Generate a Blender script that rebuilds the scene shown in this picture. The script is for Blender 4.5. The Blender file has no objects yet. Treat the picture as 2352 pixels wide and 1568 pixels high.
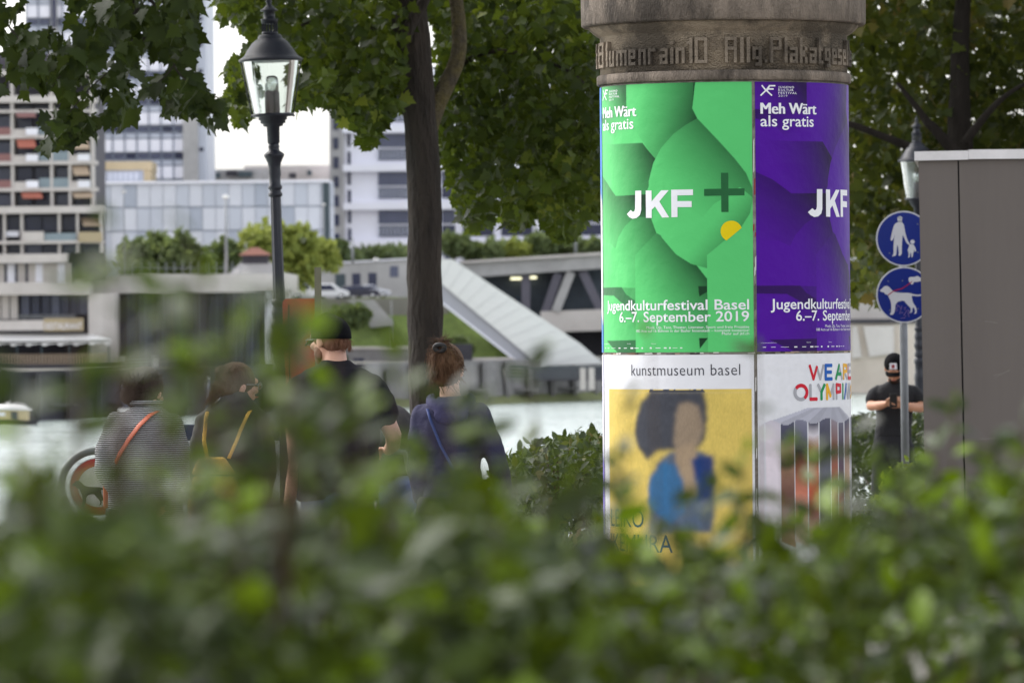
import bpy, bmesh, math, random
import numpy as np
from mathutils import Vector, Matrix, noise as mnoise

random.seed(7)
RNG = np.random.default_rng(11)
SC = bpy.context.scene
COL = SC.collection
R = math.radians

# ------------------------------------------------------------------ camera
CAM_LOC = Vector((0.0, 0.0, 1.8))
PITCH, ROLL = R(0.22), R(0.5)
FD = 12863.0                      # focal length in units of a 2352-wide picture
cam_data = bpy.data.cameras.new("camera")
cam = bpy.data.objects.new("camera", cam_data)
COL.objects.link(cam)
CAM_ROT = Matrix.Rotation(R(90) - PITCH, 3, 'X') @ Matrix.Rotation(-ROLL, 3, 'Z')
cam.matrix_world = Matrix.Translation(CAM_LOC) @ CAM_ROT.to_4x4()
cam_data.sensor_width = 36.0
cam_data.lens = 36.0 * FD / 2352.0
cam_data.clip_start = 0.2
cam_data.clip_end = 6000.0
cam_data.dof.use_dof = True
cam_data.dof.focus_distance = 26.8
cam_data.dof.aperture_fstop = 8.2
cam_data.dof.aperture_blades = 7
SC.camera = cam

# ------------------------------------------------------------------ sky, sun, exposure
SUN_EL, SUN_AZ = R(46), R(-56)    # azimuth clockwise from +Y
world = bpy.data.worlds.new("World")
SC.world = world
world.use_nodes = True
wn, wl = world.node_tree.nodes, world.node_tree.links
wn.clear()
w_out = wn.new("ShaderNodeOutputWorld")
w_bg = wn.new("ShaderNodeBackground")
w_sky = wn.new("ShaderNodeTexSky")
w_sky.sky_type = 'NISHITA'
w_sky.sun_disc = False
w_sky.sun_elevation = SUN_EL
w_sky.sun_rotation = SUN_AZ
w_sky.air_density = 1.0
w_sky.dust_density = 3.0
w_hsv = wn.new("ShaderNodeHueSaturation")
w_hsv.inputs['Saturation'].default_value = 0.22
wl.new(w_sky.outputs[0], w_hsv.inputs['Color'])
wl.new(w_hsv.outputs[0], w_bg.inputs['Color'])
w_bg.inputs['Strength'].default_value = 0.15
wl.new(w_bg.outputs[0], w_out.inputs[0])

sun_data = bpy.data.lights.new("sun", 'SUN')
sun = bpy.data.objects.new("sun", sun_data)
COL.objects.link(sun)
sun_data.energy = 0.6
sun_data.angle = R(30)
sun_data.color = (1.0, 0.97, 0.92)
sd = Vector((math.sin(SUN_AZ) * math.cos(SUN_EL), math.cos(SUN_AZ) * math.cos(SUN_EL), math.sin(SUN_EL)))
sun.rotation_euler = sd.to_track_quat('Z', 'Y').to_euler()
sun.location = (-20, -20, 40)

SC.view_settings.view_transform = 'Standard'
SC.view_settings.look = 'None'
SC.view_settings.exposure = 1.45
SC.view_settings.gamma = 1.0
SC.cycles.max_bounces = 8
SC.cycles.transparent_max_bounces = 12
SC.cycles.caustics_reflective = False
SC.cycles.caustics_refractive = False
SC.cycles.sample_clamp_indirect = 6.0

# ------------------------------------------------------------------ helpers
def P(x, y, d):
    """world point seen at picture position (x, y) (2352-wide picture) at depth d"""
    v = Vector(((x - 1176.0) / FD * d, (784.0 - y) / FD * d, -d))
    return CAM_LOC + CAM_ROT @ v

def ppm(d):
    return FD / d

class Frame:
    """upright facade plane at depth d: X(x), Z(y) in world metres"""
    def __init__(s, xc, yc, d):
        s.xc, s.yc, s.d = xc, yc, d
        s.Y = P(xc, yc, d).y
    def X(s, x):
        return P(x, s.yc, s.d).x
    def Z(s, y):
        return P(s.xc, y, s.d).z

def lin(c):
    return c / 12.92 if c <= 0.04045 else ((c + 0.055) / 1.055) ** 2.4

def S(r, g, b):
    return (lin(r / 255.0), lin(g / 255.0), lin(b / 255.0))

def hook(t, name, loc=(0, 0, 0), rz=0.0):
    o = bpy.data.objects.new(name, None)
    o.empty_display_size = 0.2
    COL.objects.link(o)
    o.location = loc
    o.rotation_euler = (0, 0, rz)
    return o

def thing(name, label, cat, loc=(0, 0, 0), rz=0.0, group=None):
    o = hook(None, name, loc, rz)
    o["label"] = label
    o["category"] = cat
    if group:
        o["group"] = group
    return o

def tag(o, label=None, cat=None, group=None, kind=None):
    if label: o["label"] = label
    if cat: o["category"] = cat
    if group: o["group"] = group
    if kind: o["kind"] = kind
    return o

class MB:
    def __init__(s):
        s.v, s.f, s.m, s.s = [], [], [], []
    def add(s, vs, fs, m=0, smooth=False):
        b = len(s.v)
        s.v.extend([tuple(v) for v in vs])
        for f in fs:
            s.f.append(tuple(i + b for i in f))
            s.m.append(m)
            s.s.append(smooth)
        return s
    def box(s, x0, x1, y0, y1, z0, z1, m=0):
        vs = [(x0, y0, z0), (x1, y0, z0), (x1, y1, z0), (x0, y1, z0),
              (x0, y0, z1), (x1, y0, z1), (x1, y1, z1), (x0, y1, z1)]
        fs = [(0, 3, 2, 1), (4, 5, 6, 7), (0, 1, 5, 4), (1, 2, 6, 5), (2, 3, 7, 6), (3, 0, 4, 7)]
        return s.add(vs, fs, m)
    def obox(s, c, ax, ay, az, m=0):
        c, ax, ay, az = Vector(c), Vector(ax), Vector(ay), Vector(az)
        vs = [c + a * ax + b * ay + e * az for e in (-1, 1) for (a, b) in ((-1, -1), (1, -1), (1, 1), (-1, 1))]
        fs = [(0, 3, 2, 1), (4, 5, 6, 7), (0, 1, 5, 4), (1, 2, 6, 5), (2, 3, 7, 6), (3, 0, 4, 7)]
        return s.add(vs, fs, m)
    def bar(s, a, b, w, h, m=0, up=(0, 0, 1)):
        a, b = Vector(a), Vector(b)
        t = (b - a)
        L = t.length
        t.normalize()
        side = t.cross(Vector(up))
        if side.length < 1e-5:
            side = Vector((1, 0, 0))
        side.normalize()
        u = side.cross(t)
        return s.obox((a + b) / 2, t * L / 2, side * w / 2, u * h / 2, m)
    def quad(s, pts, m=0, smooth=False):
        return s.add(pts, [tuple(range(len(pts)))], m, smooth)
    def prism_xz(s, poly, y0, y1, m=0, m_side=None):
        n = len(poly)
        vs = [(p[0], y0, p[1]) for p in poly] + [(p[0], y1, p[1]) for p in poly]
        s.add(vs, [tuple(range(n)), tuple(range(2 * n - 1, n - 1, -1))], m)
        s.add(vs, [(i, (i + 1) % n, n + (i + 1) % n, n + i) for i in range(n)], m if m_side is None else m_side)
        return s
    def prism_xy(s, poly, z0, z1, m=0):
        n = len(poly)
        vs = [(p[0], p[1], z0) for p in poly] + [(p[0], p[1], z1) for p in poly]
        s.add(vs, [tuple(range(n)), tuple(range(2 * n - 1, n - 1, -1))], m)
        s.add(vs, [(i, (i + 1) % n, n + (i + 1) % n, n + i) for i in range(n)], m)
        return s
    def prism_yz(s, poly, x0, x1, m=0):
        n = len(poly)
        vs = [(x0, p[0], p[1]) for p in poly] + [(x1, p[0], p[1]) for p in poly]
        s.add(vs, [tuple(range(n)), tuple(range(2 * n - 1, n - 1, -1))], m)
        s.add(vs, [(i, (i + 1) % n, n + (i + 1) % n, n + i) for i in range(n)], m)
        return s
    def rings(s, rings, m=0, smooth=True, caps=True):
        """rings: list of equal-length lists of points"""
        n = len(rings[0])
        vs = [p for r in rings for p in r]
        fs = []
        for k in range(len(rings) - 1):
            for i in range(n):
                j = (i + 1) % n
                fs.append((k * n + i, k * n + j, (k + 1) * n + j, (k + 1) * n + i))
        if caps:
            fs.append(tuple(range(n - 1, -1, -1)))
            fs.append(tuple((len(rings) - 1) * n + i for i in range(n)))
        return s.add(vs, fs, m, smooth)
    def tube(s, path, radii, n=8, m=0, smooth=True, caps=True, flat=1.0):
        path = [Vector(p) for p in path]
        if not hasattr(radii, '__len__'):
            radii = [radii] * len(path)
        rs = []
        prev = None
        for i, p in enumerate(path):
            a = path[max(i - 1, 0)]
            b = path[min(i + 1, len(path) - 1)]
            t = (b - a).normalized()
            if prev is None:
                ref = Vector((0, 0, 1)) if abs(t.z) < 0.9 else Vector((1, 0, 0))
                u = t.cross(ref).normalized()
            else:
                u = (prev - t * prev.dot(t))
                if u.length < 1e-6:
                    u = t.orthogonal()
                u.normalize()
            prev = u
            w = t.cross(u)
            r = radii[i]
            rs.append([p + (u * math.cos(2 * math.pi * k / n) + w * math.sin(2 * math.pi * k / n) * flat) * r for k in range(n)])
        return s.rings(rs, m, smooth, caps)
    def capsule(s, path, radii, n=10, m=0):
        """tube with rounded ends"""
        path = [Vector(p) for p in path]
        if not hasattr(radii, '__len__'):
            radii = [radii] * len(path)
        t0 = (path[0] - path[1]).normalized()
        t1 = (path[-1] - path[-2]).normalized()
        pp = [path[0] + t0 * radii[0] * k for k in (0.95, 0.7, 0.35)] + path + [path[-1] + t1 * radii[-1] * k for k in (0.35, 0.7, 0.95)]
        rr = [radii[0] * k for k in (0.3, 0.71, 0.93)] + list(radii) + [radii[-1] * k for k in (0.93, 0.71, 0.3)]
        return s.tube(pp, rr, n, m)
    def lathe(s, prof, n=32, c=(0, 0, 0), m=0, smooth=True, caps=True):
        cx, cy, cz = c
        rs = [[(cx + r * math.cos(2 * math.pi * k / n), cy + r * math.sin(2 * math.pi * k / n), cz + z) for k in range(n)] for r, z in prof]
        return s.rings(rs, m, smooth, caps)
    def ell_loft(s, secs, n=20, m=0, p=2.2):
        """secs: (z, cx, cy, rx, ry) super-ellipse sections"""
        rs = []
        for z, cx, cy, rx, ry in secs:
            ring = []
            for k in range(n):
                a = 2 * math.pi * k / n
                ca, sa = math.cos(a), math.sin(a)
                q = (abs(ca) ** p + abs(sa) ** p) ** (-1.0 / p)
                ring.append((cx + rx * q * ca, cy + ry * q * sa, z))
            rs.append(ring)
        return s.rings(rs, m, True, True)
    def ellipsoid(s, c, r, n=16, k=10, m=0, rot=None):
        c = Vector(c)
        rs = []
        for i in range(1, k):
            ph = math.pi * i / k - math.pi / 2
            ring = []
            for j in range(n):
                a = 2 * math.pi * j / n
                v = Vector((r[0] * math.cos(ph) * math.cos(a), r[1] * math.cos(ph) * math.sin(a), r[2] * math.sin(ph)))
                if rot is not None:
                    v = rot @ v
                ring.append(c + v)
            rs.append(ring)
        return s.rings(rs, m, True, True)
    def build(s, name, mats, parent=None, loc=None, bevel=0.0, fix=True, subsurf=0):
        me = bpy.data.meshes.new(name)
        me.from_pydata([tuple(v) for v in s.v], [], s.f)
        if not isinstance(mats, (list, tuple)):
            mats = [mats]
        for m in mats:
            me.materials.append(m)
        me.polygons.foreach_set("material_index", s.m)
        me.polygons.foreach_set("use_smooth", s.s)
        if fix:
            bm = bmesh.new()
            bm.from_mesh(me)
            bmesh.ops.recalc_face_normals(bm, faces=bm.faces)
            bm.to_mesh(me)
            bm.free()
        me.update()
        o = bpy.data.objects.new(name, me)
        COL.objects.link(o)
        if parent is not None:
            o.parent = parent
        if loc is not None:
            o.location = loc
        if bevel:
            b = o.modifiers.new("bevel", 'BEVEL')
            b.width = bevel
            b.segments = 2
            b.limit_method = 'ANGLE'
        return o

def wrinkle(o, size=0.10, strength=0.02):
    t = bpy.data.textures.get('cloth_folds') or bpy.data.textures.new('cloth_folds', 'CLOUDS')
    t.noise_scale = size
    t.noise_depth = 2
    m = o.modifiers.new('folds', 'DISPLACE')
    m.texture = t
    m.texture_coords = 'LOCAL'
    m.strength = strength
    m.mid_level = 0.5
    return o

def remesh(o, voxel, smooth=4):
    r = o.modifiers.new("remesh", 'REMESH')
    r.mode = 'VOXEL'
    r.voxel_size = voxel
    r.use_smooth_shade = True
    if smooth:
        q = o.modifiers.new("smooth", 'SMOOTH')
        q.factor = 0.5
        q.iterations = smooth
    return o

# ------------------------------------------------------------------ materials
def M(name, col, rough=0.7, var=0.12, scale=4.0, metal=0.0, bump=0.0, bscale=60.0, bdist=0.02, spec=0.4, stretch=(1, 1, 1), coat=0.0, dirt=None, dirt_scale=1.5, dirt_amt=0.5, dirt_soft=0.14):
    m = bpy.data.materials.new(name)
    m.use_nodes = True
    n, l = m.node_tree.nodes, m.node_tree.links
    b = n["Principled BSDF"]
    tc = n.new("ShaderNodeTexCoord")
    mp = n.new("ShaderNodeMapping")
    mp.inputs['Scale'].default_value = stretch
    l.new(tc.outputs['Object'], mp.inputs['Vector'])
    no = n.new("ShaderNodeTexNoise")
    no.inputs['Scale'].default_value = scale
    no.inputs['Detail'].default_value = 6
    no.inputs['Roughness'].default_value = 0.65
    l.new(mp.outputs[0], no.inputs['Vector'])
    mx = n.new("ShaderNodeMixRGB")
    mx.inputs[1].default_value = (*[max(c * (1 - var * 1.6), 0) for c in col], 1)
    mx.inputs[2].default_value = (*[min(c * (1 + var * 1.6), 1) for c in col], 1)
    l.new(no.outputs['Fac'], mx.inputs[0])
    out = mx.outputs[0]
    if dirt is not None:
        n2 = n.new("ShaderNodeTexNoise")
        n2.inputs['Scale'].default_value = dirt_scale
        n2.inputs['Detail'].default_value = 8
        n2.inputs['Roughness'].default_value = 0.7
        l.new(mp.outputs[0], n2.inputs['Vector'])
        rp = n.new("ShaderNodeValToRGB")
        rp.color_ramp.elements[0].position = 0.5 - dirt_soft
        rp.color_ramp.elements[1].position = 0.5 + dirt_soft
        rp.color_ramp.elements[0].color = (0, 0, 0, 1)
        rp.color_ramp.elements[1].color = (dirt_amt, dirt_amt, dirt_amt, 1)
        l.new(n2.outputs['Fac'], rp.inputs[0])
        m2 = n.new("ShaderNodeMixRGB")
        l.new(rp.outputs[0], m2.inputs[0])
        l.new(out, m2.inputs[1])
        m2.inputs[2].default_value = (*dirt, 1)
        out = m2.outputs[0]
    l.new(out, b.inputs['Base Color'])
    b.inputs['Roughness'].default_value = rough
    b.inputs['Metallic'].default_value = metal
    b.inputs['Specular IOR Level'].default_value = spec
    if coat:
        b.inputs['Coat Weight'].default_value = coat
        b.inputs['Coat Roughness'].default_value = 0.05
    if bump:
        nb = n.new("ShaderNodeTexNoise")
        nb.inputs['Scale'].default_value = bscale
        nb.inputs['Detail'].default_value = 5
        l.new(mp.outputs[0], nb.inputs['Vector'])
        bp = n.new("ShaderNodeBump")
        bp.inputs['Strength'].default_value = min(bump, 1.0)
        bp.inputs['Distance'].default_value = bdist
        l.new(nb.outputs['Fac'], bp.inputs['Height'])
        l.new(bp.outputs[0], b.inputs['Normal'])
    return m

def ink_material(name, rough=0.45):
    """printed paper: colour from the mesh's own print attribute, slight paper wrinkles"""
    m = bpy.data.materials.new(name)
    m.use_nodes = True
    n, l = m.node_tree.nodes, m.node_tree.links
    b = n["Principled BSDF"]
    at = n.new("ShaderNodeAttribute")
    at.attribute_name = "ink"
    l.new(at.outputs['Color'], b.inputs['Base Color'])
    b.inputs['Roughness'].default_value = rough
    b.inputs['Specular IOR Level'].default_value = 0.18
    tc = n.new("ShaderNodeTexCoord")
    nb = n.new("ShaderNodeTexNoise")
    nb.inputs['Scale'].default_value = 9.0
    nb.inputs['Detail'].default_value = 6
    l.new(tc.outputs['Object'], nb.inputs['Vector'])
    bp = n.new("ShaderNodeBump")
    bp.inputs['Strength'].default_value = 0.3
    bp.inputs['Distance'].default_value = 0.02
    l.new(nb.outputs['Fac'], bp.inputs['Height'])
    l.new(bp.outputs[0], b.inputs['Normal'])
    return m

def leaf_material(name, cols, rough=0.42, trans=0.4, tcol=(0.2, 0.3, 0.02), spec=0.5):
    """leaf colour picked per leaf from its own 'tone' attribute"""
    m = bpy.data.materials.new(name)
    m.use_nodes = True
    n, l = m.node_tree.nodes, m.node_tree.links
    b = n["Principled BSDF"]
    at = n.new("ShaderNodeAttribute")
    at.attribute_name = "tone"
    rp = n.new("ShaderNodeValToRGB")
    el = rp.color_ramp.elements
    el[0].position, el[0].color = 0.0, (*cols[0], 1)
    el[1].position, el[1].color = 1.0, (*cols[-1], 1)
    for i, c in enumerate(cols[1:-1]):
        e = el.new((i + 1) / (len(cols) - 1))
        e.color = (*c, 1)
    l.new(at.outputs['Fac'], rp.inputs[0])
    l.new(rp.outputs[0], b.inputs['Base Color'])
    b.inputs['Roughness'].default_value = rough
    b.inputs['Specular IOR Level'].default_value = spec
    tr = n.new("ShaderNodeBsdfTranslucent")
    mx = n.new("ShaderNodeMixRGB")
    mx.blend_type = 'MULTIPLY'
    mx.inputs[0].default_value = 0.0
    mc = n.new("ShaderNodeMixRGB")
    mc.inputs[0].default_value = 0.6
    l.new(rp.outputs[0], mc.inputs[1])
    mc.inputs[2].default_value = (*tcol, 1)
    l.new(mc.outputs[0], tr.inputs['Color'])
    ms = n.new("ShaderNodeMixShader")
    ms.inputs[0].default_value = trans
    l.new(b.outputs[0], ms.inputs[1])
    l.new(tr.outputs[0], ms.inputs[2])
    l.new(ms.outputs[0], n["Material Output"].inputs['Surface'])
    return m

def glass_material(name, tint=(0.9, 0.95, 0.93), rough=0.02, mix=0.82):
    m = bpy.data.materials.new(name)
    m.use_nodes = True
    n, l = m.node_tree.nodes, m.node_tree.links
    n.remove(n["Principled BSDF"])
    t = n.new("ShaderNodeBsdfTransparent")
    t.inputs[0].default_value = (*tint, 1)
    g = n.new("ShaderNodeBsdfGlossy")
    g.inputs['Roughness'].default_value = rough
    fr = n.new("ShaderNodeFresnel")
    fr.inputs[0].default_value = 1.5
    ad = n.new("ShaderNodeMath")
    ad.operation = 'ADD'
    ad.inputs[1].default_value = 1 - mix - 0.04
    l.new(fr.outputs[0], ad.inputs[0])
    ms = n.new("ShaderNodeMixShader")
    l.new(ad.outputs[0], ms.inputs[0])
    l.new(t.outputs[0], ms.inputs[1])
    l.new(g.outputs[0], ms.inputs[2])
    l.new(ms.outputs[0], n["Material Output"].inputs['Surface'])
    return m

# ------------------------------------------------------------------ leaves
def leaf_template(kind):
    if kind == 'maple':
        half = [(0.0, 0.0), (0.16, -0.05), (0.27, 0.00), (0.20, 0.12), (0.42, 0.16), (0.56, 0.30), (0.40, 0.33), (0.42, 0.44),
                (0.25, 0.46), (0.30, 0.66), (0.18, 0.68), (0.10, 0.80), (0.0, 1.0)]
        out = half + [(-x, y) for x, y in half[-2:0:-1]]
        vs = [(0.0, 0.34, 0.0)] + [(x, y, 0.16 * abs(x) - 0.10 * y * y) for x, y in out]
        n = len(out)
        fs = [(0, 1 + i, 1 + (i + 1) % n) for i in range(n)]
    elif kind == 'oval':
        prof = [(0.0, 0.0), (0.17, 0.2), (0.25, 0.45), (0.19, 0.75), (0.0, 1.0)]
        vs, fs = [], []
        for w, y in prof:
            vs += [(-w, y, 0.28 * w - 0.18 * y * y), (0, y, -0.18 * y * y), (w, y, 0.28 * w - 0.18 * y * y)]
        for k in range(4):
            for j in range(2):
                a = k * 3 + j
                fs.append((a, a + 1, a + 4, a + 3))
    else:  # far: a ragged spray
        vs = [(-0.35, 0.05, 0), (0.05, -0.1, 0.08), (0.4, 0.2, 0), (0.22, 0.55, 0.1), (0.3, 0.95, 0), (-0.12, 0.8, -0.08), (-0.45, 0.6, 0.05)]
        fs = [(0, 1, 2, 3), (0, 3, 5, 6), (3, 4, 5)]
    return np.array(vs, float), fs

def leaf_mesh(name, pos, axis, nrm, size, tone, kind, mat, parent=None):
    """one mesh of many leaves; pos/axis/nrm (n,3), size/tone (n,)"""
    pos, axis, nrm = np.asarray(pos, float), np.asarray(axis, float), np.asarray(nrm, float)
    size, tone = np.asarray(size, float), np.asarray(tone, float)
    tv, tf = leaf_template(kind)
    n = len(pos)
    y = axis / (np.linalg.norm(axis, axis=1, keepdims=True) + 1e-9)
    x = np.cross(y, nrm)
    x /= (np.linalg.norm(x, axis=1, keepdims=True) + 1e-9)
    z = np.cross(x, y)
    V = pos[:, None, :] + size[:, None, None] * (tv[None, :, 0:1] * x[:, None, :] + tv[None, :, 1:2] * y[:, None, :] + tv[None, :, 2:3] * z[:, None, :])
    nv = len(tv)
    loop_t = np.concatenate([np.array(f) for f in tf])
    lens = np.array([len(f) for f in tf])
    loops = (loop_t[None, :] + (np.arange(n) * nv)[:, None]).ravel()
    counts = np.tile(lens, n)
    starts = np.concatenate([[0], np.cumsum(counts)[:-1]])
    me = bpy.data.meshes.new(name)
    me.vertices.add(n * nv)
    me.loops.add(len(loops))
    me.polygons.add(len(counts))
    me.vertices.foreach_set("co", V.reshape(-1))
    me.loops.foreach_set("vertex_index", loops.astype(np.int32))
    me.polygons.foreach_set("loop_start", starts.astype(np.int32))
    me.polygons.foreach_set("loop_total", counts.astype(np.int32))
    me.update(calc_edges=True)
    a = me.attributes.new("tone", 'FLOAT', 'POINT')
    a.data.foreach_set("value", np.repeat(tone, nv).astype(np.float32))
    me.materials.append(mat)
    o = bpy.data.objects.new(name, me)
    COL.objects.link(o)
    if parent is not None:
        o.parent = parent
    return o

def rand_unit(n):
    v = RNG.normal(size=(n, 3))
    return v / np.linalg.norm(v, axis=1, keepdims=True)

def in_poly(px, py, poly):
    px, py = np.asarray(px), np.asarray(py)
    c = np.zeros(px.shape, bool)
    j = len(poly) - 1
    for i in range(len(poly)):
        xi, yi = poly[i]
        xj, yj = poly[j]
        with np.errstate(divide='ignore', invalid='ignore'):
            t = ((yi > py) != (yj > py)) & (px < (xj - xi) * (py - yi) / (yj - yi + 1e-12) + xi)
        c ^= t
        j = i
    return c

def PV(x, y, d):
    """vectorised P"""
    x, y, d = np.asarray(x, float), np.asarray(y, float), np.asarray(d, float)
    v = np.stack([(x - 1176.0) / FD * d, (784.0 - y) / FD * d, -d], axis=1)
    Rm = np.array(CAM_ROT)
    return v @ Rm.T + np.array(CAM_LOC)
# ================================================================== SETTING
m_paving = M("paving", S(120, 116, 110), 0.9, 0.18, 6, bump=0.3, bscale=90)
m_stone_wall = M("quay_stone", S(120, 112, 104), 0.9, 0.2, 1.2, bump=0.5, bscale=12, dirt=S(50, 48, 45), dirt_scale=0.6)

def quay_y(x):
    return min(max(43.0 + 4.05 * (x + 1.67), 24.0), 110.0)

def ground_z(y):
    return -0.016 * max(y - 30.0, 0.0)

xs = [-16 + 0.8 * i for i in range(56)]
ts = [0, 0.08, 0.2, 0.35, 0.5, 0.65, 0.8, 0.9, 1.0]
gv, gf = [], []
for x in xs:
    for t in ts:
        y = -8 + (quay_y(x) + 8) * t
        gv.append((x, y, ground_z(y)))
nt = len(ts)
for i in range(len(xs) - 1):
    for j in range(nt - 1):
        a = i * nt + j
        gf.append((a, a + nt, a + nt + 1, a + 1))
gm = MB(); gm.add(gv, gf, 0, True)
tag(gm.build("ground", m_paving), kind="structure")

qw = MB()
for i in range(len(xs) - 1):
    a, b = xs[i], xs[i + 1]
    ya, yb = quay_y(a), quay_y(b)
    za, zb = ground_z(ya), ground_z(yb)
    qw.quad([(a, ya + 0.02, za + 0.1), (b, yb + 0.02, zb + 0.1), (b, yb + 0.6, -8), (a, ya + 0.6, -8)])
    qw.quad([(a, ya - 0.4, za + 0.1), (b, yb - 0.4, zb + 0.1), (b, yb + 0.02, zb + 0.1), (a, ya + 0.02, za + 0.1)])
    qw.quad([(a, ya - 0.4, za - 0.05), (b, yb - 0.4, zb - 0.05), (b, yb - 0.4, zb + 0.1), (a, ya - 0.4, za + 0.1)])
tag(qw.build("quay_wall", m_stone_wall), "stone quay wall along the near edge of the river behind the people", "quay wall")

# river
WZ = -7.0
m_water = bpy.data.materials.new("river_water")
m_water.use_nodes = True
n, l = m_water.node_tree.nodes, m_water.node_tree.links
b = n["Principled BSDF"]
b.inputs['Base Color'].default_value = (*S(178, 190, 184), 1)
b.inputs['Roughness'].default_value = 0.18
b.inputs['Specular IOR Level'].default_value = 0.9
b.inputs['IOR'].default_value = 1.4
tc = n.new("ShaderNodeTexCoord")
mp = n.new("ShaderNodeMapping")
mp.inputs['Scale'].default_value = (0.55, 0.10, 1)
mp.inputs['Rotation'].default_value = (0, 0, R(-20))
l.new(tc.outputs['Object'], mp.inputs['Vector'])
nz = n.new("ShaderNodeTexNoise")
nz.inputs['Scale'].default_value = 1.0
nz.inputs['Detail'].default_value = 7
nz.inputs['Roughness'].default_value = 0.6
l.new(mp.outputs[0], nz.inputs['Vector'])
bp = n.new("ShaderNodeBump")
bp.inputs['Strength'].default_value = 1.0
bp.inputs['Distance'].default_value = 1.7
l.new(nz.outputs['Fac'], bp.inputs['Height'])
mp2 = n.new("ShaderNodeMapping")
mp2.inputs['Scale'].default_value = (0.09, 0.035, 1)
l.new(tc.outputs['Object'], mp2.inputs['Vector'])
nz2 = n.new("ShaderNodeTexNoise")
nz2.inputs['Scale'].default_value = 1.0
nz2.inputs['Detail'].default_value = 5
l.new(mp2.outputs[0], nz2.inputs['Vector'])
bp2 = n.new("ShaderNodeBump")
bp2.inputs['Strength'].default_value = 1.0
bp2.inputs['Distance'].default_value = 3.0
l.new(nz2.outputs['Fac'], bp2.inputs['Height'])
l.new(bp.outputs[0], bp2.inputs['Normal'])
l.new(bp2.outputs[0], b.inputs['Normal'])
rv = MB()
rv.quad([(-700, 5, WZ), (900, 5, WZ), (900, 1500, WZ), (-700, 1500, WZ)])
tag(rv.build("river", m_water), kind="structure")

# ================================================================== FAR BANK
def bank_y(x):
    return 516.0 + 1.9 * (x + 41.0)

BZ = -2.5
m_conc = M("concrete_beige", S(208, 201, 197), 0.85, 0.06, 0.5, dirt=S(170, 163, 158), dirt_scale=0.25, dirt_amt=0.5)
m_conc_grey = M("concrete_grey", S(182, 180, 180), 0.85, 0.1, 0.5, dirt=S(132, 130, 129), dirt_scale=0.2, dirt_amt=0.5)
m_conc_mid = M("concrete_mid", S(142, 139, 140), 0.9, 0.15, 0.4, dirt=S(98, 96, 95), dirt_scale=0.25, dirt_amt=0.7)
m_conc_dark = M("concrete_dark", S(72, 70, 78), 0.9, 0.3, 0.4, dirt=S(40, 40, 44), dirt_scale=0.15, dirt_amt=0.7)
m_panel_white = M("panel_white", S(240, 239, 248), 0.6, 0.04, 0.3)
m_panel_blue = M("panel_pale_blue", S(196, 200, 212), 0.5, 0.06, 0.2)
m_panel_pale = M("panel_pale", S(212, 214, 224), 0.5, 0.05, 0.2)
m_panel_blue2 = M("panel_mid_blue", S(172, 178, 192), 0.45, 0.08, 0.2)
m_panel_dark = M("panel_dark_blue", S(105, 113, 132), 0.25, 0.1, 0.2)
m_dark_glass = M("dark_glass", S(46, 50, 76), 0.15, 0.35, 0.35, spec=0.6)
m_mid_glass = M("mid_glass", S(84, 88, 112), 0.2, 0.2, 0.4, spec=0.6)
m_recess_shade = M("recess_shade", S(74, 72, 80), 0.8, 0.3, 0.6)  # balcony back walls: the shade of the recess is put into the colour
m_white = M("white_paint", S(232, 230, 228), 0.6, 0.05, 2)
m_tan = M("tan_cladding", S(176, 160, 130), 0.8, 0.08, 0.4)
m_awn_orange = M("awning_orange", S(172, 104, 88), 0.85, 0.1, 1.0)
m_awn_tan = M("awning_tan", S(176, 156, 134), 0.85, 0.1, 1.0)
m_awn_red = M("awning_dull_red", S(142, 104, 102), 0.85, 0.1, 1.0)
m_rail_glass = M("rail_glass", S(128, 142, 150), 0.3, 0.12, 0.6, spec=0.6)
m_roof_brown = M("roof_red_brown", S(122, 80, 68), 0.85, 0.15, 1.0)
m_grass = M("grass_green", S(112, 130, 68), 0.95, 0.45, 0.9, bump=0.7, bscale=4, dirt=S(80, 94, 54), dirt_scale=0.3, dirt_amt=0.7)
m_metal_grey = M("grey_metal", S(140, 142, 146), 0.45, 0.1, 3, metal=0.3)
m_steel_dark = M("steel_dark_green", S(66, 78, 84), 0.6, 0.15, 0.5)
m_land = M("far_land", S(128, 126, 118), 0.95, 0.15, 0.2)
m_black = M("black_plastic", S(26, 26, 28), 0.5, 0.1, 5)
m_tyre = M("tyre_black", S(22, 22, 23), 0.85, 0.1, 8)

# low land along the far bank and everything behind it
fl = MB()
bx = [-260, -140, -41, 0, 60, 140, 300]
for a, c in zip(bx[:-1], bx[1:]):
    fl.quad([(a, bank_y(a), BZ), (c, bank_y(c), BZ), (c * 4, 2600, BZ), (a * 4, 2600, BZ)])
tag(fl.build("far_bank_ground", m_land), kind="structure")

def far_wall(name, label, xa, xb, mat, top=BZ + 0.06):
    mb = MB()
    n_ = 14
    for i in range(n_):
        a = xa + (xb - xa) * i / n_
        c = xa + (xb - xa) * (i + 1) / n_
        ya, yc = bank_y(a), bank_y(c)
        mb.quad([(a, ya - 0.5, top), (c, yc - 0.5, top), (c, yc - 1.6, WZ - 0.5), (a, ya - 1.6, WZ - 0.5)])
        mb.quad([(a, ya + 1.0, top), (c, yc + 1.0, top), (c, yc - 0.5, top), (a, ya - 0.5, top)])
    for i in range(int((xb - xa) / 2.4)):
        a = xa + 2.4 * i
        ya = bank_y(a)
        mb.box(a - 0.22, a + 0.22, ya - 2.3, ya - 0.4, WZ - 0.5, top - 0.25 - 0.5 * (i % 3 == 1))
        if i % 2:
            mb.box(a - 1.5, a + 0.8, ya - 4.6, ya - 1.0, WZ + 1.3, WZ + 1.5)
    return tag(mb.build(name, mat), label, "embankment wall")

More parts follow.
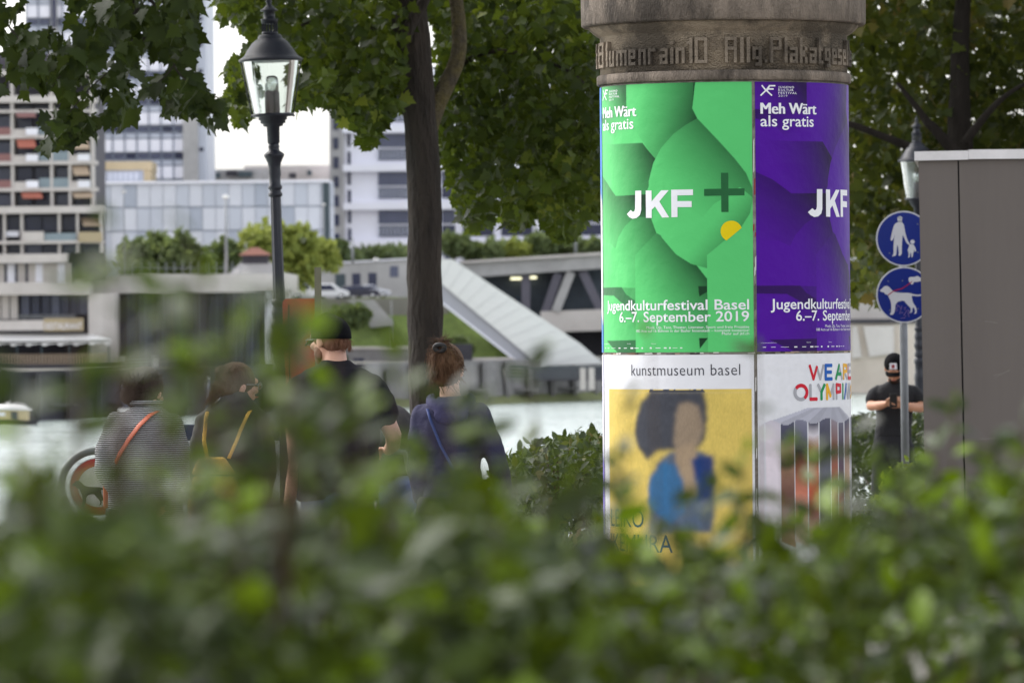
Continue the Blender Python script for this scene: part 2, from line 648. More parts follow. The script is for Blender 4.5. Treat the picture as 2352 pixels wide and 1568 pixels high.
far_wall("embankment_wall", "dark mottled embankment wall below the restaurant terrace across the river", -120, -15.0, m_conc_dark)  # dark concrete tone with random mottling
far_wall("embankment_wall", "grey embankment wall below the white ramp and the bridge across the river", -14.9, 160, m_conc_mid, BZ + 0.1)

class Bld:
    def __init__(s, name, label, cat, xc, yc, d, base_y, group=None):
        s.fr = Frame(xc, yc, d)
        s.o = Vector((s.fr.X(xc), s.fr.Y, s.fr.Z(base_y)))
        s.t = thing(name, label, cat, s.o, group=group)
        s.d = d
    def mb(s):
        return MB()
    def rect(s, mb, x0, y0, x1, y1, off=0.0, dep=0.3, m=0):
        X0, X1 = s.fr.X(x0) - s.o.x, s.fr.X(x1) - s.o.x
        Z0, Z1 = s.fr.Z(y1) - s.o.z, s.fr.Z(y0) - s.o.z
        return mb.box(X0, X1, off, off + dep, Z0, Z1, m)
    def pt(s, x, y, off=0.0):
        return (s.fr.X(x) - s.o.x, off, s.fr.Z(y) - s.o.z)
    def poly(s, mb, pts, off, dep, m=0):
        q = [(s.fr.X(x) - s.o.x, s.fr.Z(y) - s.o.z) for x, y in pts]
        return mb.prism_xz(q, off, off + dep, m)
    def part(s, name, mat, *rects, label=None, off=0.0, dep=0.3, parent=None):
        mb = MB()
        for r in rects:
            s.rect(mb, *r, off=off, dep=dep)
        o = mb.build(name, mat, parent or s.t)
        if label:
            o["label"] = label
        return o

# ---- balcony apartment block (left)
A = Bld("apartment_building", "stepped concrete apartment block with deep balconies and orange and tan awnings", "building", 110, 400, 545, 840)
A.part("wall", m_recess_shade, (-140, 120, 214, 640), off=2.6, dep=14)
fl_y = [160, 219, 310, 370, 431]
slab_h = {160: 12, 219: 16, 310: 8, 370: 8, 431: 8}
for y in fl_y:
    A.part("floor_slab", m_conc, (-140, y, 221, y + slab_h[y]), off=0.0, dep=3)
A.part("floor_slab", m_conc, (-140, 474, 236, 490), off=-1.2, dep=4)
A.part("floor_slab", m_conc, (-140, 252, 221, 258), off=0.0, dep=3)
A.part("floor_slab", m_conc, (-140, 553, 236, 560), off=-1.2, dep=4)
A.part("floor_slab", m_conc, (-140, 583, 156, 604), off=-1.6, dep=4)
for x in (-62, 28, 118, 160, 211):
    A.part("pier", m_conc, (x - 3, 120, x + 3, 474), off=0.2, dep=2.5)
for x in (10, 50, 136, 178, 232):
    A.part("pier", m_conc, (x - 2.5, 490, x + 2.5, 583), off=-0.8, dep=2.5)
rows = [(235, 252), (258, 310), (318, 370), (378, 431), (439, 474)]
bays = [(-59, 25), (31, 115), (121, 157), (163, 208)]
wi = 0
for ri, (ya, yb) in enumerate(rows):
    for bi, (xa, xb) in enumerate(bays):
        k = 2 if xb - xa > 50 else 1
        for j in range(k):
            w = (xb - xa) / k
            f = A.part("window", [m_dark_glass, m_mid_glass, m_dark_glass][wi % 3], (xa + w * j + 4, ya + 6, xa + w * (j + 1) - 4, yb - 4), off=2.35, dep=0.2)
            wi += 1
        if ri >= 1 and ri < 4:
            hh = 16
            xs_ = xa + 4
            xm = xb if bi in (3,) else xa + 0.6 * (xb - xa)
            if bi in (1, 3):
                A.part("parapet", m_panel_white, (xa + 0.35 * (xb - xa), yb - hh, xb - 1 if bi == 3 else xa + 0.68 * (xb - xa), yb), off=-0.2, dep=0.25)
                A.part("parapet", m_conc, (xa + 1, yb - hh + 2, xa + 0.35 * (xb - xa), yb), off=0.1, dep=0.25)
            elif bi == 2:
                A.part("balcony_rail", m_rail_glass, (xa, yb - 22, xb, yb), off=0.25, dep=0.08)
            else:
                A.part("balcony_rail", m_awn_red, (xa, yb - 18, xb, yb), off=0.25, dep=0.08)
        if ri >= 1 and bi == 1 and ri < 4:
            A.part("balcony_rail", m_rail_glass, (xa + 0.7 * (xb - xa), yb - 22, xb, yb), off=0.3, dep=0.08)

def awning(B, x0, x1, y0, y1, mat, label=None, skew=8):
    mb = MB()
    a, b_ = B.pt(x0, y0, 0.6), B.pt(x1 - skew, y0, 0.6)
    c, d_ = B.pt(x1, y1 - 2, -1.0), B.pt(x0 + skew, y1 - 2, -1.0)
    e, f = B.pt(x1, y1, -1.0), B.pt(x0 + skew, y1, -1.0)
    th = Vector((0, 0.05, -0.06))
    top = [Vector(p) for p in (a, b_, c, d_)]
    mb.rings([top, [p + th for p in top]], smooth=False)
    mb.rings([[Vector(p) for p in (d_, c, e, f)], [Vector(p) + Vector((0, 0.04, 0)) for p in (d_, c, e, f)]], smooth=False)
    o = mb.build("awning", mat, B.t)
    if label:
        o["label"] = label
    return o
awning(A, 34, 86, 254, 270, m_awn_red, "dull pink awning")
awning(A, 36, 86, 314, 340, m_awn_orange, "bright orange awning")
awning(A, 164, 208, 320, 344, m_awn_tan, "tan awning")
awning(A, 164, 208, 380, 404, m_awn_tan, "tan awning")
awning(A, 46, 100, 438, 456, m_awn_orange, "orange brown awning")
awning(A, 164, 216, 440, 456, m_awn_tan, "tan awning")
awning(A, 184, 236, 500, 520, m_awn_tan, "pale tan awning over the corner terrace")
for i, (xa, xb) in enumerate([(12, 42), (53, 92), (95, 134), (140, 175), (182, 230)]):
    A.part("window", m_dark_glass, (xa, 496, xb, 530), off=1.2, dep=0.2)
    A.part("window", m_mid_glass if i % 2 else m_dark_glass, (xa, 561, xb, 582), off=1.2, dep=0.2)
A.part("wall", m_recess_shade, (-140, 490, 236, 640), off=1.5, dep=1.0)
A.part("parapet", m_panel_white, (12, 530, 42, 543), off=0.0, dep=0.3)
A.part("parapet", m_conc, (53, 532, 102, 553), off=-1.3, dep=0.3)
A.part("balcony_rail", m_rail_glass, (104, 536, 176, 553), off=-1.2, dep=0.08)
A.part("parapet", m_tan, (182, 534, 236, 557), off=-1.5, dep=0.3)
# lower storeys
A.part("floor_slab", m_conc, (-140, 648, 206, 674), off=-2.0, dep=5)
xx = -130
for i in range(14):
    A.part("wall_panel", m_conc if i % 3 else m_panel_white, (xx, 606, xx + 17, 648), off=0.3, dep=0.3)
    A.part("window", m_dark_glass, (xx + 17, 606, xx + 24, 648), off=0.6, dep=0.2)
    xx += 24 if i < 8 else 17
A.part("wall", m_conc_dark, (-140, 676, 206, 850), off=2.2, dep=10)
for i, xa in enumerate([-60, -40, -20, 0, 20]):
    A.part("wall_panel", m_conc, (xa, 677, xa + 17, 732), off=0.4, dep=0.3)
for i, xa in enumerate([42, 66, 90, 112, 134, 156, 176]):
    A.part("window", m_dark_glass if i % 3 else m_mid_glass, (xa, 678, xa + 19, 722), off=1.8, dep=0.2)
A.part("balcony_rail", m_metal_grey, (40, 723, 172, 725), (40, 728, 172, 730), off=-0.6, dep=0.08)
A.part("parapet", m_conc, (-140, 735, 100, 758), off=-1.2, dep=0.4)
A.part("parapet", m_tan, (100, 731, 190, 760), off=-1.25, dep=0.4)
# white canopy and terrace
cn = MB()
pa = [A.pt(-140, 764, 0.5), A.pt(196, 766, 0.5), A.pt(258, 780, -3.2), A.pt(-140, 783, -3.2)]
cn.rings([[Vector(p) for p in pa], [Vector(p) + Vector((0, 0, -0.25)) for p in pa]], smooth=False)
cn.build("canopy", m_white, A.t)
vl = MB()
for i in range(22):
    x0 = -140 + i * 18
    dip = 787 + (5 if i % 2 else 1)
    A.poly(vl, [(x0, 783), (x0 + 18, 783), (x0 + 18, dip), (x0 + 9, dip + 2), (x0, 790 if not i % 2 else 787)], -3.2, 0.05)
vl.build("canopy_valance", m_white, A.t)
for x in (-20, 40, 96, 160, 206, 250):
    A.part("canopy_post", m_steel_dark, (x, 783, x + 3, 836), off=-3.0, dep=0.15)
A.part("terrace_fence", m_awn_tan, *[(x, 812, x + 3, 836) for x in range(-100, 250, 7)], off=-3.6, dep=0.1)
A.part("terrace_deck", m_conc_dark, (-140, 836, 262, 846), off=-5.0, dep=9)
A.part("corner_pier", m_conc, (200, 674, 262, 838), off=-0.4, dep=6)

# ---- terrace hall with dark glazing
Hh = Bld("terrace_hall", "long beige slab hall with dark glazed front above the embankment wall", "building", 440, 740, 552, 850)
Hh.part("roof_slab", m_conc, (206, 630, 664, 672), off=-2.0, dep=26)
Hh.part("wall", m_dark_glass, (262, 672, 612, 850), off=3.0, dep=4)
for i in range(17):
    x = 268 + i * 20.5
    Hh.part("mullion", m_mid_glass if i % 2 else m_conc_dark, (x, 672, x + 3.5, 846), off=2.6, dep=0.4)
Hh.part("side_column", m_panel_white, (612, 672, 624, 852), off=-1.0, dep=3)
Hh.part("wall", m_conc, (624, 668, 664, 850), off=0.5, dep=5)
Hh.part("plinth", m_conc_dark, (262, 846, 664, 862), off=-1.6, dep=6)
Hh.part("railing", m_metal_grey, (262, 826, 440, 828), (262, 834, 440, 835.5), *[(x, 826, x + 1.5, 846) for x in range(264, 440, 12)], off=-1.4, dep=0.1)
Hh.part("roof_railing", m_metal_grey, *[(x, 602, x + 1.8, 630) for x in range(250, 560, 19)], (250, 615, 560, 616.5), off=-1.0, dep=0.12)
for r_ in ((268, 818, 290, 832), (352, 818, 366, 840), (430, 814, 436, 842)):
    Hh.part("planter", m_conc_grey, r_, off=-1.8, dep=0.8)

# ---- white laboratory tower
T = Bld("tower_block", "tall pale tower with gridded white panels and dark window bands behind the maple branch", "building", 350, 200, 660, 600)
T.part("wall", m_panel_blue2, (60, -260, 420, 640), off=0.6, dep=20)
y = 410
fi = 0
while y > -260:
    T.part("spandrel", m_panel_white, (60, y - 28, 420, y), off=0.1, dep=0.6)
    T.part("spandrel", m_panel_blue, (60, y - 40, 420, y - 31), off=0.2, dep=0.5)
    if fi < 9:
        for i in range(13):
            T.part("window", m_mid_glass if (i + fi) % 4 else m_dark_glass, (64 + i * 28, y - 58, 64 + i * 28 + 22, y - 46), off=0.35, dep=0.3)
    y -= 62
    fi += 1
T.part("mullion", m_panel_dark, *[(60 + i * 28, -260, 62.2 + i * 28, 640) for i in range(14)], off=-0.1, dep=0.3)
T.part("stair_shaft", m_conc_grey, (420, -260, 454, 640), off=-0.6, dep=20, label="plain pale concrete shaft")
T.part("corner_strip", m_panel_blue, (454, -260, 474, 640), off=0.4, dep=18)
for i in range(9):
    T.part("slot_window", m_dark_glass, (456, -140 + 60 * i, 466, -132 + 60 * i), off=0.3, dep=0.2)
T.part("side_shaft", m_conc_grey, (120, -260, 133, 70), off=-0.4, dep=0.4)
T.part("side_shaft", m_dark_glass, (122, -260, 131, 62), off=-0.5, dep=0.1)

# ---- beige plant block
B2 = Bld("plant_building", "low tan plant building with darker top band in front of the tower", "building", 285, 395, 640, 600)
B2.part("wall", m_panel_blue2, (205, 390, 330, 640), off=0.2, dep=10)
B2.part("fascia", m_tan, (200, 371, 348, 391), off=-0.2, dep=10)
B2.part("wall", m_tan, (330, 391, 346, 640), off=0.0, dep=10)
B2.part("shutter", m_panel_blue, *[(224 + i * 12, 394, 233 + i * 12, 416) for i in range(8)], off=0.05, dep=0.2)

# ---- glass block
G = Bld("office_building", "wide low office building clad in pale blue grey glass panels", "building", 490, 480, 625, 600)
G.part("wall", m_panel_blue2, (222, 421, 757, 640), off=0.5, dep=16)
xs_, k = 224, 0
pat = [m_panel_blue, m_panel_pale, m_panel_blue2, m_panel_pale, m_panel_pale, m_panel_pale, m_panel_blue, m_panel_pale, m_panel_blue, m_panel_blue, m_panel_pale, m_panel_blue, m_panel_blue2, m_panel_pale, m_panel_pale, m_panel_blue, m_panel_pale]
while xs_ < 745:
    for (ya, yb, q) in ((422, 474, 0), (477, 528, 5), (531, 600, 9)):
        G.part("facade_panel", pat[(k + q) % len(pat)], (xs_, ya, xs_ + 29, yb), off=0.2, dep=0.3)
    xs_ += 30.2
    k += 1
G.part("parapet", m_panel_white, (222, 415, 757, 421), off=-0.2, dep=16)
G.part("side_wall", m_steel_dark, (742, 421, 757, 640), off=0.0, dep=0.4)
G2 = Bld("rooftop_building", "flat grey roof with plant boxes seen past the office building", "building", 610, 400, 700, 600)
G2.part("wall", m_conc_grey, (474, 388, 640, 600), off=0.4, dep=10)
G2.part("wall", m_conc, (560, 380, 770, 600), off=0.8, dep=10)
for i, (xa, xb, ya) in enumerate([(490, 506, 396), (520, 545, 392), (548, 580, 394), (664, 680, 398), (706, 716, 392)]):
    G2.part("roof_unit", m_conc_dark if i % 2 else m_steel_dark, (xa, ya, xb, ya + 12), off=-0.5, dep=1)

# ---- white hospital building
W = Bld("hospital_building", "white building with long window bands and projecting floor edges behind the trunk", "building", 1070, 380, 690, 620)
W.part("wall", m_panel_white, (757, 150, 1420, 640), off=1.0, dep=20)
W.part("corner_tower", m_conc_grey, (757, 150, 790, 640), off=0.2, dep=4)
for i in range(9):
    W.part("window", m_dark_glass, (766, 226 + i * 44, 778, 252 + i * 44), off=0.05, dep=0.2)
    W.part("window", m_dark_glass, (798, 214 + i * 44, 805, 246 + i * 44), off=0.85, dep=0.2)
for i in range(5):
    y0 = 214 + i * 88
    for (xa, xb) in ((868, 938), (1014, 1044), (1062, 1132), (1150, 1222), (1240, 1310), (1330, 1400)):
        W.part("window", m_mid_glass, (xa, y0 + 4, xb, y0 + 34), off=0.8, dep=0.25)
        W.part("window", m_dark_glass, (xa, y0 + 39, xb, y0 + 64), off=0.8, dep=0.25)
    W.part("floor_edge", m_panel_white, (788, y0 + 74, 1420, y0 + 90), off=-0.8, dep=2)
    W.part("blind", m_panel_blue, *[(868 + j * 9, y0 + 41, 871 + j * 9, y0 + 62) for j in range(8)], off=0.72, dep=0.06)

# ---- pale apartment beyond the hospital, seen through the leaves
Y2 = Bld("corner_building", "pale pinkish building glimpsed under the leaves beside the column", "building", 1390, 480, 720, 620)
Y2.part("wall", M("pink_render", S(190, 178, 182), 0.8, 0.06, 0.4), (1325, 300, 1520, 640), off=0.5, dep=10)
for i in range(3):
    for j in range(3):
        Y2.part("window", m_mid_glass, (1340 + j * 24, 440 + i * 45, 1352 + j * 24, 466 + i * 45), off=0.35, dep=0.2)
# ---- upper road, low grey building, walls, grass
def prismD(mb, pts, d, dep, m=0):
    q = [P(x, y, d) for x, y in pts]
    y0 = sum(p.y for p in q) / len(q)
    return mb.prism_xz([(p.x, p.z) for p in q], y0, y0 + dep, m)

er = MB()
zr = P(800, 686, 612).z
er.box(P(664, 700, 606).x, P(1030, 700, 606).x, P(800, 700, 606).y, 760, BZ - 0.2, zr)
tag(er.build("upper_road", m_land), kind="structure")

gb = Bld("utility_building", "long low grey building with a sloping roof edge and small dark windows", "building", 790, 640, 622, 690)
mb = MB(); gb.poly(mb, [(640, 700), (640, 612), (935, 597), (1020, 594), (1020, 700)], 0.0, 8); mb.build("wall", m_conc_grey, gb.t)
mb = MB(); gb.poly(mb, [(640, 612), (935, 597), (1020, 594), (1020, 591), (935, 594), (640, 609)], -0.3, 8.4); mb.build("roof_edge", m_panel_white, gb.t)
gb.part("door", m_steel_dark, (770, 629, 793, 690), off=-0.06, dep=0.1)
gb.part("window", m_dark_glass, (809, 628, 828, 657), off=-0.06, dep=0.1)
gb.part("window", m_dark_glass, (846, 627, 865, 664), off=-0.06, dep=0.1)
gb.part("window", m_mid_glass, (896, 612, 915, 637), off=-0.06, dep=0.1)

gs = MB()
nx, ny = 24, 10
vs, fs = [], []
for i in range(nx + 1):
    for j in range(ny + 1):
        u, v = i / nx, j / ny
        x = 640 + (1040 + 190 * v - 640) * u
        d = 607.5 - 6 * v
        yy = (688 - 8 * u) + (848 - 688) * v
        p = P(x, yy, d)
        vs.append((p.x, p.y, p.z + 0.25 * mnoise.noise(Vector((p.x * .4, v * 3, 0)))))
for i in range(nx):
    for j in range(ny):
        a = i * (ny + 1) + j
        fs.append((a, a + 1, a + ny + 2, a + ny + 1))
gs.add(vs, fs, 0, True)
tag(gs.build("grass_slope", m_grass), kind="structure")

rw = Bld("retaining_wall", "pale sloping retaining wall at the foot of the parked cars", "wall", 850, 720, 604, 740)
mb = MB(); rw.poly(mb, [(796, 688), (858, 688), (902, 738), (902, 750), (850, 752), (838, 716)], 0, 1.0); mb.build("wall", m_conc_grey, rw.t)
rw2 = Bld("terrace_wall", "low grey terrace wall above the river promenade left of the trunk", "wall", 870, 820, 597, 860)
rw2.part("wall", m_conc_mid, (640, 800, 960, 862), off=0, dep=2)
rw2.part("coping", m_conc, (640, 796, 960, 801), off=-0.2, dep=2.4)
rw2.part("doorway", m_dark_glass, (812, 822, 836, 862), off=-0.05, dep=0.1)
rw3 = Bld("boundary_wall", "dark grey stepped wall beside the foot of the grass slope", "wall", 1070, 815, 596, 850)
rw3.part("wall", m_conc_dark, (1030, 790, 1085, 850), off=0, dep=2)
rw3.part("wall", m_conc, (1085, 822, 1180, 843), off=0.3, dep=2)
rw3.part("wall", m_conc_dark, (1085, 844, 1420, 876), off=0.5, dep=1.5)  # dark strip standing in for the shaded recess behind the railing

# ---- white ramp
rp = Bld("stair_ramp", "broad white covered ramp sloping down from the bridge to the promenade", "ramp", 1190, 720, 599, 845)
mb = MB(); rp.poly(mb, [(1012, 594), (1041, 594), (1332, 790), (1385, 836), (1241, 841), (1012, 648)], 0.0, 5.0); mb.build("cladding", M("ramp_white", S(228, 228, 226), 0.5, 0.05, 0.6, stretch=(1, 1, 6)), rp.t)
mb = MB(); rp.poly(mb, [(1012, 648.5), (1241, 841), (1206, 842), (1012, 688)], 0.4, 4.0); mb.build("parapet", M("ramp_grey", S(172, 172, 180), 0.7, 0.06, 0.4), rp.t)
mb = MB(); rp.poly(mb, [(1012, 688), (1206, 842), (1198, 842), (1012, 694)], 0.2, 4.4); mb.build("kerb", m_panel_white, rp.t)
mb = MB()
for i in range(13):
    u = i / 12
    xa, ya = 1041 + (1385 - 1041) * u, 594 + (836 - 594) * u ** 1.02
    mb.bar(rp.pt(1012 + (1241 - 1012) * u, 648 + (841 - 648) * u, -0.05), rp.pt(1041 + (1355 - 1041) * u, 594 + (815 - 594) * u, -0.03), 0.03, 0.06)
mb.build("cladding_joint", M("ramp_joint", S(206, 206, 206), 0.6, 0.05, 1), rp.t)

# ---- bridge
br = Bld("road_bridge", "double deck concrete road bridge on dark struts crossing behind the column", "bridge", 1600, 650, 645, 850)
mb = MB(); br.poly(mb, [(1030, 609), (1060, 597), (1390, 580), (2500, 560), (2500, 592), (1390, 614), (1090, 632)], 0.0, 14); mb.build("upper_deck", m_conc_grey, br.t)
mb = MB(); br.poly(mb, [(1055, 595), (1390, 577), (2500, 556), (2500, 562), (1390, 583), (1060, 600)], -0.6, 1.0); mb.build("parapet", m_conc, br.t)
mb = MB(); br.poly(mb, [(1090, 626), (1390, 610), (2500, 588), (2500, 690), (1390, 722), (1240, 740), (1060, 700)], 3.2, 4); mb.build("inner_shade_wall", M("bridge_inner_shade", S(78, 86, 96), 0.8, 0.25, 0.3, dirt=S(50, 54, 60), dirt_scale=0.12, dirt_amt=0.7), br.t)  # dark plate: the shade inside the bridge is put into its colour
mb = MB(); br.poly(mb, [(1241, 712), (1390, 708), (2500, 672), (2500, 728), (1390, 757), (1241, 760)], 0.6, 12); mb.build("lower_deck", m_conc, br.t)
m_strut = M("strut_grey", S(98, 95, 106), 0.7, 0.15, 0.5)
for (a, b_, w, mt) in [((1283, 625), (1238, 755), 1.1, m_strut), ((1312, 622), (1276, 712), 1.7, m_conc_grey), ((1338, 620), (1378, 706), 1.0, m_strut), ((1208, 628), (1207, 720), 1.0, m_strut),
                       ((1960, 680), (2008, 594), 2.2, m_steel_dark), ((2008, 594), (2052, 672), 2.2, m_steel_dark), ((2120, 672), (2160, 590), 2.0, m_steel_dark), ((1500, 705), (1550, 612), 1.8, m_steel_dark), ((1600, 700), (1550, 612), 1.8, m_steel_dark), ((1760, 690), (1810, 605), 1.8, m_steel_dark), ((1870, 690), (1810, 605), 1.8, m_steel_dark)]:
    mb = MB(); mb.bar(br.pt(*a, 1.2), br.pt(*b_, 1.2), 1.0, w, up=(0, 1, 0)); mb.build("strut", mt, br.t)
lampm = bpy.data.materials.new("tube_light"); lampm.use_nodes = True
lb = lampm.node_tree.nodes["Principled BSDF"]; lb.inputs['Emission Color'].default_value = (1.0, 0.95, 0.6, 1); lb.inputs['Emission Strength'].default_value = 0.7
br.part("ceiling_light", lampm, (1173, 633, 1200, 638), off=2.4, dep=0.4)
br.part("ceiling_light", lampm, (1212, 631, 1233, 636), off=2.4, dep=0.4)
mb = MB()
gr = M("graffiti_blue", S(96, 140, 178), 0.8, 0.1, 1.0); gr2 = M("graffiti_red", S(176, 84, 66), 0.8, 0.1, 1.0)
for i in range(26):
    x = 1150 + RNG.random() * 52; y = 678 + RNG.random() * 36
    a_ = RNG.random() * 3.1
    mb.bar(br.pt(x, y, 3.0 - 0.01 * i), br.pt(x + 9 * math.cos(a_), y + 12 * math.sin(a_), 3.0 - 0.01 * i), 0.05, 0.5, 0 if i % 4 else 1, up=(0, 1, 0))
mb.build("graffiti", [gr, gr2], br.t)
br.part("abutment", m_conc_grey, (1250, 760, 1300, 800), off=2.0, dep=4)
br.part("abutment", m_conc_dark, (1300, 757, 1960, 842), off=6.0, dep=4)
br.part("abutment", M("abutment_pale", S(216, 203, 192), 0.85, 0.08, 0.3, dirt=S(160, 148, 134), dirt_scale=0.15, dirt_amt=0.5), (1940, 744, 2400, 905), off=-4.0, dep=4)
br.part("gap_shade", m_conc_dark, (1940, 736, 2400, 746), off=-4.4, dep=4)  # dark strip painted in for the shaded gap under the lower deck
mb = MB(); br.poly(mb, [(1950, 752), (1962, 752), (1972, 822), (1950, 826)], -4.6, 0.5); br.poly(mb, [(1976, 752), (2046, 752), (2046, 815), (1990, 822)], -4.6, 0.5); mb.build("wall_relief", m_conc, br.t)

# promenade rail and posts on the grey embankment
pr = Bld("promenade_railing", "dark promenade railing with stone posts at the foot of the white ramp", "railing", 1200, 850, 592, 880)
pr.part("rail", m_steel_dark, (870, 842, 1400, 845), (870, 852, 1400, 853.5), (870, 862, 1400, 863.5), off=0, dep=0.1)
pr.part("baluster", m_metal_grey, *[(872 + 5 * i, 844, 873 + 5 * i, 872) for i in range(100)], off=0.02, dep=0.06)
for x in (1152, 1332, 1352):
    pr.part("post", m_conc, (x, 846, x + 13, 896), off=-0.6, dep=0.8)
sh = MB()
vs, fs = [], []
for i in range(41):
    x = -14.5 + 1.2 * i
    for k, (off, z) in enumerate(((-5.2, WZ + 0.02), (-3.6, WZ + 0.4), (-1.2, WZ + 0.9))):
        vs.append((x, bank_y(x) + off + 0.8 * mnoise.noise(Vector((x * .7, k, 0))), z + 0.2 * mnoise.noise(Vector((x, k, 3)))))
for i in range(40):
    for k in range(2):
        a = i * 3 + k
        fs.append((a, a + 1, a + 4, a + 3))
sh.add(vs, fs, 0, True)
tag(sh.build("shore", M("shore_bank", S(112, 118, 80), 0.95, 0.3, 0.6)), kind="structure")

# ---- small kiosk roof on the terrace
kk = Bld("garden_pavilion", "small dark pavilion with a hipped red brown roof on the terrace", "pavilion", 585, 590, 570, 632)
mb = MB(); mb.box(*[kk.pt(556, 0)[0], kk.pt(616, 0)[0]], 0, 2.5, 0, kk.pt(0, 585)[2]); mb.build("wall", m_conc_dark, kk.t)
mb = MB()
q = [kk.pt(548, 586, -0.5), kk.pt(624, 586, -0.5), kk.pt(624, 586, 3.0), kk.pt(548, 586, 3.0)]
t_ = [kk.pt(576, 568, 1.0), kk.pt(592, 568, 1.0), kk.pt(592, 568, 1.5), kk.pt(576, 568, 1.5)]
mb.rings([[Vector(p) for p in q], [Vector(p) for p in t_]], smooth=False); mb.build("roof", m_roof_brown, kk.t)
mb = MB()
q = [kk.pt(520, 634, -1.0), kk.pt(660, 634, -1.0), kk.pt(660, 634, 3.5), kk.pt(520, 634, 3.5)]
t_ = [kk.pt(556, 600, 0.2), kk.pt(616, 600, 0.2), kk.pt(616, 600, 2.5), kk.pt(556, 600, 2.5)]
mb.rings([[Vector(p) for p in q], [Vector(p) for p in t_]], smooth=False); mb.build("lower_roof", m_conc_grey, kk.t)

# ---- masts and lamp posts across the river
def mast(label, x, y0, y1, d, w, head=None):
    fr = Frame(x, y1, d)
    t = thing("lamp_mast", label, "mast", (fr.X(x), fr.Y, fr.Z(y1)), group="slim masts across the river")
    h = fr.Z(y0) - fr.Z(y1)
    mb = MB(); mb.tube([(0, 0, 0), (0, 0, h)], [w, w * 0.6], 8); mb.build("pole", m_metal_grey, t)
    if head:
        mb = MB(); mb.ellipsoid((0, 0, h), (head, head, head * 0.6), 10, 6); mb.build("lamp_head", m_white, t)
mast("tall grey mast in front of the left office panels", 286, 440, 632, 560, 0.06, 0.25)
mast("thick pale mast standing before the bushes on the terrace", 520, 452, 630, 560, 0.16, 0.35)
mast("slim pale mast behind the yellow green tree", 745, 470, 606, 618, 0.07, 0.2)
mast("pale mast left of the trunk before the white building", 810, 545, 604, 618, 0.17)
mast("pale mast near the column under the hanging leaves", 1322, 520, 582, 640, 0.2)
mast("short lamp with round head on the utility building roof edge", 864, 596, 604, 618, 0.05, 0.3)
mast("short lamp with round head left of the utility building", 658, 588, 640, 600, 0.05, 0.3)
mast("pale blue pole standing on the grass slope", 900, 690, 800, 598, 0.07)

# ---- cars
m_car_white = M("car_white", S(225, 226, 230), 0.25, 0.03, 2, coat=0.6)
m_car_dark = M("car_dark_blue", S(44, 44, 62), 0.25, 0.1, 2, coat=0.6)
m_car_silver = M("car_silver", S(190, 192, 200), 0.25, 0.05, 2, metal=0.4, coat=0.6)
m_chrome = M("chrome", S(200, 200, 200), 0.15, 0.02, 2, metal=1.0)
m_lamp_red = M("tail_lamp_red", S(170, 30, 25), 0.3, 0.05, 3)
m_lamp_clear = M("head_lamp_clear", S(225, 225, 220), 0.15, 0.05, 3)
def car(label, x, y, d, mat, flip=1, van=False):
    p = P(x, y, d)
    t = thing("parked_car", label, "car", (p.x, p.y, p.z), group="cars parked on the upper road")
    L, Wd = 4.4, 1.75
    prof = [(-2.2, 0.35), (-2.22, 0.75), (-2.05, 1.0), (-1.75, 1.42), (0.25, 1.48), (0.95, 1.05), (1.9, 0.9), (2.18, 0.68), (2.2, 0.35)]
    if van:
        prof = [(-2.2, 0.35), (-2.24, 0.9), (-2.15, 1.62), (-1.9, 1.72), (0.45, 1.75), (1.25, 1.12), (1.95, 0.98), (2.2, 0.7), (2.2, 0.35)]
    secs = []
    for yy, ins, top in ((-Wd / 2, 0.05, 0.93), (-Wd / 2 + 0.08, 0.0, 1.0), (Wd / 2 - 0.08, 0.0, 1.0), (Wd / 2, 0.05, 0.93)):
        secs.append([Vector((flip * px * (1 - ins * 0.3), yy, 0.35 + (pz - 0.35) * top)) for px, pz in prof])
    mb = MB(); mb.rings(secs, smooth=False); mb.build("body", mat, t, bevel=0.06)
    hz = 1.62 if van else 1.38
    for s_ in (-1, 1):
        mb = MB()
        wp = [(-1.62, 1.0), (-1.45, hz - 0.06), (0.2, hz), (0.78, 1.02)]
        mb.prism_xz([(flip * a, c) for a, c in wp], s_ * (Wd / 2 + 0.004), s_ * (Wd / 2 - 0.02))
        mb.build("side_window", m_dark_glass, t)
    mb = MB()
    mb.quad([(flip * 0.33, -0.7, 1.45 if not van else 1.72), (flip * 0.33, 0.7, 1.45 if not van else 1.72), (flip * 1.0, 0.76, 1.08 if not van else 1.2), (flip * 1.0, -0.76, 1.08 if not van else 1.2)])
    o = mb.build("windscreen", m_mid_glass, t); o.location.z = 0.03
    for px in (-1.35, 1.35):
        for s_ in (-1, 1):
            mb = MB(); mb.tube([(px, s_ * 0.88, 0.32), (px, s_ * 0.66, 0.32)], 0.32, 20); w_ = mb.build("wheel", m_tyre, t)
            mb = MB(); mb.tube([(px, s_ * 0.885, 0.32), (px, s_ * 0.86, 0.32)], 0.2, 16); mb.build("rim", m_chrome, w_)
    for s_ in (-1, 1):
        mb = MB(); mb.ellipsoid((flip * 2.1, s_ * 0.66, 0.72), (0.12, 0.16, 0.09), 10, 6); mb.build("headlight", m_lamp_clear, t)
        mb = MB(); mb.ellipsoid((-flip * 2.16, s_ * 0.68, 0.85), (0.08, 0.13, 0.12), 10, 6); mb.build("tail_light", m_lamp_red, t)
    return t
car("white van parked nearest the lamp post on the upper road", 712, 687, 613, m_car_white, 1, True)
car("white van behind the grey post, second in the parked row", 757, 688, 611.5, m_car_white, 1, True)
car("dark blue car parked before the low grey building", 828, 686, 612.5, m_car_dark, 1)
car("silver car partly hidden behind the dark blue parked car", 852, 685, 616, m_car_silver, 1)

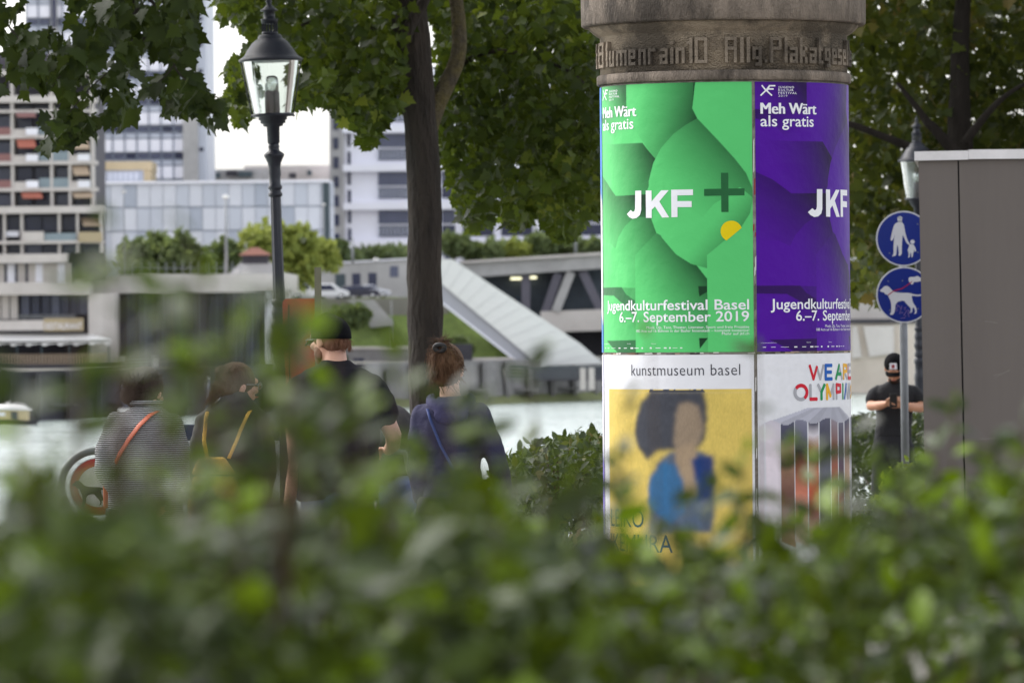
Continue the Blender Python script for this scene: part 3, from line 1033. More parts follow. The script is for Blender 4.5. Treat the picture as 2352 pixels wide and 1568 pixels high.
# ---- house boat
bo = thing("house_boat", "small beige cabin boat with a white rounded roof moored at the left bank", "boat", (P(20, 962, 490).x, P(20, 962, 490).y, WZ))
s_ = 490 / FD
hull = MB()
hull.rings([[Vector((x * k, yy * k, z)) for (x, yy) in ((-4.5, 0), (-3.4, 1.3), (1.4, 1.3), (2.6, 0), (1.4, -1.3), (-3.4, -1.3))] for z, k in ((-0.2, 0.85), (0.25, 1.0), (0.42, 1.02))], smooth=False)
hull.build("hull", m_conc_dark, bo)
mb = MB(); mb.box(-4.0, 1.7, -1.1, 1.1, 0.4, 1.35); mb.build("cabin", M("cabin_beige", S(205, 186, 146), 0.7, 0.06, 1), bo)
mb = MB()
secs = [[Vector((x, 1.3 * math.cos(a), 1.33 + hgt * math.sin(a))) for a in [math.pi * k / 10 for k in range(11)]] for x, hgt in ((-4.4, 0.55), (0.6, 0.6), (1.4, 0.45), (1.95, 0.1))]
mb.rings(secs); mb.build("roof", m_white, bo)
for xw in (-3.4, -2.2, -1.0):
    mb = MB(); mb.box(xw, xw + 0.8, -1.13, -1.09, 0.75, 1.15); mb.build("window", m_panel_white, bo)
mb = MB(); mb.box(0.3, 0.9, -1.13, -1.09, 0.45, 1.2); mb.build("door", m_dark_glass, bo)
mb = MB(); mb.box(-0.2, 0.1, -0.1, 0.1, 1.9, 2.15); mb.build("roof_lamp", m_white, bo)
# mooring piles and a small boat
for i, x in enumerate((287, 478, 492)):
    p0 = P(x, 940, 520)
    pl = MB(); pl.tube([(0, 0, -1), (0, 0, 3.0 + 0.6 * (i % 2))], [0.16, 0.15], 10)
    pl.tube([(0, 0, 3.0 + 0.6 * (i % 2)), (0, 0, 3.15 + 0.6 * (i % 2))], [0.17, 0.1], 10, 1)
    o = pl.build("mooring_pile", [m_panel_dark, m_white], None, (p0.x, p0.y, WZ))
    tag(o, ["blue mooring pile left of the woman in the striped cardigan", "blue mooring pile left of a close pair in the river", "blue mooring pile right of a close pair in the river"][i], "mooring pile", "mooring piles by the far bank")
p0 = P(296, 945, 505)
sb = thing("motor_boat", "small dark and white motor boat moored by the far bank", "boat", (p0.x, p0.y, WZ))
mb = MB(); mb.rings([[Vector((x * k, yy * k, z)) for (x, yy) in ((-1.2, 0), (-0.8, 0.7), (1.2, 0.7), (3.0, 0), (1.2, -0.7), (-0.8, -0.7))] for z, k in ((-0.1, 0.8), (0.5, 1.0), (0.6, 1.0))], smooth=False); mb.build("hull", m_conc_dark, sb)
mb = MB(); mb.box(-0.9, 0.2, -0.5, 0.5, 0.6, 1.1); mb.build("cabin", m_white, sb, bevel=0.08)
# ================================================================== TREES AND PLANTS
m_bark = M("maple_bark", S(62, 54, 48), 0.95, 0.35, 9, bump=1.0, bscale=30, bdist=0.06, stretch=(1, 1, 0.25), dirt=S(34, 30, 28), dirt_scale=7, dirt_amt=0.7)
m_bark_moss = M("maple_bark_lichen", S(74, 67, 60), 0.95, 0.3, 12, bump=0.9, bscale=30, bdist=0.04, dirt=S(100, 90, 44), dirt_scale=6, dirt_amt=0.7)
m_twig = M("twig_brown", S(78, 62, 50), 0.9, 0.2, 20)
m_maple = leaf_material("maple_leaf", [S(30, 43, 15), S(48, 64, 20), S(74, 90, 28), S(118, 124, 42)], 0.5, 0.42, (0.14, 0.18, 0.012), 0.22)
m_maple_dark = leaf_material("maple_leaf_dark", [S(27, 37, 15), S(42, 55, 19), S(64, 77, 24)], 0.5, 0.33, (0.07, 0.095, 0.01), 0.2)
m_maple_right = leaf_material("maple_leaf_autumn", [S(28, 38, 13), S(46, 57, 17), S(70, 78, 22), S(110, 90, 46)], 0.55, 0.38, (0.11, 0.125, 0.01), 0.2)
m_far_leaf = leaf_material("far_leaf", [S(78, 92, 62), S(100, 114, 74), S(124, 136, 90)], 0.6, 0.3, (0.2, 0.25, 0.05), 0.25)
m_far_yellow = leaf_material("far_leaf_yellow", [S(116, 128, 62), S(142, 152, 72), S(166, 172, 88)], 0.6, 0.3, (0.26, 0.28, 0.06), 0.25)
m_hedge = leaf_material("hedge_leaf", [S(18, 27, 8), S(32, 46, 11), S(48, 64, 17), S(72, 89, 28), S(110, 136, 10)], 0.42, 0.28, (0.11, 0.155, 0.002), 0.28)
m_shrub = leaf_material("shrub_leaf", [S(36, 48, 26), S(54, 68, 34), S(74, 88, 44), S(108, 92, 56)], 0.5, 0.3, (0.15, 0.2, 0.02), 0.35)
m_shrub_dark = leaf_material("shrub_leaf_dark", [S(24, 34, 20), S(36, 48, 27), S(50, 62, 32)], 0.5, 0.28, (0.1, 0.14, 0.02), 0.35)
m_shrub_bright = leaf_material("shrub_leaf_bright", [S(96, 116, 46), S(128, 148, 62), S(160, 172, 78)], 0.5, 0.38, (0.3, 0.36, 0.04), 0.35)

def nval(p, s, off=0.0):
    return np.array([mnoise.noise(Vector((q[0] * s + off, q[1] * s, q[2] * s))) for q in p])

def leaf_dirs(n, droop=0.6, bias=(0, -0.45, 0.75)):
    ax = rand_unit(n); ax[:, 2] = ax[:, 2] * 0.5 - droop
    nr = rand_unit(n) + np.array(bias)
    return ax, nr

def fill_region(poly, d0, d1, n, clump=1.5, thr=-0.15, seed=0.0):
    xs = [p[0] for p in poly]; ys = [p[1] for p in poly]
    px = RNG.uniform(min(xs), max(xs), n * 4); py = RNG.uniform(min(ys), max(ys), n * 4)
    k = in_poly(px, py, poly)
    px, py = px[k], py[k]
    d = RNG.uniform(d0, d1, len(px))
    p = PV(px, py, d)
    v = nval(p, clump, seed)
    k = v > thr
    return p[k][:n], v[k][:n]

def ellip_fill(c, r, n, zmin=None, shell=0.35):
    u = rand_unit(n * 2)
    rad = RNG.uniform(shell, 1.0, len(u)) ** 0.6
    p = np.array(c) + u * rad[:, None] * np.array(r)
    if zmin is not None:
        p = p[p[:, 2] > zmin]
    return p[:n]

def crown(name, pts, tone, size, mat, root, kind='maple', droop=0.6, jit=0.5, upper=0):
    n = len(pts)
    o = np.array(root.location)
    ax, nr = leaf_dirs(n, droop)
    sz = size * RNG.uniform(1 - jit, 1 + jit, n)
    if upper:
        sz[-upper:] *= 1.5          # the open upper crown, outside the picture
    return leaf_mesh(name, pts - o, ax, nr, sz, np.clip(tone, 0, 1), kind, mat, root)

def wobble_tube(mb, pts, radii, n=14, amp=0.12, m=0):
    """trunk tube with bark-like bumps"""
    pts = [Vector(p) for p in pts]
    fine, fr = [], []
    for i in range(len(pts) - 1):
        for k in range(6):
            t = k / 6
            p0 = pts[max(i - 1, 0)]; p1 = pts[i]; p2 = pts[i + 1]; p3 = pts[min(i + 2, len(pts) - 1)]
            a = 0.5 * ((2 * p1) + (p2 - p0) * t + (2 * p0 - 5 * p1 + 4 * p2 - p3) * t * t + (3 * p1 - p0 - 3 * p2 + p3) * t ** 3)
            fine.append(a); fr.append(radii[i] * (1 - t) + radii[i + 1] * t)
    fine.append(pts[-1]); fr.append(radii[-1])
    s = len(mb.v)
    mb.tube(fine, fr, n, m)
    for q in range(s, len(mb.v)):
        v = Vector(mb.v[q]); c = fine[min((q - s) // n, len(fine) - 1)]
        dlt = v - c
        f = 1 + amp * mnoise.noise(v * 6.0) + amp * 0.6 * mnoise.noise(Vector((v.x * 22, v.y * 22, v.z * 5)))
        mb.v[q] = tuple(c + dlt * f)
    return mb

# ---- tree 1, the trunk in the middle
TB = P(985, 1320, 43); TB.z = ground_z(43) - 0.05
t1 = thing("maple_tree", "maple tree with the dark bare trunk in the middle and a side limb", "tree", TB)
def loc(root, x, y, d):
    return P(x, y, d) - root.location
mb = MB()
tr = [(990, 1330, 50), (984, 1180, 44), (981, 960, 40), (978, 800, 41), (975, 640, 41), (976, 480, 39.5), (972, 380, 39), (967, 290, 38.5), (958, 200, 40), (948, 100, 42), (938, 0, 42), (926, -120, 40), (905, -300, 34)]
pts = [loc(t1, x, y, 43) for x, y, r in tr]
wobble_tube(mb, pts, [r * 43 / FD for *_, r in tr], 18, 0.07)
mb.build("trunk", m_bark, t1)
mb = MB()
lb_ = [(972, 360, 12), (982, 310, 22), (996, 258, 23), (1018, 210, 20), (1041, 162, 18.5), (1055, 110, 17.5), (1053, 50, 17), (1046, -40, 16), (1060, -200, 13)]
wobble_tube(mb, [loc(t1, x, y, 43.03) for x, y, r in lb_], [r * 43 / FD for *_, r in lb_], 14, 0.1)
mb.build("limb", m_bark_moss, t1)
mb = MB()
lb_ = [(930, 90, 15), (952, 38, 14), (985, -20, 12), (1020, -140, 9)]
wobble_tube(mb, [loc(t1, x, y, 42.8) for x, y, r in lb_], [r * 43 / FD for *_, r in lb_], 12, 0.1)
mb.build('limb', m_bark, t1); mb = MB()
lb_ = [(950, 130, 9), (870, 70, 7), (770, 40, 5), (690, 60, 3), (640, 100, 1.5)]
wobble_tube(mb, [loc(t1, x, y, 43.4) for x, y, r in lb_], [r * 43 / FD for *_, r in lb_], 10, 0.1)
mb.build('limb', m_bark, t1); mb = MB()
lb_ = [(1040, 160, 8), (1120, 120, 6), (1220, 130, 4.5), (1330, 180, 3), (1380, 260, 1.5)]
wobble_tube(mb, [loc(t1, x, y, 44.5) for x, y, r in lb_], [r * 43 / FD for *_, r in lb_], 10, 0.1)
mb.build("limb", m_bark, t1)
polyA = [(505, -60), (500, 30), (525, 52), (555, 45), (575, 110), (620, 120), (660, 120), (700, 140), (690, 225), (722, 228), (752, 240), (780, 272), (815, 285), (836, 330), (850, 345), (868, 318), (890, 262), (930, 250), (945, -60)]
polyA2 = [(522, 150), (560, 120), (590, 140), (588, 240), (560, 282), (538, 268), (518, 215)]
polyA3 = [(655, 140), (715, 170), (758, 150), (760, 240), (720, 235), (690, 250), (660, 262), (665, 200)]
polyB = [(900, -60), (1000, 60), (1008, 360), (1030, 395), (1040, 440), (1060, 500), (1085, 528), (1110, 515), (1150, 496), (1180, 528), (1212, 518), (1236, 486), (1262, 530), (1292, 556), (1322, 532), (1348, 494), (1395, 498), (1420, 300), (1420, -60)]
pts_, tn_ = [], []
for poly, d0, d1, n_, th in ((polyA, 42.2, 46, 3700, -0.26), (polyA2, 41.5, 43.5, 230, -0.35), (polyA3, 41.5, 43.5, 160, -0.15), (polyB, 43.8, 48, 8000, -0.5)):
    p, v = fill_region(poly, d0, d1, n_, 1.6, th, 3.0)
    pts_.append(p); tn_.append(0.26 + 0.6 * v + RNG.normal(0, 0.2, len(p)))
p = ellip_fill((TB.x + 0.3, 44.0, 6.6), (4.6, 4.6, 3.0), 5200, 4.68)
pts_.append(p); tn_.append(RNG.normal(0.45, 0.2, len(p)))
pts_ = np.concatenate(pts_); tn_ = np.concatenate(tn_)
k = pts_[:, 1] < 46.3 + 0.0 * pts_[:, 0]
crown("crown", pts_, tn_, 0.09, m_maple, t1, upper=len(p))

# ---- tree 2, its branch hangs in from the left
p0 = P(-620, 1300, 37); p0.z = ground_z(37) - 0.05
t2 = thing("maple_tree", "maple tree whose dark branch hangs in at the upper left corner", "tree", p0)
mb = MB()
wobble_tube(mb, [Vector((0, 0, 0)), Vector((0.05, 0, 1.5)), Vector((0.0, 0.05, 3.2)), Vector((0.15, 0.1, 5.5))], [0.24, 0.19, 0.17, 0.12], 16, 0.08)
mb.build("trunk", m_bark, t2)
mb = MB()
for path in ([(-560, -120, 16), (-250, -130, 11), (60, -70, 8), (310, 5, 5), (240, 80, 3.4), (160, 150, 2.2), (120, 200, 1.2)],
             [(60, -70, 7), (250, -60, 5), (360, 20, 4), (330, 90, 3), (280, 140, 2.2), (210, 200, 1.4), (150, 270, 1)],
             [(250, -60, 5), (380, 10, 3.5), (410, 80, 2.6), (400, 150, 2), (440, 200, 1.4), (480, 260, 0.9)],
             [(-100, -100, 6), (-20, -10, 4), (20, 60, 2.6), (60, 120, 1.6), (30, 180, 1)],
             [(400, 150, 2), (380, 175, 1.4), (350, 200, 1)],
             [(320, 95, 2), (320, 110, 1.6), (325, 135, 1)]):
    wobble_tube(mb, [loc(t2, x, y, 38.5) for x, y, r in path], [r * 38.5 / FD for *_, r in path], 8, 0.1)
mb.build("limb", m_bark, t2)
C1 = [(-160, -60), (60, -60), (70, 60), (130, 45), (138, 92), (98, 118), (84, 205), (45, 205), (20, 150), (0, 200), (-160, 230)]
C2 = [(140, 60), (160, -60), (445, -60), (440, 40), (428, 105), (405, 145), (345, 118), (318, 160), (298, 200), (312, 250), (262, 300), (240, 268), (212, 262), (195, 300), (128, 338), (98, 300), (92, 262), (152, 222), (105, 190), (60, 200), (84, 150), (135, 105)]
C3 = [(338, 190), (372, 160), (430, 158), (478, 205), (508, 238), (500, 268), (482, 290), (455, 268), (430, 250), (400, 235), (380, 250)]
C4 = [(90, 265), (150, 240), (215, 262), (205, 292), (128, 340), (105, 335)]
C5 = [(360, 20), (446, 0), (440, 70), (432, 120), (395, 135)]
pts_, tn_ = [], []
for poly, n_, th in ((C1, 200, 0.08), (C2, 390, 0.04), (C3, 80, -0.2), (C4, 46, -0.9), (C5, 60, -0.2)):
    p, v = fill_region(poly, 37.4, 39.8, n_, 3.2, th, 9.0)
    pts_.append(p); tn_.append(0.3 + 0.4 * v + RNG.normal(0, 0.14, len(p)))
p = ellip_fill((p0.x + 1.8, 38.5, 6.2), (4.5, 4.2, 2.6), 3600, 4.3)
pts_.append(p); tn_.append(RNG.normal(0.45, 0.2, len(p)))
crown("crown", np.concatenate(pts_), np.concatenate(tn_), 0.135, m_maple_dark, t2, droop=0.9, upper=len(p))

# ---- tree 3 and 4, behind the column and the grey pavilion
p0 = P(2212, 1200, 61); p0.z = ground_z(61) - 0.05
t3 = thing("maple_tree", "large dark maple tree standing behind the grey pavilion at the right", "tree", p0)
mb = MB()
tr = [(2222, 1230, 34), (2220, 800, 30), (2216, 500, 30), (2212, 400, 31), (2205, 330, 30), (2204, 220, 24), (2206, 100, 20), (2212, 0, 18), (2220, -200, 14)]
m_bark_shade = M("maple_bark_shaded", S(38, 34, 31), 0.95, 0.35, 9, bump=1.0, bscale=30, bdist=0.05, stretch=(1, 1, 0.25), spec=0.1)  # darker copy of the bark, with the crown's shade put into its colour
wobble_tube(mb, [loc(t3, x, y, 61) for x, y, r in tr], [r * 61 / FD for *_, r in tr], 16, 0.07)
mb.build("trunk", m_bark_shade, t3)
mb = MB()
for path in ([(2200, 360, 16), (2150, 300, 12), (2130, 280, 10), (2100, 240, 7), (2060, 190, 4)], [(2200, 380, 14), (2110, 345, 11), (2040, 318, 9), (1960, 288, 8), (1880, 268, 5)], [(2215, 330, 12), (2260, 270, 9), (2310, 220, 6), (2360, 190, 4)]):
    wobble_tube(mb, [loc(t3, x, y, 60.4) for x, y, r in path], [r * 61 / FD for *_, r in path], 10, 0.08)
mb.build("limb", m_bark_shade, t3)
D1 = [(1860, -60), (2640, -60), (2700, 60), (2660, 260), (2560, 400), (2420, 440), (2130, 460), (2112, 560), (2090, 610), (2045, 640), (2020, 655), (2000, 640), (1988, 590), (1965, 560), (1940, 600), (1880, 400)]
pts_, tn_ = [], []
for poly, d0, d1, n_, th in ((D1, 61.4, 67, 9000, -0.5), (D1, 60.9, 61.6, 1400, -0.1), ([(1945, 560), (1990, 560), (2012, 640), (2035, 690), (2015, 700), (1995, 660), (1965, 690), (1945, 700)], 58, 60, 90, -0.2)):
    p, v = fill_region(poly, d0, d1, n_, 1.2, th, 21.0)
    pts_.append(p); tn_.append(0.36 + 0.5 * v + RNG.normal(0, 0.2, len(p)))
p = ellip_fill((p0.x, 62.0, 8.0), (5.5, 5.0, 3.4), 4800, 5.62)
pts_.append(p); tn_.append(RNG.normal(0.45, 0.2, len(p)))
crown("crown", np.concatenate(pts_), np.concatenate(tn_), 0.13, m_maple_right, t3, upper=len(p))

# ---- shrubs along the path
def shrub(label, x0, x1, ytop, d0, d1, n, size, mat, kind='oval', top_fn=None, name="shrub"):
    xm = (x0 + x1) / 2
    p = P(xm, 1300, (d0 + d1) / 2); gz = ground_z(p.y)
    t = thing(name, label, "shrub", (p.x, p.y, gz))
    px = RNG.uniform(x0, x1, n); d = RNG.uniform(d0, d1, n)
    q = PV(px, np.full(n, 1000.0), d)
    u = (px - x0) / (x1 - x0)
    prof = 1 - np.abs(2 * u - 1) ** 3
    zt = np.array([P(float(px[i]), (top_fn(float(px[i])) if top_fn else ytop), float(d[i])).z for i in range(n)])
    lump = np.array([mnoise.noise(Vector((q[i, 0] * 2.5, q[i, 1] * 2.5, 1.7))) for i in range(n)])
    zt = gz + (zt - gz) * (0.9 + 0.1 * prof) + 0.06 * lump
    f = RNG.uniform(0, 1, n) ** 0.4
    z = gz + 0.03 + (zt - gz) * f + RNG.exponential(0.02, n)
    pts = np.stack([q[:, 0], q[:, 1], z], 1)
    o = np.array(t.location)
    ax = rand_unit(n); ax[:, 2] += 0.4
    nr = rand_unit(n) + np.array((0, -0.3, 0.8))
    tone = np.clip(0.4 + 0.5 * nval(pts, 3.0) + RNG.normal(0, 0.2, n), 0, 1)
    leaf_mesh("foliage", pts - o, ax, nr, size * RNG.uniform(0.6, 1.4, n), tone, kind, mat, t)
    mb = MB()
    for i in range(14):
        k = RNG.integers(0, n)
        b = Vector((0, 0, 0))
        e = Vector((pts[k, 0] - t.location.x, pts[k, 1] - t.location.y, zt[k] - gz))
        mb.tube([b, b.lerp(e, 0.5) + Vector((0.03, 0, 0)), e], [0.012, 0.008, 0.003], 6)
    mb.build("stems", m_twig, t)
    return t
shrub("dense green shrub between the woman in the navy hoodie and the column", 1130, 1420, 1020, 32, 36, 5200, 0.06, m_shrub, top_fn=lambda x: 1062 - 62 * max(0, (x - 1190) / 200))
shrub("low shrub behind the pram and the woman in the navy hoodie", 840, 1150, 1120, 33, 36, 2200, 0.06, m_shrub)
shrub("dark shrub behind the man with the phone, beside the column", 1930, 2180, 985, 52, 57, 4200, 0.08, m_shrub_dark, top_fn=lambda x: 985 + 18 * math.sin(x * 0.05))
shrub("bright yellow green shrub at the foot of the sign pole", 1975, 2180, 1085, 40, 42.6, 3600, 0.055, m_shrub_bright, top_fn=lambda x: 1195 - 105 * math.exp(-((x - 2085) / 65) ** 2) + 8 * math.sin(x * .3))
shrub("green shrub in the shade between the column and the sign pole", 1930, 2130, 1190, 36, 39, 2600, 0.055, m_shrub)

# ---- bushes and trees across the river
def far_bush(label, x0, x1, y0, y1, d, n, mat, size=0.55, name="bush", cat="bush", group=None):
    t = thing(name, label, cat, P((x0 + x1) / 2, y1, d), group=group)
    k = FD / d
    rx, rz = (x1 - x0) / 2 / k, (y1 - y0) / 2 / k
    c = np.array([0, 0.0, rz * 1.0])
    lobes = [(c + np.array([RNG.uniform(-.75, .75) * rx, RNG.uniform(-.4, .4) * rx, RNG.uniform(-.7, .45) * rz]), RNG.uniform(0.3, 0.6)) for _ in range(12)]
    pts, tn = [], []
    for lc, lr in lobes:
        m_ = n // 8
        u = rand_unit(m_)
        pts.append(lc + u * (RNG.uniform(0.6, 1.0, m_) ** 0.5)[:, None] * np.array([rx * lr, rx * lr, rz * lr]))
        tn.append(RNG.normal(0.5 + RNG.uniform(-.15, .15), 0.2, m_))
    pts = np.concatenate(pts)
    pts = pts[:, :]
    n2 = len(pts)
    leaf_mesh("crown", pts, rand_unit(n2), rand_unit(n2) + np.array((0, -0.3, 0.6)), size * 1.15 * RNG.uniform(0.4, 1.6, n2), np.clip(np.concatenate(tn), 0, 1), 'far', mat, t)
    mb = MB(); mb.tube([(0, 0, -0.6), (0.05, 0, rz * 0.7), (0, 0.1, rz * 1.3)], [0.16, 0.12, 0.05], 8); mb.build("trunk", m_bark, t)
    return t
far_bush("round grey green bush leftmost in the row before the office building", 275, 350, 545, 636, 578, 700, m_far_leaf)
far_bush("dark pointed bush second from the left before the office building", 330, 385, 528, 636, 582, 600, m_far_leaf)
far_bush("low green bush in the middle of the row before the office building", 372, 432, 545, 634, 578, 600, m_far_leaf)
far_bush("tall round green bush right of the middle before the office building", 405, 480, 526, 636, 584, 800, m_far_leaf)
far_bush("bush behind the thick pale mast on the terrace", 470, 545, 535, 634, 590, 700, m_far_leaf)
far_bush("bushy yellow green tree right behind the street lamp pole", 574, 722, 488, 660, 592, 1800, m_far_yellow, 0.6, "leafy_tree", "tree")
far_bush("lower yellow green tree touching the tall yellow one", 655, 770, 545, 625, 600, 900, m_far_yellow)
far_bush("green bush below the white building left of the trunk", 735, 830, 552, 608, 628, 700, m_far_leaf)
far_bush("green bush just left of the trunk at the white building", 815, 945, 560, 604, 632, 900, m_far_leaf)
far_bush("tall grey green bush just right of the trunk", 1005, 1082, 524, 598, 650, 800, m_far_leaf)
far_bush("low bush row piece above the white ramp top", 1070, 1150, 552, 600, 652, 600, m_far_leaf)
far_bush("pale yellow green bush above the bridge edge", 1140, 1215, 548, 596, 654, 600, m_far_yellow)
far_bush("dull green bush above the bridge under the hanging leaves", 1200, 1290, 535, 592, 656, 700, m_far_leaf)
far_bush("brownish green bush above the bridge next to the column", 1280, 1395, 545, 590, 658, 800, m_far_leaf)
far_bush("dark bush on the slope left of the pale retaining wall", 760, 845, 690, 752, 602, 900, m_far_leaf, 0.45)
far_bush("dark bush at the foot of the grass slope right of the trunk", 1020, 1085, 765, 815, 599, 700, m_far_leaf, 0.45)
far_bush("dense dark ivy bush above the river wall behind the cap", 700, 800, 760, 845, 598, 900, m_far_leaf, 0.45)

# ---- the hedge in the foreground
hg = thing("hedge", "blurred green privet hedge filling the front of the view", "hedge", (0.0, 5.6, 0.0))
HO = np.array(hg.location)
RNG = np.random.default_rng(5)
def hd0(x): return 3.3 + 2.3 * np.clip(x / 2352.0, -0.3, 1.2)
def hd1(x): return 5.0 + 3.0 * np.clip(x / 2352.0, -0.3, 1.2)
HX = [-2500, 0, 200, 420, 640, 860, 1060, 1180, 1330, 1420, 1560, 1720, 1850, 2000, 2160, 2352, 4500]
HYT = [1270, 1275, 1300, 1300, 1285, 1275, 1255, 1285, 1310, 1385, 1400, 1335, 1320, 1295, 1245, 1165, 1220]
def htop(x): return np.interp(x, HX, HYT)
def hleaves(x0, x1, n, ylo=None, spread=600.0, power=1.0):
    px = RNG.uniform(x0, x1, n)
    d = hd0(px) + (hd1(px) - hd0(px)) * RNG.uniform(0, 1, n)
    wav = np.array([26 * mnoise.noise(Vector((float(a) * 0.012, float(b) * 1.5, 0.3))) for a, b in zip(px, d)])
    py = htop(px) + wav + spread * RNG.uniform(0, 1, n) ** power
    return PV(px, py, d)
H = [hleaves(-500, 2850, 7600, spread=620, power=0.85), hleaves(-200, 2550, 900, spread=120, power=0.8)]
# looser leaves reaching above the dense top
px = RNG.uniform(-300, 2650, 560); d = hd0(px) + (hd1(px) - hd0(px)) * RNG.uniform(0, 1, 560)
H.append(PV(px, htop(px) + 15 - RNG.exponential(55, 560), d))
H.append(hleaves(-2500, -500, 2600, spread=700)); H.append(hleaves(2850, 4500, 2200, spread=700))
low = PV(RNG.uniform(-1800, 4000, 4200), np.full(4200, 1000.0), RNG.uniform(3.9, 7.2, 4200)); low[:, 2] = RNG.uniform(0.05, 1.35, 4200)
H.append(low)
# shoots standing above the hedge: (x base, x tip, y tip, depth, leaves)
shoots = [(650, 690, 728, 3.9, 9), (640, 668, 800, 3.9, 9), (60, 40, 905, 3.7, 7), (90, 96, 1120, 3.8, 9), (232, 240, 980, 3.7, 8), (365, 352, 905, 3.8, 7), (420, 436, 960, 3.9, 8), (500, 520, 760, 4.0, 6), (545, 530, 690, 4.0, 5), (300, 288, 800, 3.8, 6), (610, 600, 825, 4.1, 6), (480, 470, 1090, 4.0, 9), (720, 735, 985, 4.3, 8), (830, 822, 930, 4.4, 7), (900, 912, 1080, 4.5, 9), (250, 262, 520, 4.0, 5), (430, 438, 548, 4.1, 5), (205, 172, 640, 4.0, 6), (330, 300, 672, 4.2, 7), (470, 478, 655, 4.3, 7), (385, 376, 690, 4.2, 6),
          (400, 382, 755, 4.4, 7), (470, 462, 850, 4.6, 9), (170, 176, 862, 4.2, 8), (110, 118, 1035, 4.1, 7), (560, 566, 870, 4.6, 8), (655, 690, 762, 4.4, 8), (640, 622, 700, 4.3, 6),
          (745, 770, 820, 4.7, 6), (800, 770, 905, 4.8, 10), (880, 860, 1000, 4.9, 8), (930, 918, 830, 4.9, 5), (700, 668, 930, 4.6, 9), (1040, 1036, 920, 5.0, 7), (990, 980, 985, 5.0, 8), (1085, 1098, 960, 5.1, 7),
          (600, 610, 950, 4.6, 9), (520, 540, 1000, 4.6, 10), (310, 330, 1060, 4.3, 8), (1250, 1212, 842, 5.6, 5), (1330, 1338, 1085, 5.6, 8), (1160, 1172, 1075, 5.4, 8),
          (1480, 1492, 775, 5.9, 4), (1450, 1436, 915, 5.6, 5), (1425, 1418, 1070, 5.6, 9), (1560, 1552, 1030, 5.9, 9), (1620, 1628, 1035, 6.0, 10), (1735, 1738, 815, 6.1, 4), (1700, 1712, 1040, 6.1, 10),
          (1790, 1806, 1030, 6.3, 10), (1880, 1874, 1035, 6.4, 9), (1960, 1948, 1060, 6.5, 8), (2050, 2062, 1105, 6.8, 10), (2190, 2192, 925, 6.9, 7), (2160, 2150, 1030, 6.8, 9), (2255, 2280, 1110, 7.0, 8), (2330, 2338, 1120, 7.0, 8), (2352, 2356, 985, 5.4, 3), (2110, 2100, 1130, 6.8, 9)]
for i in range(70):
    x = RNG.uniform(-60, 2420)
    shoots.append((x, x + RNG.normal(0, 25), float(htop(x)) - RNG.uniform(20, 165 if x > 1000 else 95), float(hd0(x) + (hd1(x) - hd0(x)) * RNG.uniform(0.1, 1)), int(RNG.integers(7, 13))))
st = MB()
SP, SA, SN = [], [], []
for xb, xt, yt, d, nl in shoots:
    b_, e_ = P(xb, htop(xb) + 160, d + 0.1), P(xt, yt, d)
    mid = b_.lerp(e_, 0.5) + Vector((RNG.normal(0, 0.006), 0, 0))
    st.tube([b_ - hg.location, mid - hg.location, e_ - hg.location], [0.0028, 0.002, 0.0009], 6)
    for k in range(nl):
        # leaves sit in pairs, mostly near the tip
        f = 1.0 if k == 0 else 1 - RNG.uniform(0, 1) ** 1.4 * min(1.0, 0.05 * nl + 0.12)
        q = b_.lerp(mid, f * 2) if f < 0.5 else mid.lerp(e_, f * 2 - 1)
        a = RNG.uniform(0, 6.28)
        SP.append(q); SA.append((math.cos(a), 0.6 * math.sin(a), 0.5 if k else 1.2)); SN.append((RNG.normal(0, .4), -0.5 + RNG.normal(0, .4), 0.6))
# crossing side twigs with leaves, as at the top of the hedge
for i in range(150):
    x = RNG.uniform(-100, 2450); d = float(hd0(x) + (hd1(x) - hd0(x)) * RNG.uniform(0, 1))
    y0 = float(htop(x)) + 60; x1 = x + RNG.normal(0, 70); y1 = float(htop(x)) - abs(RNG.normal(0, 55))
    st.tube([P(x, y0, d) - hg.location, P((x + x1) / 2 + 8, (y0 + y1) / 2, d) - hg.location, P(x1, y1, d) - hg.location], [0.0022, 0.0016, 0.0008], 5)
    for k in range(6):
        f = 0.35 + 0.65 * k / 5
        SP.append(P(x + (x1 - x) * f, y0 + (y1 - y0) * f, d)); a = RNG.uniform(0, 6.28)
        SA.append((math.cos(a), 0.6 * math.sin(a), 0.4)); SN.append((RNG.normal(0, .4), -0.4 + RNG.normal(0, .4), 0.7))
for i in range(260):
    x = RNG.uniform(-2000, 4000); d = RNG.uniform(4.2, 7.0)
    b_ = PV([x], [1000], [d])[0]; 
    st.tube([Vector((b_[0], b_[1], 0.0)) - hg.location, Vector((b_[0] + RNG.normal(0, .05), b_[1], 0.75)) - hg.location, Vector((b_[0] + RNG.normal(0, .1), b_[1] + RNG.normal(0, .08), 1.45)) - hg.location], [0.009, 0.006, 0.002], 6)
st.build("stems", m_twig, hg)
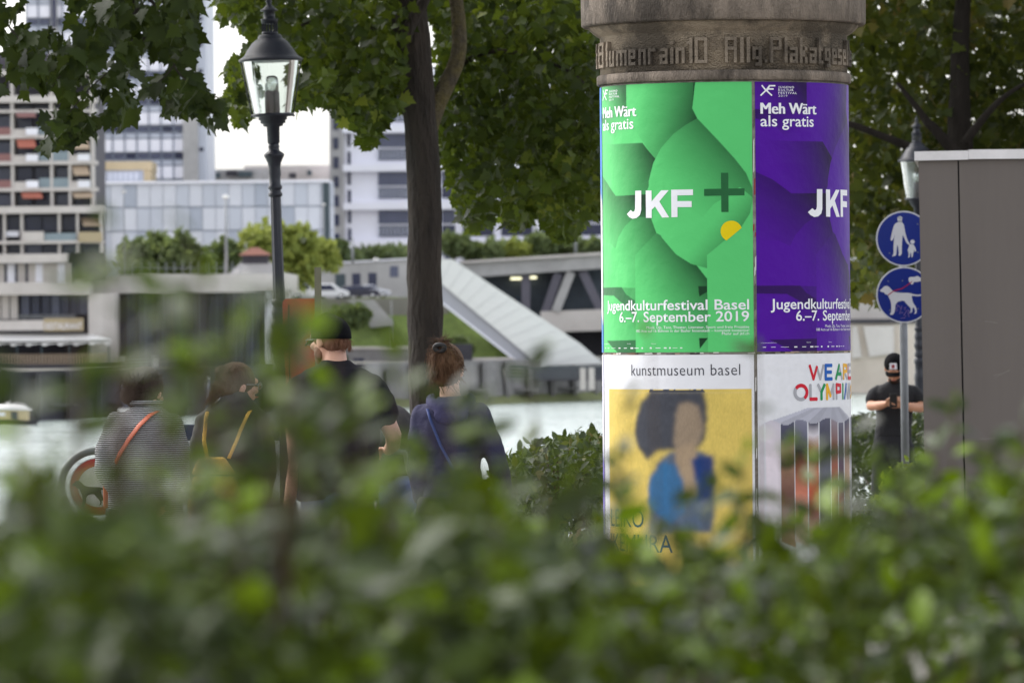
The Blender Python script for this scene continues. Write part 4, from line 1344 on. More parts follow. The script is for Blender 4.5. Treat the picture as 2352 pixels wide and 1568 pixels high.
# sprigs keep clear of what shows between them in the photograph
CLEAR = [(232, 372, 955, 1085), (452, 548, 1045, 1125), (560, 586, 945, 1005), (955, 1010, 945, 1000), (722, 812, 715, 842), (968, 1082, 770, 905), (545, 605, 850, 930), (285, 385, 885, 940), (866, 940, 940, 1050), (1425, 1740, 425, 510), (1390, 1740, 672, 775), (1440, 1720, 822, 870), (1735, 1960, 420, 800), (1840, 1960, 830, 935), (2000, 2130, 800, 960), (1500, 1660, 895, 1090)]
KEEP = [(1492, 775), (1738, 815)]
def visible_gap(p):
    v = (np.asarray(p, float) - np.array(CAM_LOC)) @ np.array(CAM_ROT)
    x = 1176 + FD * v[:, 0] / -v[:, 2]; y = 784 - FD * v[:, 1] / -v[:, 2]
    bad = np.zeros(len(v), bool)
    for x0, x1, y0, y1 in CLEAR:
        bad |= (x > x0 - 12) & (x < x1 + 12) & (y > y0 - 12) & (y < y1 + 12)
    for a, b_ in KEEP:
        bad &= ~((np.abs(x - a) < 30) & (np.abs(y - b_) < 40))
    return ~bad
H = [q[visible_gap(q)] for q in H]
kp = visible_gap(np.array([tuple(p) for p in SP]))
SP = [s_ for s_, k in zip(SP, kp) if k]; SA = [s_ for s_, k in zip(SA, kp) if k]; SN = [s_ for s_, k in zip(SN, kp) if k]
pts = np.concatenate(H + [np.array([tuple(p) for p in SP])])
n = len(pts)
ax = rand_unit(n); ax[:, 2] = ax[:, 2] * 0.6 + 0.35
nr = rand_unit(n) * 1.1 + np.array((0, -0.25, 0.75))
ns = len(SP)
ax[-ns:] = np.array(SA); nr[-ns:] = np.array(SN)
tone = np.clip(RNG.normal(0.42, 0.26, n) + 0.25 * nval(pts, 6.0), 0, 1)
bright = RNG.uniform(0, 1, n) < 0.09
tone[bright] = 1.0
lsz = 0.041 * RNG.uniform(0.6, 1.3, n)
lsz[-ns:] *= 0.78
leaf_mesh("foliage", pts - HO, ax, nr, lsz, tone, 'oval', m_hedge, hg)
# ================================================================== ADVERTISING COLUMN
CD, CX = 27.2, 1666.0
m_sand = M("column_stone", S(166, 151, 131), 0.95, 0.14, 14, bump=0.9, bscale=120, dirt=S(46, 42, 39), dirt_scale=1.7, dirt_amt=0.75, dirt_soft=0.07)
m_sand_cap = M("column_cap_stone", S(146, 133, 120), 0.95, 0.2, 30, bump=1.0, bscale=150, stretch=(1, 1, 0.35), dirt=S(40, 36, 33), dirt_scale=3.2, dirt_amt=0.8, dirt_soft=0.1)
m_letter = M("column_letter_stone", S(140, 127, 111), 0.95, 0.25, 9, bump=0.6, bscale=120, dirt=S(38, 35, 33), dirt_scale=1.7, dirt_amt=0.75, dirt_soft=0.07)
m_drum = M("column_drum", S(150, 146, 138), 0.85, 0.2, 20, bump=0.5, bscale=60, dirt=S(96, 84, 72), dirt_scale=16, dirt_amt=0.7)
m_ink = ink_material("poster_print")
c0 = P(CX, 600, CD)
col_z0 = 0.0
column_turn = -math.atan((CX - 1176.0) / FD)
column = thing("advertising_column", "stone advertising column wrapped in green, purple and white posters", "advertising column", (c0.x, c0.y, col_z0), column_turn)
CFr = Frame(CX, 500, CD - 0.6)
def zy(y):
    return CFr.Z(y) - col_z0
RC = 0.600
mb = MB(); mb.lathe([(0.66, 0), (0.66, 0.22), (0.64, 0.26), (RC, 0.27)], 96); mb.build("plinth", m_sand, column)
mb = MB(); mb.lathe([(RC, 0.25), (RC, zy(184))], 128); mb.build("drum", m_drum, column)
mb = MB(); mb.lathe([(RC - 0.01, zy(184.5)), (0.612, zy(184)), (0.617, zy(182)), (0.617, zy(164)), (0.612, zy(161)), (RC - 0.01, zy(160))], 128); mb.build("ring", m_sand_cap, column)
mb = MB(); mb.lathe([(RC, zy(161)), (RC, zy(72)), (0.612, zy(69)), (0.632, zy(62)), (0.648, zy(55)), (0.655, zy(50)), (0.655, zy(46))], 128); mb.build("frieze", m_sand, column)
mb = MB(); mb.lathe([(0.64, zy(47)), (0.682, zy(47.5)), (0.690, zy(43)), (0.692, zy(-36)), (0.684, zy(-42)), (0.60, zy(-58)), (0.45, zy(-110)), (0.2, zy(-150)), (0.001, zy(-158))], 128)
cap_o = mb.build("cap", m_sand_cap, column)

GL = {
 'B': ["####", "#..#", "#..#", "####", "#..#", "#..#", "#..#", "####"],
 'A': ["####", "#..#", "#..#", "####", "#..#", "#..#", "#..#", "#..#"],
 'P': ["####", "#..#", "#..#", "####", "#...", "#...", "#...", "#..."],
 'l': ["#", "#", "#", "#", "#", "#", "#", "#"],
 'u': ["...", "...", "...", "#.#", "#.#", "#.#", "#.#", "###"],
 'm': [".....", ".....", ".....", "#####", "#.#.#", "#.#.#", "#.#.#", "#.#.#"],
 'e': ["...", "...", "...", "###", "#.#", "###", "#..", "###"],
 'n': ["...", "...", "...", "###", "#.#", "#.#", "#.#", "#.#"],
 'r': ["...", "...", "...", "###", "#..", "#..", "#..", "#.."],
 'a': ["...", "...", "...", "###", "..#", "###", "#.#", "###"],
 'i': [".", "#", ".", "#", "#", "#", "#", "#"],
 '1': [".#", "##", ".#", ".#", ".#", ".#", ".#", ".#"],
 '0': ["####", "#..#", "#..#", "#..#", "#..#", "#..#", "#..#", "####"],
 'g': ["...", "...", "...", "###", "#.#", "#.#", "###", "..#", ".##"],
 'k': ["#..", "#..", "#..", "#.#", "##.", "##.", "#.#", "#.#"],
 't': ["#.", "#.", "#.", "##", "#.", "#.", "#.", "##"],
 's': ["...", "...", "...", "###", "#..", "###", "..#", "###"],
 '.': [".", ".", ".", ".", ".", ".", ".", "#"]}
FRZ = [('t', -85, -80.5), ('B', -77, -69), ('l', -66, -64.2), ('u', -62.5, -58), ('m', -56.2, -48.4), ('e', -47.3, -42.8), ('n', -41, -36.8), ('r', -35.6, -31.6), ('a', -29.4, -25.5), ('i', -24.2, -22.7), ('n', -21.6, -17.4), ('1', -16.6, -13.8), ('0', -12.8, -7.2),
       ('A', 0.6, 5.8), ('l', 7.3, 8.9), ('l', 10.2, 11.8), ('g', 12.8, 17.0), ('.', 18.4, 19.6), ('P', 21, 26.4), ('l', 28, 29.4), ('a', 30.6, 34.8), ('k', 36, 40.2), ('a', 41.6, 45.8), ('t', 47.2, 50.2), ('g', 51.4, 55.6), ('e', 57, 61), ('s', 62.4, 66.4), ('e', 67.8, 71.8), ('l', 73.4, 75), ('l', 76.6, 78.2), ('s', 80, 84), ('c', 86, 90)]
GL['c'] = ["...", "...", "...", "###", "#..", "#..", "#..", "###"]
lt = MB()
rowh = 59.0 / 8 * (CD - 0.6) / FD
for ch, a0, a1 in FRZ:
    rows_ = GL[ch]
    nc = len(rows_[0])
    for ri, row in enumerate(rows_):
        for ci, q in enumerate(row):
            if q == '#':
                aa = R(a0 + (a1 - a0) * (ci + 0.5) / nc)
                w = R((a1 - a0) / nc) * RC
                zc = zy(86) - rowh * (ri + 0.5)
                dr = 0.010 + 0.0004 * ((ri * 7 + ci * 3) % 3)
                cc = Vector((math.sin(aa), -math.cos(aa), 0)) * (RC + dr - 0.003)
                lt.obox(cc + Vector((0, 0, zc)), Vector((math.cos(aa), math.sin(aa), 0)) * w * 0.5, Vector((-math.sin(aa), math.cos(aa), 0)) * (dr + 0.003), Vector((0, 0, rowh * 0.5)))
lt.build("lettering", m_letter, column)

# ---- posters
def TH(x):
    """arc position in metres of picture column x on the drum"""
    return RC * math.asin(max(-0.9999, min(0.9999, (x - CX) / 284.0)))

def text_shape(s, bold=0.0, spacing=1.0):
    cu = bpy.data.curves.new("tmp_text", 'FONT')
    cu.body = s
    cu.size = 1.0
    cu.offset = bold
    cu.space_character = spacing
    cu.resolution_u = 3
    o = bpy.data.objects.new("tmp_text", cu)
    COL.objects.link(o)
    dg = bpy.context.evaluated_depsgraph_get()
    me = bpy.data.meshes.new_from_object(o.evaluated_get(dg))
    bm = bmesh.new()
    bm.from_mesh(me)
    bpy.data.objects.remove(o)
    bpy.data.curves.remove(cu)
    bpy.data.meshes.remove(me)
    return bm

class Sheet:
    """flat print: points (u arc metres, z, lift) with a colour each"""
    def __init__(s):
        s.p, s.f, s.c = [], [], []
    def grid(s, u0, u1, z0, z1, nu, nz, fn):
        us = np.linspace(u0, u1, nu + 1); zs = np.linspace(z0, z1, nz + 1)
        U, Z = np.meshgrid(us, zs)
        colr = fn(U, Z)
        b = len(s.p)
        s.p.extend(zip(U.ravel().tolist(), Z.ravel().tolist(), [0.0] * U.size))
        s.c.extend(map(tuple, colr.reshape(-1, 3).tolist()))
        w = nu + 1
        for j in range(nz):
            for i in range(nu):
                a = b + j * w + i
                s.f.append((a, a + 1, a + w + 1, a + w))
    def poly(s, pts, colr, lift=0.0012, step=0.02):
        bm = bmesh.new()
        vs = [bm.verts.new((u, z, 0)) for u, z in pts]
        bm.faces.new(vs)
        s.bm(bm, colr, lift, step)
    def bm(s, bm, colr, lift, step=0.02):
        us = [v.co.x for v in bm.verts]
        if not us:
            bm.free(); return
        k = math.floor(min(us) / step) * step
        while k < max(us):
            bmesh.ops.bisect_plane(bm, geom=bm.verts[:] + bm.edges[:] + bm.faces[:], plane_co=(k, 0, 0), plane_no=(1, 0, 0))
            k += step
        bm.verts.ensure_lookup_table()
        b = len(s.p)
        bm.verts.index_update()
        for v in bm.verts:
            s.p.append((v.co.x, v.co.y, lift)); s.c.append(colr)
        for f in bm.faces:
            s.f.append(tuple(b + v.index for v in f.verts))
        bm.free()
    def text(s, t, u0, u1, zb, cap, colr, bold=0.0, lift=0.0016, spacing=1.0):
        bm = text_shape(t, bold, spacing)
        xs = [v.co.x for v in bm.verts]
        x0, x1 = min(xs), max(xs)
        h = text_shape("H", bold)
        hs = [v.co.y for v in h.verts]; ch = max(hs) - min(hs); h0 = min(hs); h.free()
        for v in bm.verts:
            v.co.x = u0 + (v.co.x - x0) / (x1 - x0) * (u1 - u0)
            v.co.y = zb + (v.co.y - h0) / ch * cap
            v.co.z = 0
        s.bm(bm, colr, lift, 0.03)
    def stroke(s, pts, w, colr, lift=0.0016):
        for a, b in zip(pts[:-1], pts[1:]):
            a, b = Vector((*a, 0)), Vector((*b, 0))
            d = (b - a).normalized(); nn = Vector((-d.y, d.x, 0)) * w / 2
            e = d * w * 0.45
            q = [a - e * 0.6 + nn, a - e - nn * 0, a - e * 0.6 - nn, b + e * 0.6 - nn, b + e, b + e * 0.6 + nn]
            s.poly([(v.x, v.y) for v in q], colr, lift)
            lift += 0.00006
    def build(s, name, mat, parent, r0):
        me = bpy.data.meshes.new(name)
        v = [((r0 + l_) * math.sin(u / RC), -(r0 + l_) * math.cos(u / RC), z) for u, z, l_ in s.p]
        me.from_pydata(v, [], s.f)
        me.polygons.foreach_set("use_smooth", [True] * len(s.f))
        a = me.attributes.new("ink", 'FLOAT_COLOR', 'POINT')
        a.data.foreach_set("color", np.concatenate([np.array(s.c, np.float32), np.ones((len(s.c), 1), np.float32)], 1).ravel())
        me.materials.append(mat)
        me.update()
        o = bpy.data.objects.new(name, me)
        COL.objects.link(o)
        o.parent = parent
        return o

A0, A1 = -77.5, 12.6            # angular slot of the left posters
B0, B1 = 14.1, 101.5
def slot(a): return R(a) * RC
PT, PB_ = 188.5, 808.0          # poster rows, in picture units at the front
def YC(x, y):
    """picture row corrected for roll and for the curve of the drum -> front row"""
    a = math.asin(max(-1, min(1, (x - CX) / 284.0)))
    t = (y - PT) / (PB_ - PT)
    return y + 0.0087 * (x - CX) * 0.7 - 13.0 * (1 - math.cos(a)) * (1 - t * 0.95)

def UV(x, y):
    return (TH(x) - slot(A0), zy(YC(x, y)))

def jkf_art(light, mid, dark):
    L_, Mi, Dk = np.array(light), np.array(mid), np.array(dark)
    def pz(pts): return [UV(x, y) for x, y in pts]
    shapes = []   # polygon, gradient start (light), gradient end (dark), strength
    def add(pts, g0, g1, k=1.0, fixed=None):
        shapes.append((pz(pts), UV(*g0), UV(*g1), k, fixed))
    add([(1384, 180), (1447, 180), (1446, 267), (1384, 300)], (1395, 290), (1440, 212), 0.85)
    add([(1384, 275), (1402, 296), (1418, 331), (1482, 328), (1446, 266), (1400, 262), (1384, 262)], (1420, 330), (1400, 250), 0.7)
    add([(1446, 180), (1599, 180), (1595, 249), (1606, 272), (1511, 364), (1446, 267)], (1475, 222), (1612, 258), 1.0)
    add([(1599, 180), (1604, 180), (1598, 232), (1595, 249)], (1700, 200), (1701, 200), 1.0, dark)
    add([(1603, 180), (1745, 180), (1745, 830), (1640, 830), (1640, 300), (1595, 250)], (1700, 300), (1200, 900), 0.15)
    add([(1384, 330), (1418, 331), (1482, 328), (1511, 364), (1495, 430), (1487, 447), (1420, 450), (1400, 420), (1384, 392)], (1405, 420), (1505, 345), 1.0)
    add([(1384, 392), (1400, 420), (1420, 450), (1495, 446), (1500, 520), (1465, 600), (1418, 570), (1384, 560)], (1395, 590), (1460, 440), 1.0)
    add([(1384, 560), (1405, 558), (1418, 571), (1425, 545), (1440, 520), (1465, 497), (1500, 500), (1512, 535), (1463, 587), (1464, 662), (1384, 662)], (1425, 600), (1530, 520), 0.95)
    add([(1384, 661), (1463, 661), (1463, 740), (1384, 800)], (1400, 740), (1440, 660), 0.4)
    add([(1384, 661), (1432, 660), (1442, 676), (1462, 690), (1462, 730), (1445, 706), (1413, 679), (1384, 679)], (0, 0), (1, 1), 1, mid)
    add([(1384, 700), (1413, 679), (1445, 706), (1463, 740), (1463, 782), (1384, 784)], (1400, 740), (1480, 700), 0.35)
    add([(1396, 783), (1463, 781), (1463, 812), (1424, 812)], (0, 0), (1, 1), 1, mid)
    add([(1384, 784), (1396, 783), (1424, 812), (1384, 812)], (1390, 800), (1480, 800), 0.2)
    add([(1463, 587), (1512, 535), (1560, 560), (1604, 612), (1625, 640), (1626, 812), (1464, 812)], (1490, 690), (1600, 590), 1.0)
    # the big drop
    arc = [(1606, 272), (1650, 320), (1690, 366), (1714, 398), (1727, 430), (1729, 455), (1722, 490), (1704, 519), (1625, 586), (1625, 616), (1590, 606), (1556, 584), (1524, 545), (1503, 500), (1495, 455), (1496, 415), (1506, 375), (1524, 340), (1552, 308), (1580, 287)]
    add(arc, (1575, 470), (1700, 350), 0.85)
    add([(1625, 616), (1625, 586), (1704, 519), (1722, 490), (1729, 455), (1700, 430), (1640, 470), (1560, 570), (1590, 606)], (1628, 520), (1676, 560), 0.6)
    add([(1625, 586), (1704, 519), (1722, 490), (1729, 455), (1745, 420), (1745, 830), (1626, 812)], (1680, 700), (1500, 500), 0.1)
    add([(1605, 657), (1625, 657), (1625, 670), (1607, 681)], (0, 0), (1, 1), 1, dark)
    add([(1606, 776), (1626, 776), (1607, 801)], (0, 0), (1, 1), 1, dark)
    def fn(U, Z):
        out = np.empty(U.shape + (3,)); out[:] = L_
        for pts, g0, g1, k, fixed in shapes:
            m_ = in_poly(U, Z, pts)
            if not m_.any():
                continue
            if fixed is not None:
                out[m_] = np.array(fixed); continue
            dx, dz = g1[0] - g0[0], g1[1] - g0[1]
            t = ((U[m_] - g0[0]) * dx + (Z[m_] - g0[1]) * dz) / (dx * dx + dz * dz)
            t = np.clip(t, 0, 1)
            t = t ** 1.25 * k
            c = L_[None] * (1 - t[:, None]) + Dk[None] * t[:, None]
            out[m_] = c
        # plus sign and disc
        return out
    return fn

WH = S(236, 236, 240)
zT, zB = zy(PT), zy(PB_)
def jkf_poster(name, a0, a1, light, mid, dark, yellow, plus, label):
    s = Sheet(); b = slot(a0); wdt = slot(a1) - slot(a0)
    fn = jkf_art(light, mid, dark)
    cu_, cz_ = wdt / 330 * 0.25, (zT - zB) / 450 * 0.25
    s.grid(b, b + wdt, zB, zT, 330, 450, lambda U, Z: sum(fn(U - b + i * cu_, Z + j * cz_) for i, j in ((-1, -1.6), (1.6, -1), (1, 1.6), (-1.6, 1))) / 4)
    def u(x): return b + TH(x) - slot(A0)
    def z(x, y): return zy(YC(x, y))
    if plus is not None:
        s.poly([(u(1620), z(1620, 434)), (u(1710), z(1710, 433)), (u(1710), z(1710, 449)), (u(1620), z(1620, 450))], plus, 0.0010)
        s.poly([(u(1658), z(1658, 397)), (u(1674), z(1674, 397)), (u(1674), z(1674, 487)), (u(1658), z(1658, 487))], plus, 0.0013)
        cpts = []
        for k in range(40):
            a = 2 * math.pi * k / 40
            cpts.append((1680 + 24 * math.cos(a), 531 + 24 * math.sin(a)))
        cpts = [p for p in cpts if (p[1] - 593) < (p[0] - 1625) * (519 - 586) / (1704 - 1625) or False]
        s.poly([(u(x), z(x, y)) for x, y in cpts], yellow, 0.0012)
    ru = lambda f: b + f * wdt
    s.text("Meh Wärt", ru(0.028), ru(0.368), z(1666, 262), 0.052, WH, 0.0)
    s.text("Meh Wärt", ru(0.034), ru(0.374), z(1666, 262), 0.052, WH, 0.0, 0.0018)
    s.text("als gratis", ru(0.028), ru(0.352), z(1666, 291), 0.052, WH, 0.010)
    for g in ([(407, 292), (452, 290), (450, 440), (440, 475), (415, 497), (385, 503), (360, 490), (343, 468), (372, 437), (388, 452), (400, 445), (405, 425)],
              [(485, 290), (528, 290), (528, 372), (600, 288), (655, 288), (585, 372), (657, 492), (605, 494), (553, 410), (528, 436), (528, 496), (485, 496)],
              [(673, 284), (833, 282), (833, 325), (718, 327), (718, 370), (823, 370), (823, 415), (718, 415), (718, 490), (673, 492)]):
        s.poly([(u(1341.4 + a / 3.282), z(1341.4 + a / 3.282, 349.1 + c / 3.282)) for a, c in g], WH, 0.0016)
    s.text("Jugendkulturfestival Basel", ru(0.075), ru(0.977), z(1666, 711), 0.049, WH, 0.012)
    s.text("6.–7. September 2019", ru(0.222), ru(0.977), z(1666, 738), 0.049, WH, 0.012)
    s.text("Musik, DJs, Tanz, Theater, Literatur, Sport und freie Projekte", ru(0.43), ru(0.977), z(1666, 753.5), 0.0125, WH, 0.0)
    s.text("180 Acts auf 16 Bühnen in der Basler Innenstadt – komplett kostenlos!", ru(0.36), ru(0.977), z(1666, 761.5), 0.0125, WH, 0.0)
    s.text("Mehr auf jkf.ch", ru(0.84), ru(0.977), z(1666, 769), 0.0125, WH, 0.0)
    for i, t in enumerate(("JUGEND", "KULTUR", "FESTIVAL", "2019")):
        s.text(t, ru(0.128), ru((0.222, 0.218, 0.24, 0.18)[i]), z(1666, 203.2 + 6.6 * i), 0.0098, WH, 0.01 if i < 3 else -0.005, spacing=1.25)
    # festival monogram
    mo = lambda x, y: (ru(0.03 + x * 0.08), z(1666, 197 + y * 23))
    for seg in ([(0.1, 0.02), (0.36, 0.5), (0.02, 0.98)], [(0.62, 0.02), (0.36, 0.5)], [(0.4, 0.52), (0.75, 0.98)], [(0.6, 0.03), (0.98, 0.03)], [(0.5, 0.36), (0.86, 0.36)], [(0.62, 0.03), (0.46, 0.5)]):
        s.stroke([mo(*q) for q in seg], 0.007, WH)
    # row of sponsor marks
    for f, w_, h_ in ((0.03, .02, .006), (0.075, .03, .004), (0.13, .055, .0025), (0.21, .022, .008), (0.26, .03, .005), (0.315, .025, .011), (0.345, .035, .005), (0.395, .012, .012), (0.45, .014, .012), (0.485, .035, .005), (0.535, .018, .009), (0.565, .01, .012), (0.585, .03, .003), (0.625, .014, .007)):
        q = ru(f); zz = z(1666, 798); h_ *= 0.62
        s.poly([(q, zz - h_ / 2), (q + w_ * 0.8, zz - h_ / 2), (q + w_ * 0.8, zz + h_ / 2), (q, zz + h_ / 2)], WH, 0.001)
    for f in (0.02, 0.29, 0.46):
        s.text("in Zusammenarbeit mit" if f < 0.1 else "Partner", ru(f), ru(f + (0.085 if f < 0.1 else 0.03)), z(1666, 789), 0.0045, WH, 0.0)
    o = s.build(name, m_ink, column, RC + 0.004)
    o["label"] = label
    return o
GRN, GRM, GRD = S(89, 199, 113), S(42, 108, 62), S(13, 56, 30)
PUR, PUM, PUD = S(76, 0, 150), S(44, 0, 86), S(20, 0, 44)
jkf_poster("poster", A0, A1, GRN, GRM, GRD, S(226, 200, 10), S(34, 96, 54), "green festival poster with white lettering and a yellow disc")
jkf_poster("poster", B0, B1, PUR, PUM, PUD, PUM, None, "purple festival poster with white lettering")

# museum poster
zT2, zB2 = zy(814), zy(1432)
PAPER = S(228, 228, 232)
def wob(x, y, k=1.0):
    return np.array([mnoise.noise(Vector((a * 0.05 * k, b_ * 0.05 * k, 4.4))) for a, b_ in zip(x.ravel(), y.ravel())]).reshape(x.shape)
def museum_fn(U, Z):
    X = CX + 284 * np.sin(np.clip((U) / RC, -1.55, 1.55))
    Y = 814 + (zT2 - Z) / (zT2 - zB2) * 618
    out = np.empty(U.shape + (3,)); out[:] = PAPER
    def z8(pts): return [(1341.4 + a / 2.844, 790.2 + b_ / 2.844) for a, b_ in pts]
    j = wob(X, Y, 1.0) * 3 + wob(X, Y, 5) * 2.2
    XX, YY = X + j, Y + wob(Y, X, 3) * 3
    img = (X > 1400) & (X < 1722) & (Y > 893) & (Y < 1392)
    ye = np.array(S(214, 188, 98)) * (1 + 0.1 * wob(X, Y, 0.5) + 0.06 * wob(X, Y, 6))[..., None]
    out[img] = ye[img]
    hair = in_poly(XX, YY, z8([(440, 296), (780, 296), (790, 350), (806, 420), (800, 520), (780, 620), (740, 680), (560, 690), (470, 700), (410, 760), (350, 670), (328, 580), (345, 470), (380, 380)]))
    out[hair & img] = (np.array(S(66, 68, 76)) * (1 + 0.3 * wob(X, Y, 4))[..., None])[hair & img]
    face = in_poly(XX, YY, z8([(625, 390), (680, 375), (745, 400), (768, 470), (775, 560), (745, 640), (690, 690), (610, 700), (585, 640), (595, 540), (600, 450)]))
    out[face & img] = (np.array(S(146, 128, 108)) * (1 + 0.12 * wob(X, Y, 4))[..., None])[face & img]
    tor = in_poly(XX, YY, z8([(430, 880), (480, 780), (560, 700), (720, 690), (835, 730), (850, 1000), (820, 1230), (440, 1240), (415, 1020)]))
    out[tor & img] = (np.array(S(84, 98, 118)) * (1 + 0.25 * wob(X, Y, 3))[..., None])[tor & img]
    neck = in_poly(XX, YY, z8([(590, 680), (720, 640), (735, 740), (715, 860), (725, 990), (660, 990), (640, 880), (600, 790)]))
    out[neck & img] = (np.array(S(164, 142, 116)) * (1 + 0.12 * wob(X, Y, 4))[..., None])[neck & img]
    b1 = in_poly(XX, YY, z8([(440, 860), (500, 770), (590, 780), (640, 880), (650, 1100), (560, 1180), (430, 1080), (420, 950)]))
    out[b1 & img] = (np.array(S(52, 108, 154)) * (1 + 0.2 * wob(X, Y, 5))[..., None])[b1 & img]
    b2 = in_poly(XX, YY, z8([(690, 760), (740, 730), (830, 730), (835, 850), (845, 1000), (800, 1130), (730, 1100), (740, 900)]))
    out[b2 & img] = (np.array(S(28, 56, 112)) * (1 + 0.25 * wob(X, Y, 5))[..., None])[b2 & img]
    sm = out.copy()
    for _ in range(14):
        q = np.pad(sm, ((1, 1), (1, 1), (0, 0)), mode='edge')
        sm = (q[1:-1, 1:-1] * 2 + q[:-2, 1:-1] + q[2:, 1:-1] + q[1:-1, :-2] + q[1:-1, 2:]) / 6
    inner = (X > 1410) & (X < 1712) & (Y > 900) & (Y < 1385)
    out[inner] = (sm * (1 + 0.10 * wob(X, Y * 0.4, 7))[..., None])[inner]
    return out
s = Sheet()
s.grid(slot(A0), slot(A1), zB2, zT2, 200, 270, museum_fn)
INK = S(44, 44, 56)
s.text("kunstmuseum basel", TH(1453), TH(1697), zy(861), 0.052, INK, -0.008, spacing=1.05)
TXT = S(40, 78, 98)
s.text("LEIKO", TH(1403), TH(1478), zy(1212), 0.083, TXT, 0.0)
s.text("IKEMURA", TH(1403), TH(1543), zy(1269), 0.083, TXT, 0.0)
s.text("NACH NEUEN", TH(1403), TH(1484), zy(1306), 0.046, TXT, -0.006)
s.text("MEEREN", TH(1403), TH(1460), zy(1338), 0.046, TXT, -0.006)
o = s.build("poster", m_ink, column, RC + 0.004); o["label"] = "white museum poster with a yellow portrait painting"

# olympian poster
LX = [1738, 1751, 1786, 1818, 1848, 1873, 1900, 1917, 1931, 1945, 1951]
ST = [[(0, (205, 200, 208)), (1, (215, 205, 210))], [(0, (196, 190, 200)), (.3, (226, 214, 222)), (1, (205, 200, 205))],
      [(0, (84, 84, 104)), (.12, (60, 58, 80)), (.22, (158, 128, 112)), (.34, (66, 52, 48)), (.4, (150, 112, 94)), (.6, (110, 76, 66)), (1, (170, 130, 120))],
      [(0, (128, 128, 146)), (.14, (96, 96, 116)), (.26, (38, 32, 36)), (.4, (120, 66, 46)), (.6, (196, 120, 96)), (1, (214, 190, 186))],
      [(0, (70, 70, 86)), (.1, (206, 200, 206)), (.2, (170, 98, 70)), (.3, (50, 44, 48)), (.45, (206, 92, 52)), (.75, (150, 70, 66)), (1, (226, 180, 186))],
      [(0, (90, 90, 108)), (.15, (66, 66, 82)), (.25, (40, 38, 48)), (.5, (110, 112, 122)), (.8, (70, 70, 78)), (1, (206, 206, 212))],
      [(0, (140, 130, 140)), (.2, (120, 78, 66)), (.5, (160, 86, 64)), (.8, (120, 60, 56)), (1, (190, 150, 140))],
      [(0, (96, 94, 112)), (.2, (66, 54, 72)), (.5, (90, 62, 80)), (.75, (196, 50, 56)), (1, (170, 120, 120))],
      [(0, (60, 60, 90)), (.2, (128, 104, 98)), (.5, (186, 150, 126)), (.8, (206, 196, 150)), (1, (190, 180, 180))],
      [(0, (130, 130, 150)), (.5, (180, 176, 186)), (1, (160, 160, 168))]]
def oly_fn(U, Z):
    X = CX + 284 * np.sin(np.clip(U / RC, -1.55, 1.55))
    Y = 814 + (zT2 - Z) / (zT2 - zB2) * 618
    out = np.empty(U.shape + (3,)); out[:] = PAPER
    shade = np.clip((Y - 930) / 60, 0, 1)[..., None]
    out = out * (1 - 0.12 * shade)
    top = 972 - 0.02 * (X - 1786) - 6 * np.sin((X - 1751) * 0.1)
    bot = 1245 + 0 * X
    for i in range(10):
        m_ = (X >= LX[i]) & (X < LX[i + 1])
        t = np.clip((Y - top) / (bot - top), 0, 1)
        stp = ST[i]
        tt = [q[0] for q in stp]
        c = np.stack([np.interp(t, tt, [S(*q[1])[k] for q in stp]) for k in range(3)], -1)
        mm = m_ & (Y > top) & (Y < bot + 14 * ((X - LX[i]) / (LX[i + 1] - LX[i])))
        out[mm] = c[mm]
        # folded tops converge upward
        fx = 1925 + (X - 1925) * 1.0
    # fan of folds above the strips
    yf = (Y - 938) / 34.0
    fan = (yf > 0) & (Y < top)
    xs_ = 1905 + (X - 1905) / np.clip(0.35 + 0.65 * yf, 0.2, 1)
    k_ = np.searchsorted(np.array(LX), xs_) - 1
    inn = fan & (k_ >= 1) & (k_ < 10)
    tone = np.array([0.62, 0.5, 0.34, 0.44, 0.30, 0.36, 0.3, 0.34, 0.26, 0.4, 0.4])
    cc = np.array(S(206, 206, 220))[None, None] * (0.3 + tone[np.clip(k_, 0, 10)])[..., None]
    out[inn] = cc[inn]
    for lx in LX[1:]:
        ln = (np.abs(X - lx) < 0.9) & (Y > top) & (Y < bot)
        out[ln] = S(214, 214, 220)
    out *= (1 + 0.05 * wob(X, Y, 2))[..., None]
    return out
s = Sheet()
s.grid(slot(B0), slot(B1), zB2, zT2, 250, 270, oly_fn)
Cr, Cg, Cb, Cn, Cy = S(204, 30, 52), S(168, 168, 174), S(26, 92, 178), S(26, 142, 82), S(232, 172, 34)
def letter(x0, x1, y0, y1, strokes, w=0.017):
    u0, u1 = TH(x0), TH(x1)
    lf = 0.001
    for pts, c in strokes:
        s.stroke([(u0 + (u1 - u0) * a, zy(y0 + (y1 - y0) * b_)) for a, b_ in pts], w, c, lf)
        lf += 0.0005
y0, y1 = 842, 873
letter(1853, 1884, y0, y1, [([(0.5, 0.1), (0.75, 1), (1, 0)], Cg), ([(0, 0), (0.25, 1), (0.5, 0.1)], Cr)], 0.014)
letter(1889, 1903, y0, y1, [([(0, 0), (1, 0)], Cb), ([(0, 0.5), (0.9, 0.5)], Cb), ([(0, 1), (1, 1)], Cb), ([(0, 0), (0, 1)], Cb)])
letter(1913, 1927, y0, y1, [([(0.5, 0), (1, 1)], Cg), ([(0, 1), (0.5, 0)], Cn), ([(0.25, 0.65), (0.75, 0.65)], Cn)])
letter(1931, 1939, y0, y1, [([(0.1, 0.5), (1, 1)], Cg), ([(0, 1), (0, 0), (0.9, 0.05), (0.9, 0.45), (0, 0.5)], Cy)])
letter(1942, 1948, y0, y1, [([(0, 0), (0, 1)], Cr), ([(0, 0), (1, 0)], Cg), ([(0, .5), (0.9, .5)], Cg), ([(0, 1), (1, 1)], Cr)])
y0, y1 = 887, 919
